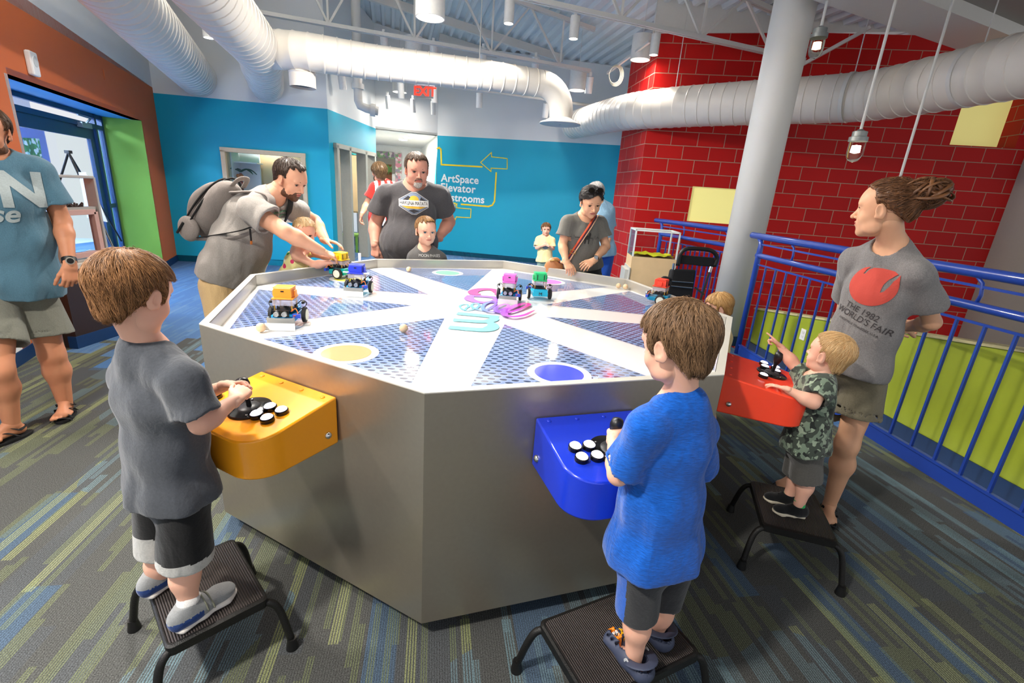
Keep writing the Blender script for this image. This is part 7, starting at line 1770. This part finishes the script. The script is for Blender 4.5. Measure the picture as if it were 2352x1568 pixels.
# ---------- little girl
pel = Y3(672, 655, 3.52)
P = person('person', 'blond little girl in a yellow flowered dress reaching for the yellow robot', (pel.x, pel.y, 0), .195, Y3(700, 534, 3.42), (-150, -14, 0), Y3(688, 570, 3.47), Y3(684, 600, 3.49), pel,
           (Y3(684, 588, 3.39), Y3(708, 578, 3.57)), (Y3(722, 608, 3.33), Y3(745, 588, 3.55)), (Y3(764, 602, 3.34), Y3(772, 590, 3.48)),
           (pel+Vector((0, -.06, -.05)), pel+Vector((0, .06, -.05))), (pel+Vector((.02, -.06, -.30)), pel+Vector((.02, .06, -.30))), (pel+Vector((0, -.06, -.58)), pel+Vector((0, .06, -.58))), -115, sk_light, s=.62, kid=1, fem=1, res=.006, hres=64, gaze=(0, -14), brow=M('blond brow', '#b98f5e'), lip='#cf7a70',
           hands=(dict(d=(.9, .05, .1), b=(0, -.4, .9), L=.12, side=-1, curl=(10, 15, 10), spread=9), dict(d=(.8, -.25, .25), b=(.2, .2, 1), L=.12, side=1, curl=(4, 8, 5), spread=9)))
def flower():
    m, t, b = base('yellow flowered cotton', '#f0e3a0', rough=.85); tc = t.new('ShaderNodeTexCoord'); v = t.new('ShaderNodeTexVoronoi', inp={'Scale': 17, 'Randomness': .9}); t.link(tc.outputs['Object'], v.inputs['Vector']); sp = t.new('ShaderNodeSeparateColor'); t.link(v.outputs['Color'], sp.inputs[0])
    cr = t.new('ShaderNodeValToRGB'); cr.color_ramp.interpolation = 'CONSTANT'; E_s = cr.color_ramp.elements; E_s[0].color = lin('#d83a6a'); E_s[1].position = .3; E_s[1].color = lin('#4fa83a'); e = E_s.new(.5); e.color = lin('#f0e3a0'); e = E_s.new(.8); e.color = lin('#f2f0e0')
    t.link(sp.outputs[0], cr.inputs[0]); t.link(t.mix(t.math('LESS_THAN', v.outputs['Distance'], .34), lin('#f0e3a0'), cr.outputs[0]), b.inputs['Base Color']); return m
girl = P
f = Fld(P.lo-.05, P.hi+.05, .006); torso(f, P, .012, False, .03); f.econe(A3(P.pelvis)-np.array([0, 0, .16]), A3(P.pelvis)+np.array([0, 0, .05]), .19, .17, .11, .10, A3(P.right), .05, cut0=True)
f.plane(A3(P.neck)-np.array([0, 0, .035]), (0, 0, 1), mode='i'); f.displace(.01, 16, 16, 3); V, Q = f.mesh(); V = relax(V, Q, 2, .5); vmesh('dress', V, Q, flower(), P.root)
q = MB()
for i in (0, 1): q.tube(smooth_path([P.sh[i].lerp(P.neck, .45)-P.fwd*.05-Vector((0, 0, .03)), P.sh[i].lerp(P.neck, .45)+Vector((0, 0, .030)), P.sh[i].lerp(P.neck, .45)+P.fwd*.055-Vector((0, 0, .03))], 5), .014, 8, flat=(1.3, .4))
q.build('dress_strap', M('yellow ruffle', '#f0dc7a', rough=.9), P.root, smooth=True)
def pony(f): f.ell((0, -.48, .58), (.10, .10, .12), .05); f.cone((0, -.50, .52), (0, -.58, .05), .11, .12, .05); f.cone((0, -.58, .05), (.03, -.50, -.38), .12, .07, .05)
f = hair_field(P, .035, std_cut(fringe=.84, side=.52, nape=.30, temple=.12), pony, noise_amp=.018); build_hair(P, f, hairmat('pale blond hair', '#c79a62', '#f3dcae'), freq=26, pull=(0, -.5, .5), ln=.5, mess=.12)
# ---------- big man in the charcoal t-shirt
hipR = Y3(905, 640, 4.45); hipL = Y3(965, 640, 4.52)
P = person('person', 'large man with a grey goatee in a charcoal t-shirt behind the far rim', (-1.1, 4.48, 0), .272, Y3(957, 390, 4.40), (205, -12, 0), Y3(949, 430, 4.45), Y3(946, 484, 4.47), Y3(934, 600, 4.48),
           (Y3(886, 448, 4.42), Y3(1010, 450, 4.55)), (Y3(862, 515, 4.44), Y3(1032, 510, 4.68)), (Y3(861, 563, 4.28), Y3(1006, 548, 4.50)),
           (hipR, hipL), (hipR-Vector((0, 0, .42)), hipL-Vector((0, 0, .42))), (hipR-Vector((0, 0, .80)), hipL-Vector((0, 0, .80))), 196, skin('ruddy skin', '#d09580'), s=1.12, girth=1.22, fat=1, res=.009, hres=84, belly=.15, brow=M('dark brow', '#3c2b20'), gaze=(0, -22), cw=.19,
           hands=(dict(d=(.02, -.15, -1), b=(-.3, -1, .1), L=.20, side=-1, curl=(60, 40, 30), thumb=(20, 20)), dict(d=(-.9, -.3, -.2), b=(.2, -.9, .3), L=.20, side=1, curl=(20, 30, 20))))
m3 = P
ts = tshirt(P, cloth('charcoal melange tee', '#4d4b4d', heather=.2, sc=200), inf=.018, drape=.026, hem=.035, sleeve=.60, flare=.028, fold=.011, seed=41, folds=(6, 6, 4), neckr=1.12)
shorts(P, cloth('khaki twill', '#b3936b', heather=.06), length=1.7, flare=.03, seed=42, inf=.03, name='khaki_trousers')
f = hair_field(P, .045, std_cut(fringe=.88, side=.54, nape=.28, temple=.08), noise_amp=.012, sides=.6); build_hair(P, f, hairmat('greying brown hair', '#3a2c22', '#6e594a'), ln=.18, n=1400, lift=.014)
beard(P, hairmat('grey goatee hair', '#8f857c', '#d5cfc6'), thick=.026, top=.19, chin_only=True, name='goatee')
q = MB(); q.tube(smooth_path([P.HM@Vector(v) for v in ((-.11, .33, .21), (-.085, .375, .275), (-.03, .395, .292), (.03, .395, .292), (.085, .375, .275), (.11, .33, .21))], 5), .020*P.Hd, 8); q.build('moustache', M('grey brown moustache', '#6b5546', rough=.8), P.root, smooth=True)
tb = bvh(ts); nrm = P.fwd; rt2 = Vector((-P.fwd.y, P.fwd.x, 0)); o_ = Y3(951, 467, 4.3)
def PJ(me, name, mat, dx=0, dy=0, off=.004, ml=.02): return project(None, tb, me, name, mat, o_+rt2*dx+Vector((0, 0, dy)), rt2, (0, 0, 1), ts, off=off, maxlen=ml)
S_ = .130
hexa = lambda k: [(-S_*k, .03*k), (-S_*k, -.03*k), (-.02, -.095*k), (.02, -.095*k), (S_*k, -.03*k), (S_*k, .03*k), (.02, .095*k), (-.02, .095*k)]
PJ(flat([hexa(1.0)]), 'badge_white', m_whiteplastic, off=.003); PJ(flat([hexa(.955)]), 'badge_line', M('badge charcoal', '#35353a', rough=.9), off=.0042); PJ(flat([hexa(.915)]), 'badge_ground', M('badge sky blue', '#8390a5', rough=.9), off=.0054)
PJ(flat([disc(0, .034, .042, .030)]), 'badge_sun', M('badge sun yellow', '#e3b040', rough=.9), off=.0066)
PJ(flat([[(-.10, .024), (-.05, .062), (-.03, .048), (-.055, .024)], [(.05, .024), (.062, .055), (.085, .040), (.112, .026)]]), 'badge_hills', MATS['badge charcoal'], off=.0074)
PJ(flat([[(-.12, -.022), (.12, -.022), (.06, -.045), (-.06, -.045)]]), 'badge_field', MATS['badge sun yellow'], off=.0066)
PJ(flat([[(-.05, -.062), (0, -.050), (.05, -.062), (.0, -.083)]]), 'badge_hills', MATS['badge charcoal'], off=.0074)
PJ(flat([[(-S_, -.025), (S_, -.025), (S_, .025), (-S_, .025)]]), 'badge_banner', M('banner white', '#dcdad6', rough=.9), off=.0085)
PJ(ftext('HAKUNA MATATA', .044, bold=0, sx=.66), 'lettering', M('badge black', '#17171a', rough=.9), off=.0105, ml=.012)
# ---------- boy in front of him
pel = Y3(975, 668, 4.20)
P = person('person', 'short haired boy in a grey lettered t-shirt in front of the large man', (pel.x, pel.y, 0), .235, Y3(978, 530, 4.17), (212, -4, 0), Y3(974, 572, 4.19), Y3(978, 600, 4.20), pel,
           (Y3(950, 592, 4.17), Y3(1010, 594, 4.22)), (Y3(944, 630, 4.2), Y3(1018, 632, 4.25)), (Y3(950, 655, 4.16), Y3(1010, 655, 4.2)),
           (pel+Vector((-.06, 0, -.05)), pel+Vector((.06, 0, -.05))), (pel+Vector((-.06, 0, -.33)), pel+Vector((.06, 0, -.33))), (pel+Vector((-.06, 0, -.66)), pel+Vector((.06, 0, -.66))), 196, sk_light, s=.74, kid=.7, res=.007, hres=72, brow=M('light brown brow', '#9a7450'), iris=m_irisb, gaze=(12, -4), cw=.12,
           hands=(dict(d=(0, 0, -1), b=(0, -1, 0), L=.14, side=-1), dict(d=(0, 0, -1), b=(0, -1, 0), L=.14, side=1)), lip='#c9786c')
ts = tshirt(P, cloth('mid grey tee', '#5f5d5c', heather=.12, sc=200), inf=.014, drape=.014, hem=.03, sleeve=.75, flare=.018, fold=.006, seed=51)
f = hair_field(P, .034, std_cut(fringe=.88, side=.54, nape=.30, temple=.10), noise_amp=.010, sides=.4); build_hair(P, f, hairmat('sandy boy hair', '#6b4a2e', '#b58a58'), ln=.14, n=1400, lift=.012)
tb = bvh(ts); rt2 = Vector((-P.fwd.y, P.fwd.x, 0)); project(None, tb, ftext('MOON PHASES', .034, sx=.8), 'lettering', M('white ink', '#d5d3cf'), Y3(987, 588, 4.1), rt2, (0, 0, 1), ts, off=.004, maxlen=.012)
shorts(P, MATS['grey sweat fabric'], length=.8, seed=52)
# ---------- man in the red football shirt
pel = Y3(880, 500, 6.75)
P = person('person', 'man in a red and white striped football shirt walking away into the hall', (pel.x, pel.y, 0), .245, Y3(871, 396, 6.7), (35, -4, 0), Y3(876, 417, 6.73), Y3(880, 445, 6.74), pel,
           (Y3(905, 430, 6.85), Y3(860, 431, 6.62)), (Y3(915, 470, 6.9), Y3(843, 468, 6.6)), (Y3(912, 500, 6.8), Y3(830, 493, 6.5)),
           (pel+Vector((.07, .04, -.05)), pel+Vector((-.08, -.04, -.05))), (pel+Vector((.04, .1, -.46)), pel+Vector((-.02, -.10, -.46))), (pel+Vector((.02, -.05, -.86)), pel+Vector((.10, .0, -.86))), 30, sk_mid, s=1.0, res=.011, hres=56,
           hands=(dict(d=(0, 0, -1), b=(1, 0, 0), L=.18, side=-1), dict(d=(-.3, 0, -1), b=(-.8, -.3, .2), L=.18, side=1, curl=(30, 40, 30))))
m4 = P
def fmR(c):
    v = (c-A3(m4.chest)); a = v@A3(m4.right); return ((np.mod(a+.5, .09) < .045) & (np.abs(a) < .16) & (c[:, 2] < m4.neck.z+.02)).astype(int)
tshirt(P, [cloth('red football shirt', '#cf2a24', bump=.15), cloth('white stripe', '#e6e2e0', bump=.15)], inf=.016, drape=.02, hem=.10, sleeve=.62, flare=.025, fold=.008, seed=61, res=.010, fm=fmR)
shorts(P, cloth('navy grey shorts', '#33404f'), length=.82, flare=.03, seed=62, res=.010)
f = hair_field(P, .06, std_cut(fringe=.80, side=.46, nape=.18), noise_amp=.03); build_hair(P, f, hairmat('tousled brown hair', '#3a2a1a', '#7d6242'), freq=20, mess=.6, lift=.03)
beard(P, MATS['dark stubble'], thick=.03)
for a, d_ in ((P.an[0], (-.3, .9)), (P.an[1], (-.5, .8))): P_knee[0] = a+Vector((0, 0, .4)); shoe(P, a, Vector(d_), .28, .0, [MATS['black sneaker canvas'], m_sole], res=.009)
# ---------- small boy in yellow
pel = Y3(1251, 598, 7.9)
P = person('person', 'small smiling boy in a pale yellow t-shirt standing before the blue wall', (pel.x, pel.y, 0), .195, Y3(1254, 526, 7.88), (186, -4, 0), Y3(1253, 544, 7.9), Y3(1252, 558, 7.9), pel,
           (Y3(1237, 550, 7.9), Y3(1268, 552, 7.9)), (Y3(1233, 569, 7.86), Y3(1270, 571, 7.86)), (Y3(1246, 564, 7.76), Y3(1259, 564, 7.76)),
           (pel+Vector((-.06, 0, -.04)), pel+Vector((.06, 0, -.04))), (pel+Vector((-.06, 0, -.24)), pel+Vector((.06, 0, -.24))), (pel+Vector((-.06, .02, -.44)), pel+Vector((.06, .02, -.44))), 184, sk_light, s=.66, kid=1, res=.008, hres=48, brow=M('brown brow', '#5a3d2a'),
           hands=(dict(d=(.8, 0, .4), b=(0, -1, .3), L=.12, side=-1, curl=(50, 50, 30)), dict(d=(-.8, 0, .4), b=(0, -1, .3), L=.12, side=1, curl=(50, 50, 30))))
ts = tshirt(P, cloth('pale yellow tee', '#eed9a0'), inf=.014, drape=.02, hem=.02, sleeve=.8, flare=.02, fold=.006, seed=71, res=.008)
shorts(P, cloth('sage shorts', '#8fa79a'), length=1.1, flare=.02, seed=72, res=.008)
f = hair_field(P, .05, std_cut(fringe=.78, side=.46, nape=.2), noise_amp=.014); build_hair(P, f, hairmat('brown boy hair', '#4a2f1c', '#8f6339'))
tb = bvh(ts); project(None, tb, flat([disc(0, 0, .055, .045)]), 'round_print', M('grey blue print', '#7d8b94', rough=.9), Y3(1253, 566, 7.8), (1, 0, 0), (0, 0, 1), ts, off=.005)
for a, d_ in ((P.an[0], (-.1, -1)), (P.an[1], (.1, -1))): P_knee[0] = a+Vector((0, 0, .3)); shoe(P, a, Vector(d_), .17, .0, [MATS['black sneaker canvas'], m_sole], res=.007)
# ---------- woman with the crossbody bag
hipR = Y3(1322, 640, 4.18); hipL = Y3(1362, 640, 4.2)
P = person('person', 'dark haired woman in a grey dog t-shirt leaning on the far right rim', (.66, 4.18, 0), .238, Y3(1357, 464, 4.10), (196, -20, 4), Y3(1339, 502, 4.17), Y3(1336, 535, 4.18), Y3(1341, 610, 4.19),
           (Y3(1304, 512, 4.12), Y3(1377, 515, 4.24)), (Y3(1292, 562, 4.10), Y3(1392, 566, 4.22)), (Y3(1300, 600, 3.98), Y3(1364, 598, 4.02)),
           (hipR, hipL), (hipR-Vector((0, 0, .40)), hipL-Vector((0, 0, .40))), (hipR-Vector((0, 0, .76)), hipL-Vector((0, 0, .76))), 192, sk_warm, s=.92, fem=1, girth=.96, res=.0075, hres=84, brow=M('dark brow', '#2a1d18'), gaze=(10, -18), lip='#b3655c', cw=.135,
           hands=(dict(d=Y3(1308, 618, 3.93)-Y3(1300, 600, 3.98), b=(0, -.7, .6), L=.165, side=-1, curl=(30, 35, 20)), dict(d=Y3(1343, 612, 3.95)-Y3(1364, 598, 4.02), b=(.1, -.7, .7), L=.165, side=1, curl=(22, 30, 20), spread=6)))
m5 = P
ts = tshirt(P, cloth('warm grey tee', '#6c6a63', heather=.14, sc=200), inf=.014, drape=.016, hem=.03, sleeve=.60, flare=.028, fold=.009, seed=81, folds=(8, 8, 4))
shorts(P, cloth('dark leggings', '#2b2d2e'), length=1.7, flare=.01, seed=82, name='leggings')
def cutC(f):
    f.op(f.lo, f.lo+f.h*f.n, lambda X, Y, Z: np.maximum(Z-(.87-np.maximum(0, X+.05)*.5-np.maximum(0, -X-.1)*.9), .12-Y-(.9-Z)*.25), .02, 's')
    f.op(f.lo, f.lo+f.h*f.n, lambda X, Y, Z: Z-np.where(Y > -.15, .48, .48-(np.minimum(.3, -.15-Y))*.9), .02, 's')
    for s in (-1, 1): f.ell((s*.40, .02, .44), (.08, .09, .12), .02, 's')
def bunc(f): f.ell((0, -.48, .38), (.12, .12, .15), .08)
hb_ = hairmat('near black hair', '#0d0a09', '#2c221d'); f = hair_field(P, .055, cutC, bunc, noise_amp=.012); build_hair(P, f, hb_, pull=(0, -.5, .42), ln=.5, mess=.08, lift=.01)
tb = bvh(ts); rt2 = Vector((-P.fwd.y, P.fwd.x, 0)); dk_ = M('dark tee print', '#2c2b28', rough=.9); o_ = Y3(1336, 545, 4.08)
line = [(-.19, 0), (-.10, 0), (-.095, .03), (-.085, -.03), (-.075, .02), (-.065, 0), (.09, .0), (.10, -.02), (.115, .02), (.125, -.012), (.14, .01), (.15, 0), (.16, 0)]
pl2 = [(x, y+.0022) for x, y in line]+[(x, y-.0022) for x, y in line][::-1]
project(None, tb, flat([pl2]), 'heartbeat_print', dk_, o_, rt2, (0, 0, 1), ts, off=.004, maxlen=.02)
project(None, tb, flat([[(.0, -.05), (.008, -.05), (.012, -.015), (.030, -.015), (.030, -.05), (.038, -.05), (.042, -.005), (.052, .03), (.048, .045), (.035, .040), (.028, .02), (.006, .02), (-.008, .035), (-.004, .0)]]), 'dog_print', dk_, o_+rt2*.02, rt2, (0, 0, 1), ts, off=.005, maxlen=.01)
w_ = P.wr[1]; dv = (P.el[1]-w_).normalized(); wc = w_+dv*.03
q = MB(); q.tube([wc-dv*.011, wc+dv*.011], .029, 18); wt = q.build('watch', m_black, P.root, auto=.6)
q = MB(); q.box(wc+Vector((.0, -.030, .012)), (.034, .010, .036)); q.build('watch_face', M('silver watch', '#9a9da0', rough=.25, metal=.6), wt, bevel=.003)
# bag and strap
bg0 = Y3(1272, 612, 4.14)
bag = empty('shoulder_bag', bg0, 'tan leather bag hanging at the hip of the dark haired woman', 'bag')
m_lea = M('tan leather', '#b0764a', rough=.5, bump=.2)
f = Fld(A3(bg0)-.2, A3(bg0)+.2, .006); f.ell(A3(bg0)+np.array([0, 0, -.03]), (.085, .05, .085), 0); f.ell(A3(bg0)+np.array([0, 0, .02]), (.065, .035, .06), .04); f.displace(.008, 20, 20, 12); V, Q = f.mesh(); vmesh('pouch', V, Q, m_lea, bag)
q = MB(); q.tube([bg0+Vector((-.04, -.04, .05)), bg0+Vector((.0, -.05, .065)), bg0+Vector((.04, -.04, .05))], .006, 8); q.build('zip', M('brass zip', '#b08a4a', metal=.6, rough=.3), bag, smooth=True)
def chest_hit(px, py):
    o = CAM; d = ray(px, py).normalized(); h = tb.ray_cast(o, d, 8); return (h[0] if h[0] is not None else Yp(px, py, 4.05))-d*.012
for k, (off_, cn) in enumerate(((-1, '#b5482a'), (0, '#4a2a45'), (1, '#e3b591'))):
    pts = [chest_hit(1371+off_*3.2-1, 494), chest_hit(1355+off_*3.2, 520), chest_hit(1335+off_*3.2, 550), chest_hit(1315+off_*3.2, 580), chest_hit(1300+off_*3.0, 603), bg0+Vector((.04+off_*.01, -.03, .05))]
    q = MB(); q.tube(smooth_path(pts, 5), .0105, 8, flat=(1, .35)); q.build('strap', M('strap '+cn, cn, rough=.8), bag, smooth=True)
c = chest_hit(1316, 578); q = MB(); 
for a, b in (((-.024, 0, .02), (.024, 0, .008)), ((.024, 0, .008), (.02, 0, -.018)), ((.02, 0, -.018), (-.028, 0, -.006)), ((-.028, 0, -.006), (-.024, 0, .02))): q.cyl(c+Vector(a)-Vector((0, .012, 0)), c+Vector(b)-Vector((0, .012, 0)), .003, n=6)
q.build('buckle', M('brass zip', '#b08a4a'), bag)
sgc = P.HM@Vector((0, .26, .95)); sg = empty('sunglasses', sgc, 'dark speckled sunglasses pushed up on the black hair of the woman', 'sunglasses')
for s in (-1, 1):
    q = MB(); c = Vector((s*.15, .25, 1.0)); q.tube([P.HM@(c+Vector((.125*math.cos(a), -.05*math.sin(a), .075*math.sin(a)))) for a in [2*PI*i/20 for i in range(21)]], .0035, 8); q.build('frame', MATS['gloss black'], sg, smooth=True)
    q = MB(); q.poly([P.HM@(c+Vector((.12*math.cos(a), -.05*math.sin(a), .07*math.sin(a)))) for a in [2*PI*i/20 for i in range(20)]]); q.build('lens', M('dark lens', '#17120f', rough=.05, noise=0), sg)
    q = MB(); q.tube([P.HM@Vector((s*.27, .24, 1.0)), P.HM@Vector((s*.41, .1, .84)), P.HM@Vector((s*.39, -.05, .62))], .0025, 6); q.build('temple_arm', MATS['gloss black'], sg, smooth=True)
# ---------- person in light blue behind her
pel = Y3(1377, 572, 5.6)
P = person('person', 'grey haired person in a light blue shirt half hidden behind the dark haired woman', (pel.x, pel.y, 0), .235, Y3(1368, 444, 5.6), (170, -4, 0), Y3(1374, 470, 5.6), Y3(1376, 495, 5.6), pel,
           (Y3(1352, 482, 5.6), Y3(1397, 484, 5.6)), (Y3(1350, 520, 5.6), Y3(1403, 522, 5.62)), (Y3(1358, 550, 5.5), Y3(1397, 552, 5.5)),
           (pel+Vector((-.09, 0, -.05)), pel+Vector((.09, 0, -.05))), (pel+Vector((-.09, 0, -.45)), pel+Vector((.09, 0, -.45))), (pel+Vector((-.09, 0, -.84)), pel+Vector((.09, 0, -.84))), 178, sk_warm, s=.95, res=.010, hres=48, cw=.14,
           hands=(dict(d=(0, -.3, -1), b=(0, -1, 0), L=.17, side=-1), dict(d=(-.3, -.3, -1), b=(0, -1, 0), L=.17, side=1)))
tshirt(P, cloth('light blue chambray', '#8fb5cf'), inf=.016, drape=.02, hem=.08, sleeve=1.0, flare=.012, fold=.008, seed=91, res=.010, name='shirt')
shorts(P, cloth('blue jeans', '#2450a8'), length=1.75, flare=.01, seed=92, res=.010, name='jeans')
f = hair_field(P, .05, std_cut(fringe=.80, side=.42, nape=.1), noise_amp=.014); build_hair(P, f, hairmat('grey hair', '#8d8a88', '#d5d3d0'))
for a, d_ in ((P.an[0], (-.1, -1)), (P.an[1], (.1, -1))): P_knee[0] = a+Vector((0, 0, .3)); shoe(P, a, Vector(d_), .26, .0, [MATS['black sneaker canvas'], m_sole], res=.009)
# ---------- blond child behind the right rim
hc = Y3(1650, 706, 3.02); pel = hc-Vector((-.05, .02, .46))
P = person('person', 'blond child whose head shows over the right rim below the pillar', (pel.x, pel.y, 0), .185, hc, (78, -20, 0), hc-Vector((-.03, 0, .13)), hc-Vector((-.04, 0, .2)), pel,
           (hc+Vector((.03, .10, -.17)), hc+Vector((.03, -.10, -.17))), (hc+Vector((.03, .13, -.32)), hc+Vector((.03, -.13, -.32))), (hc+Vector((-.0, .12, -.42)), hc+Vector((-.0, -.12, -.42))),
           (pel+Vector((0, .055, -.03)), pel+Vector((0, -.055, -.03))), (pel+Vector((0, .055, -.22)), pel+Vector((0, -.055, -.22))), (pel+Vector((0.03, .055, .06-pel.z)), pel+Vector((.03, -.055, .06-pel.z))), 80, sk_pale, s=.58, kid=1, res=.007, hres=64,
           hands=(dict(d=(-.3, 0, -1), b=(0, 1, 0), L=.11, side=-1), dict(d=(-.3, 0, -1), b=(0, -1, 0), L=.11, side=1)))
tshirt(P, MATS['pale yellow tee'], seed=95, inf=.012, drape=.012, fold=.004); shorts(P, MATS['grey sweat fabric'], seed=96)
f = hair_field(P, .045, std_cut(fringe=.82, side=.42, nape=.18, temple=.10), noise_amp=.014); build_hair(P, f, hairmat('golden blond hair', '#a8743c', '#e3bd80'), freq=28)
# ================================================================ WORLD AND RENDER LOOK
w = bpy.data.worlds.new('world'); SC.world = w; w.use_nodes = True; bg = w.node_tree.nodes['Background']; bg.inputs[0].default_value = (.95, .96, 1, 1); bg.inputs[1].default_value = .9
SC.view_settings.view_transform = 'Standard'; SC.view_settings.look = 'None'; SC.view_settings.gamma = 1; SC.view_settings.use_curve_mapping = False
SC.view_settings.exposure = -.03
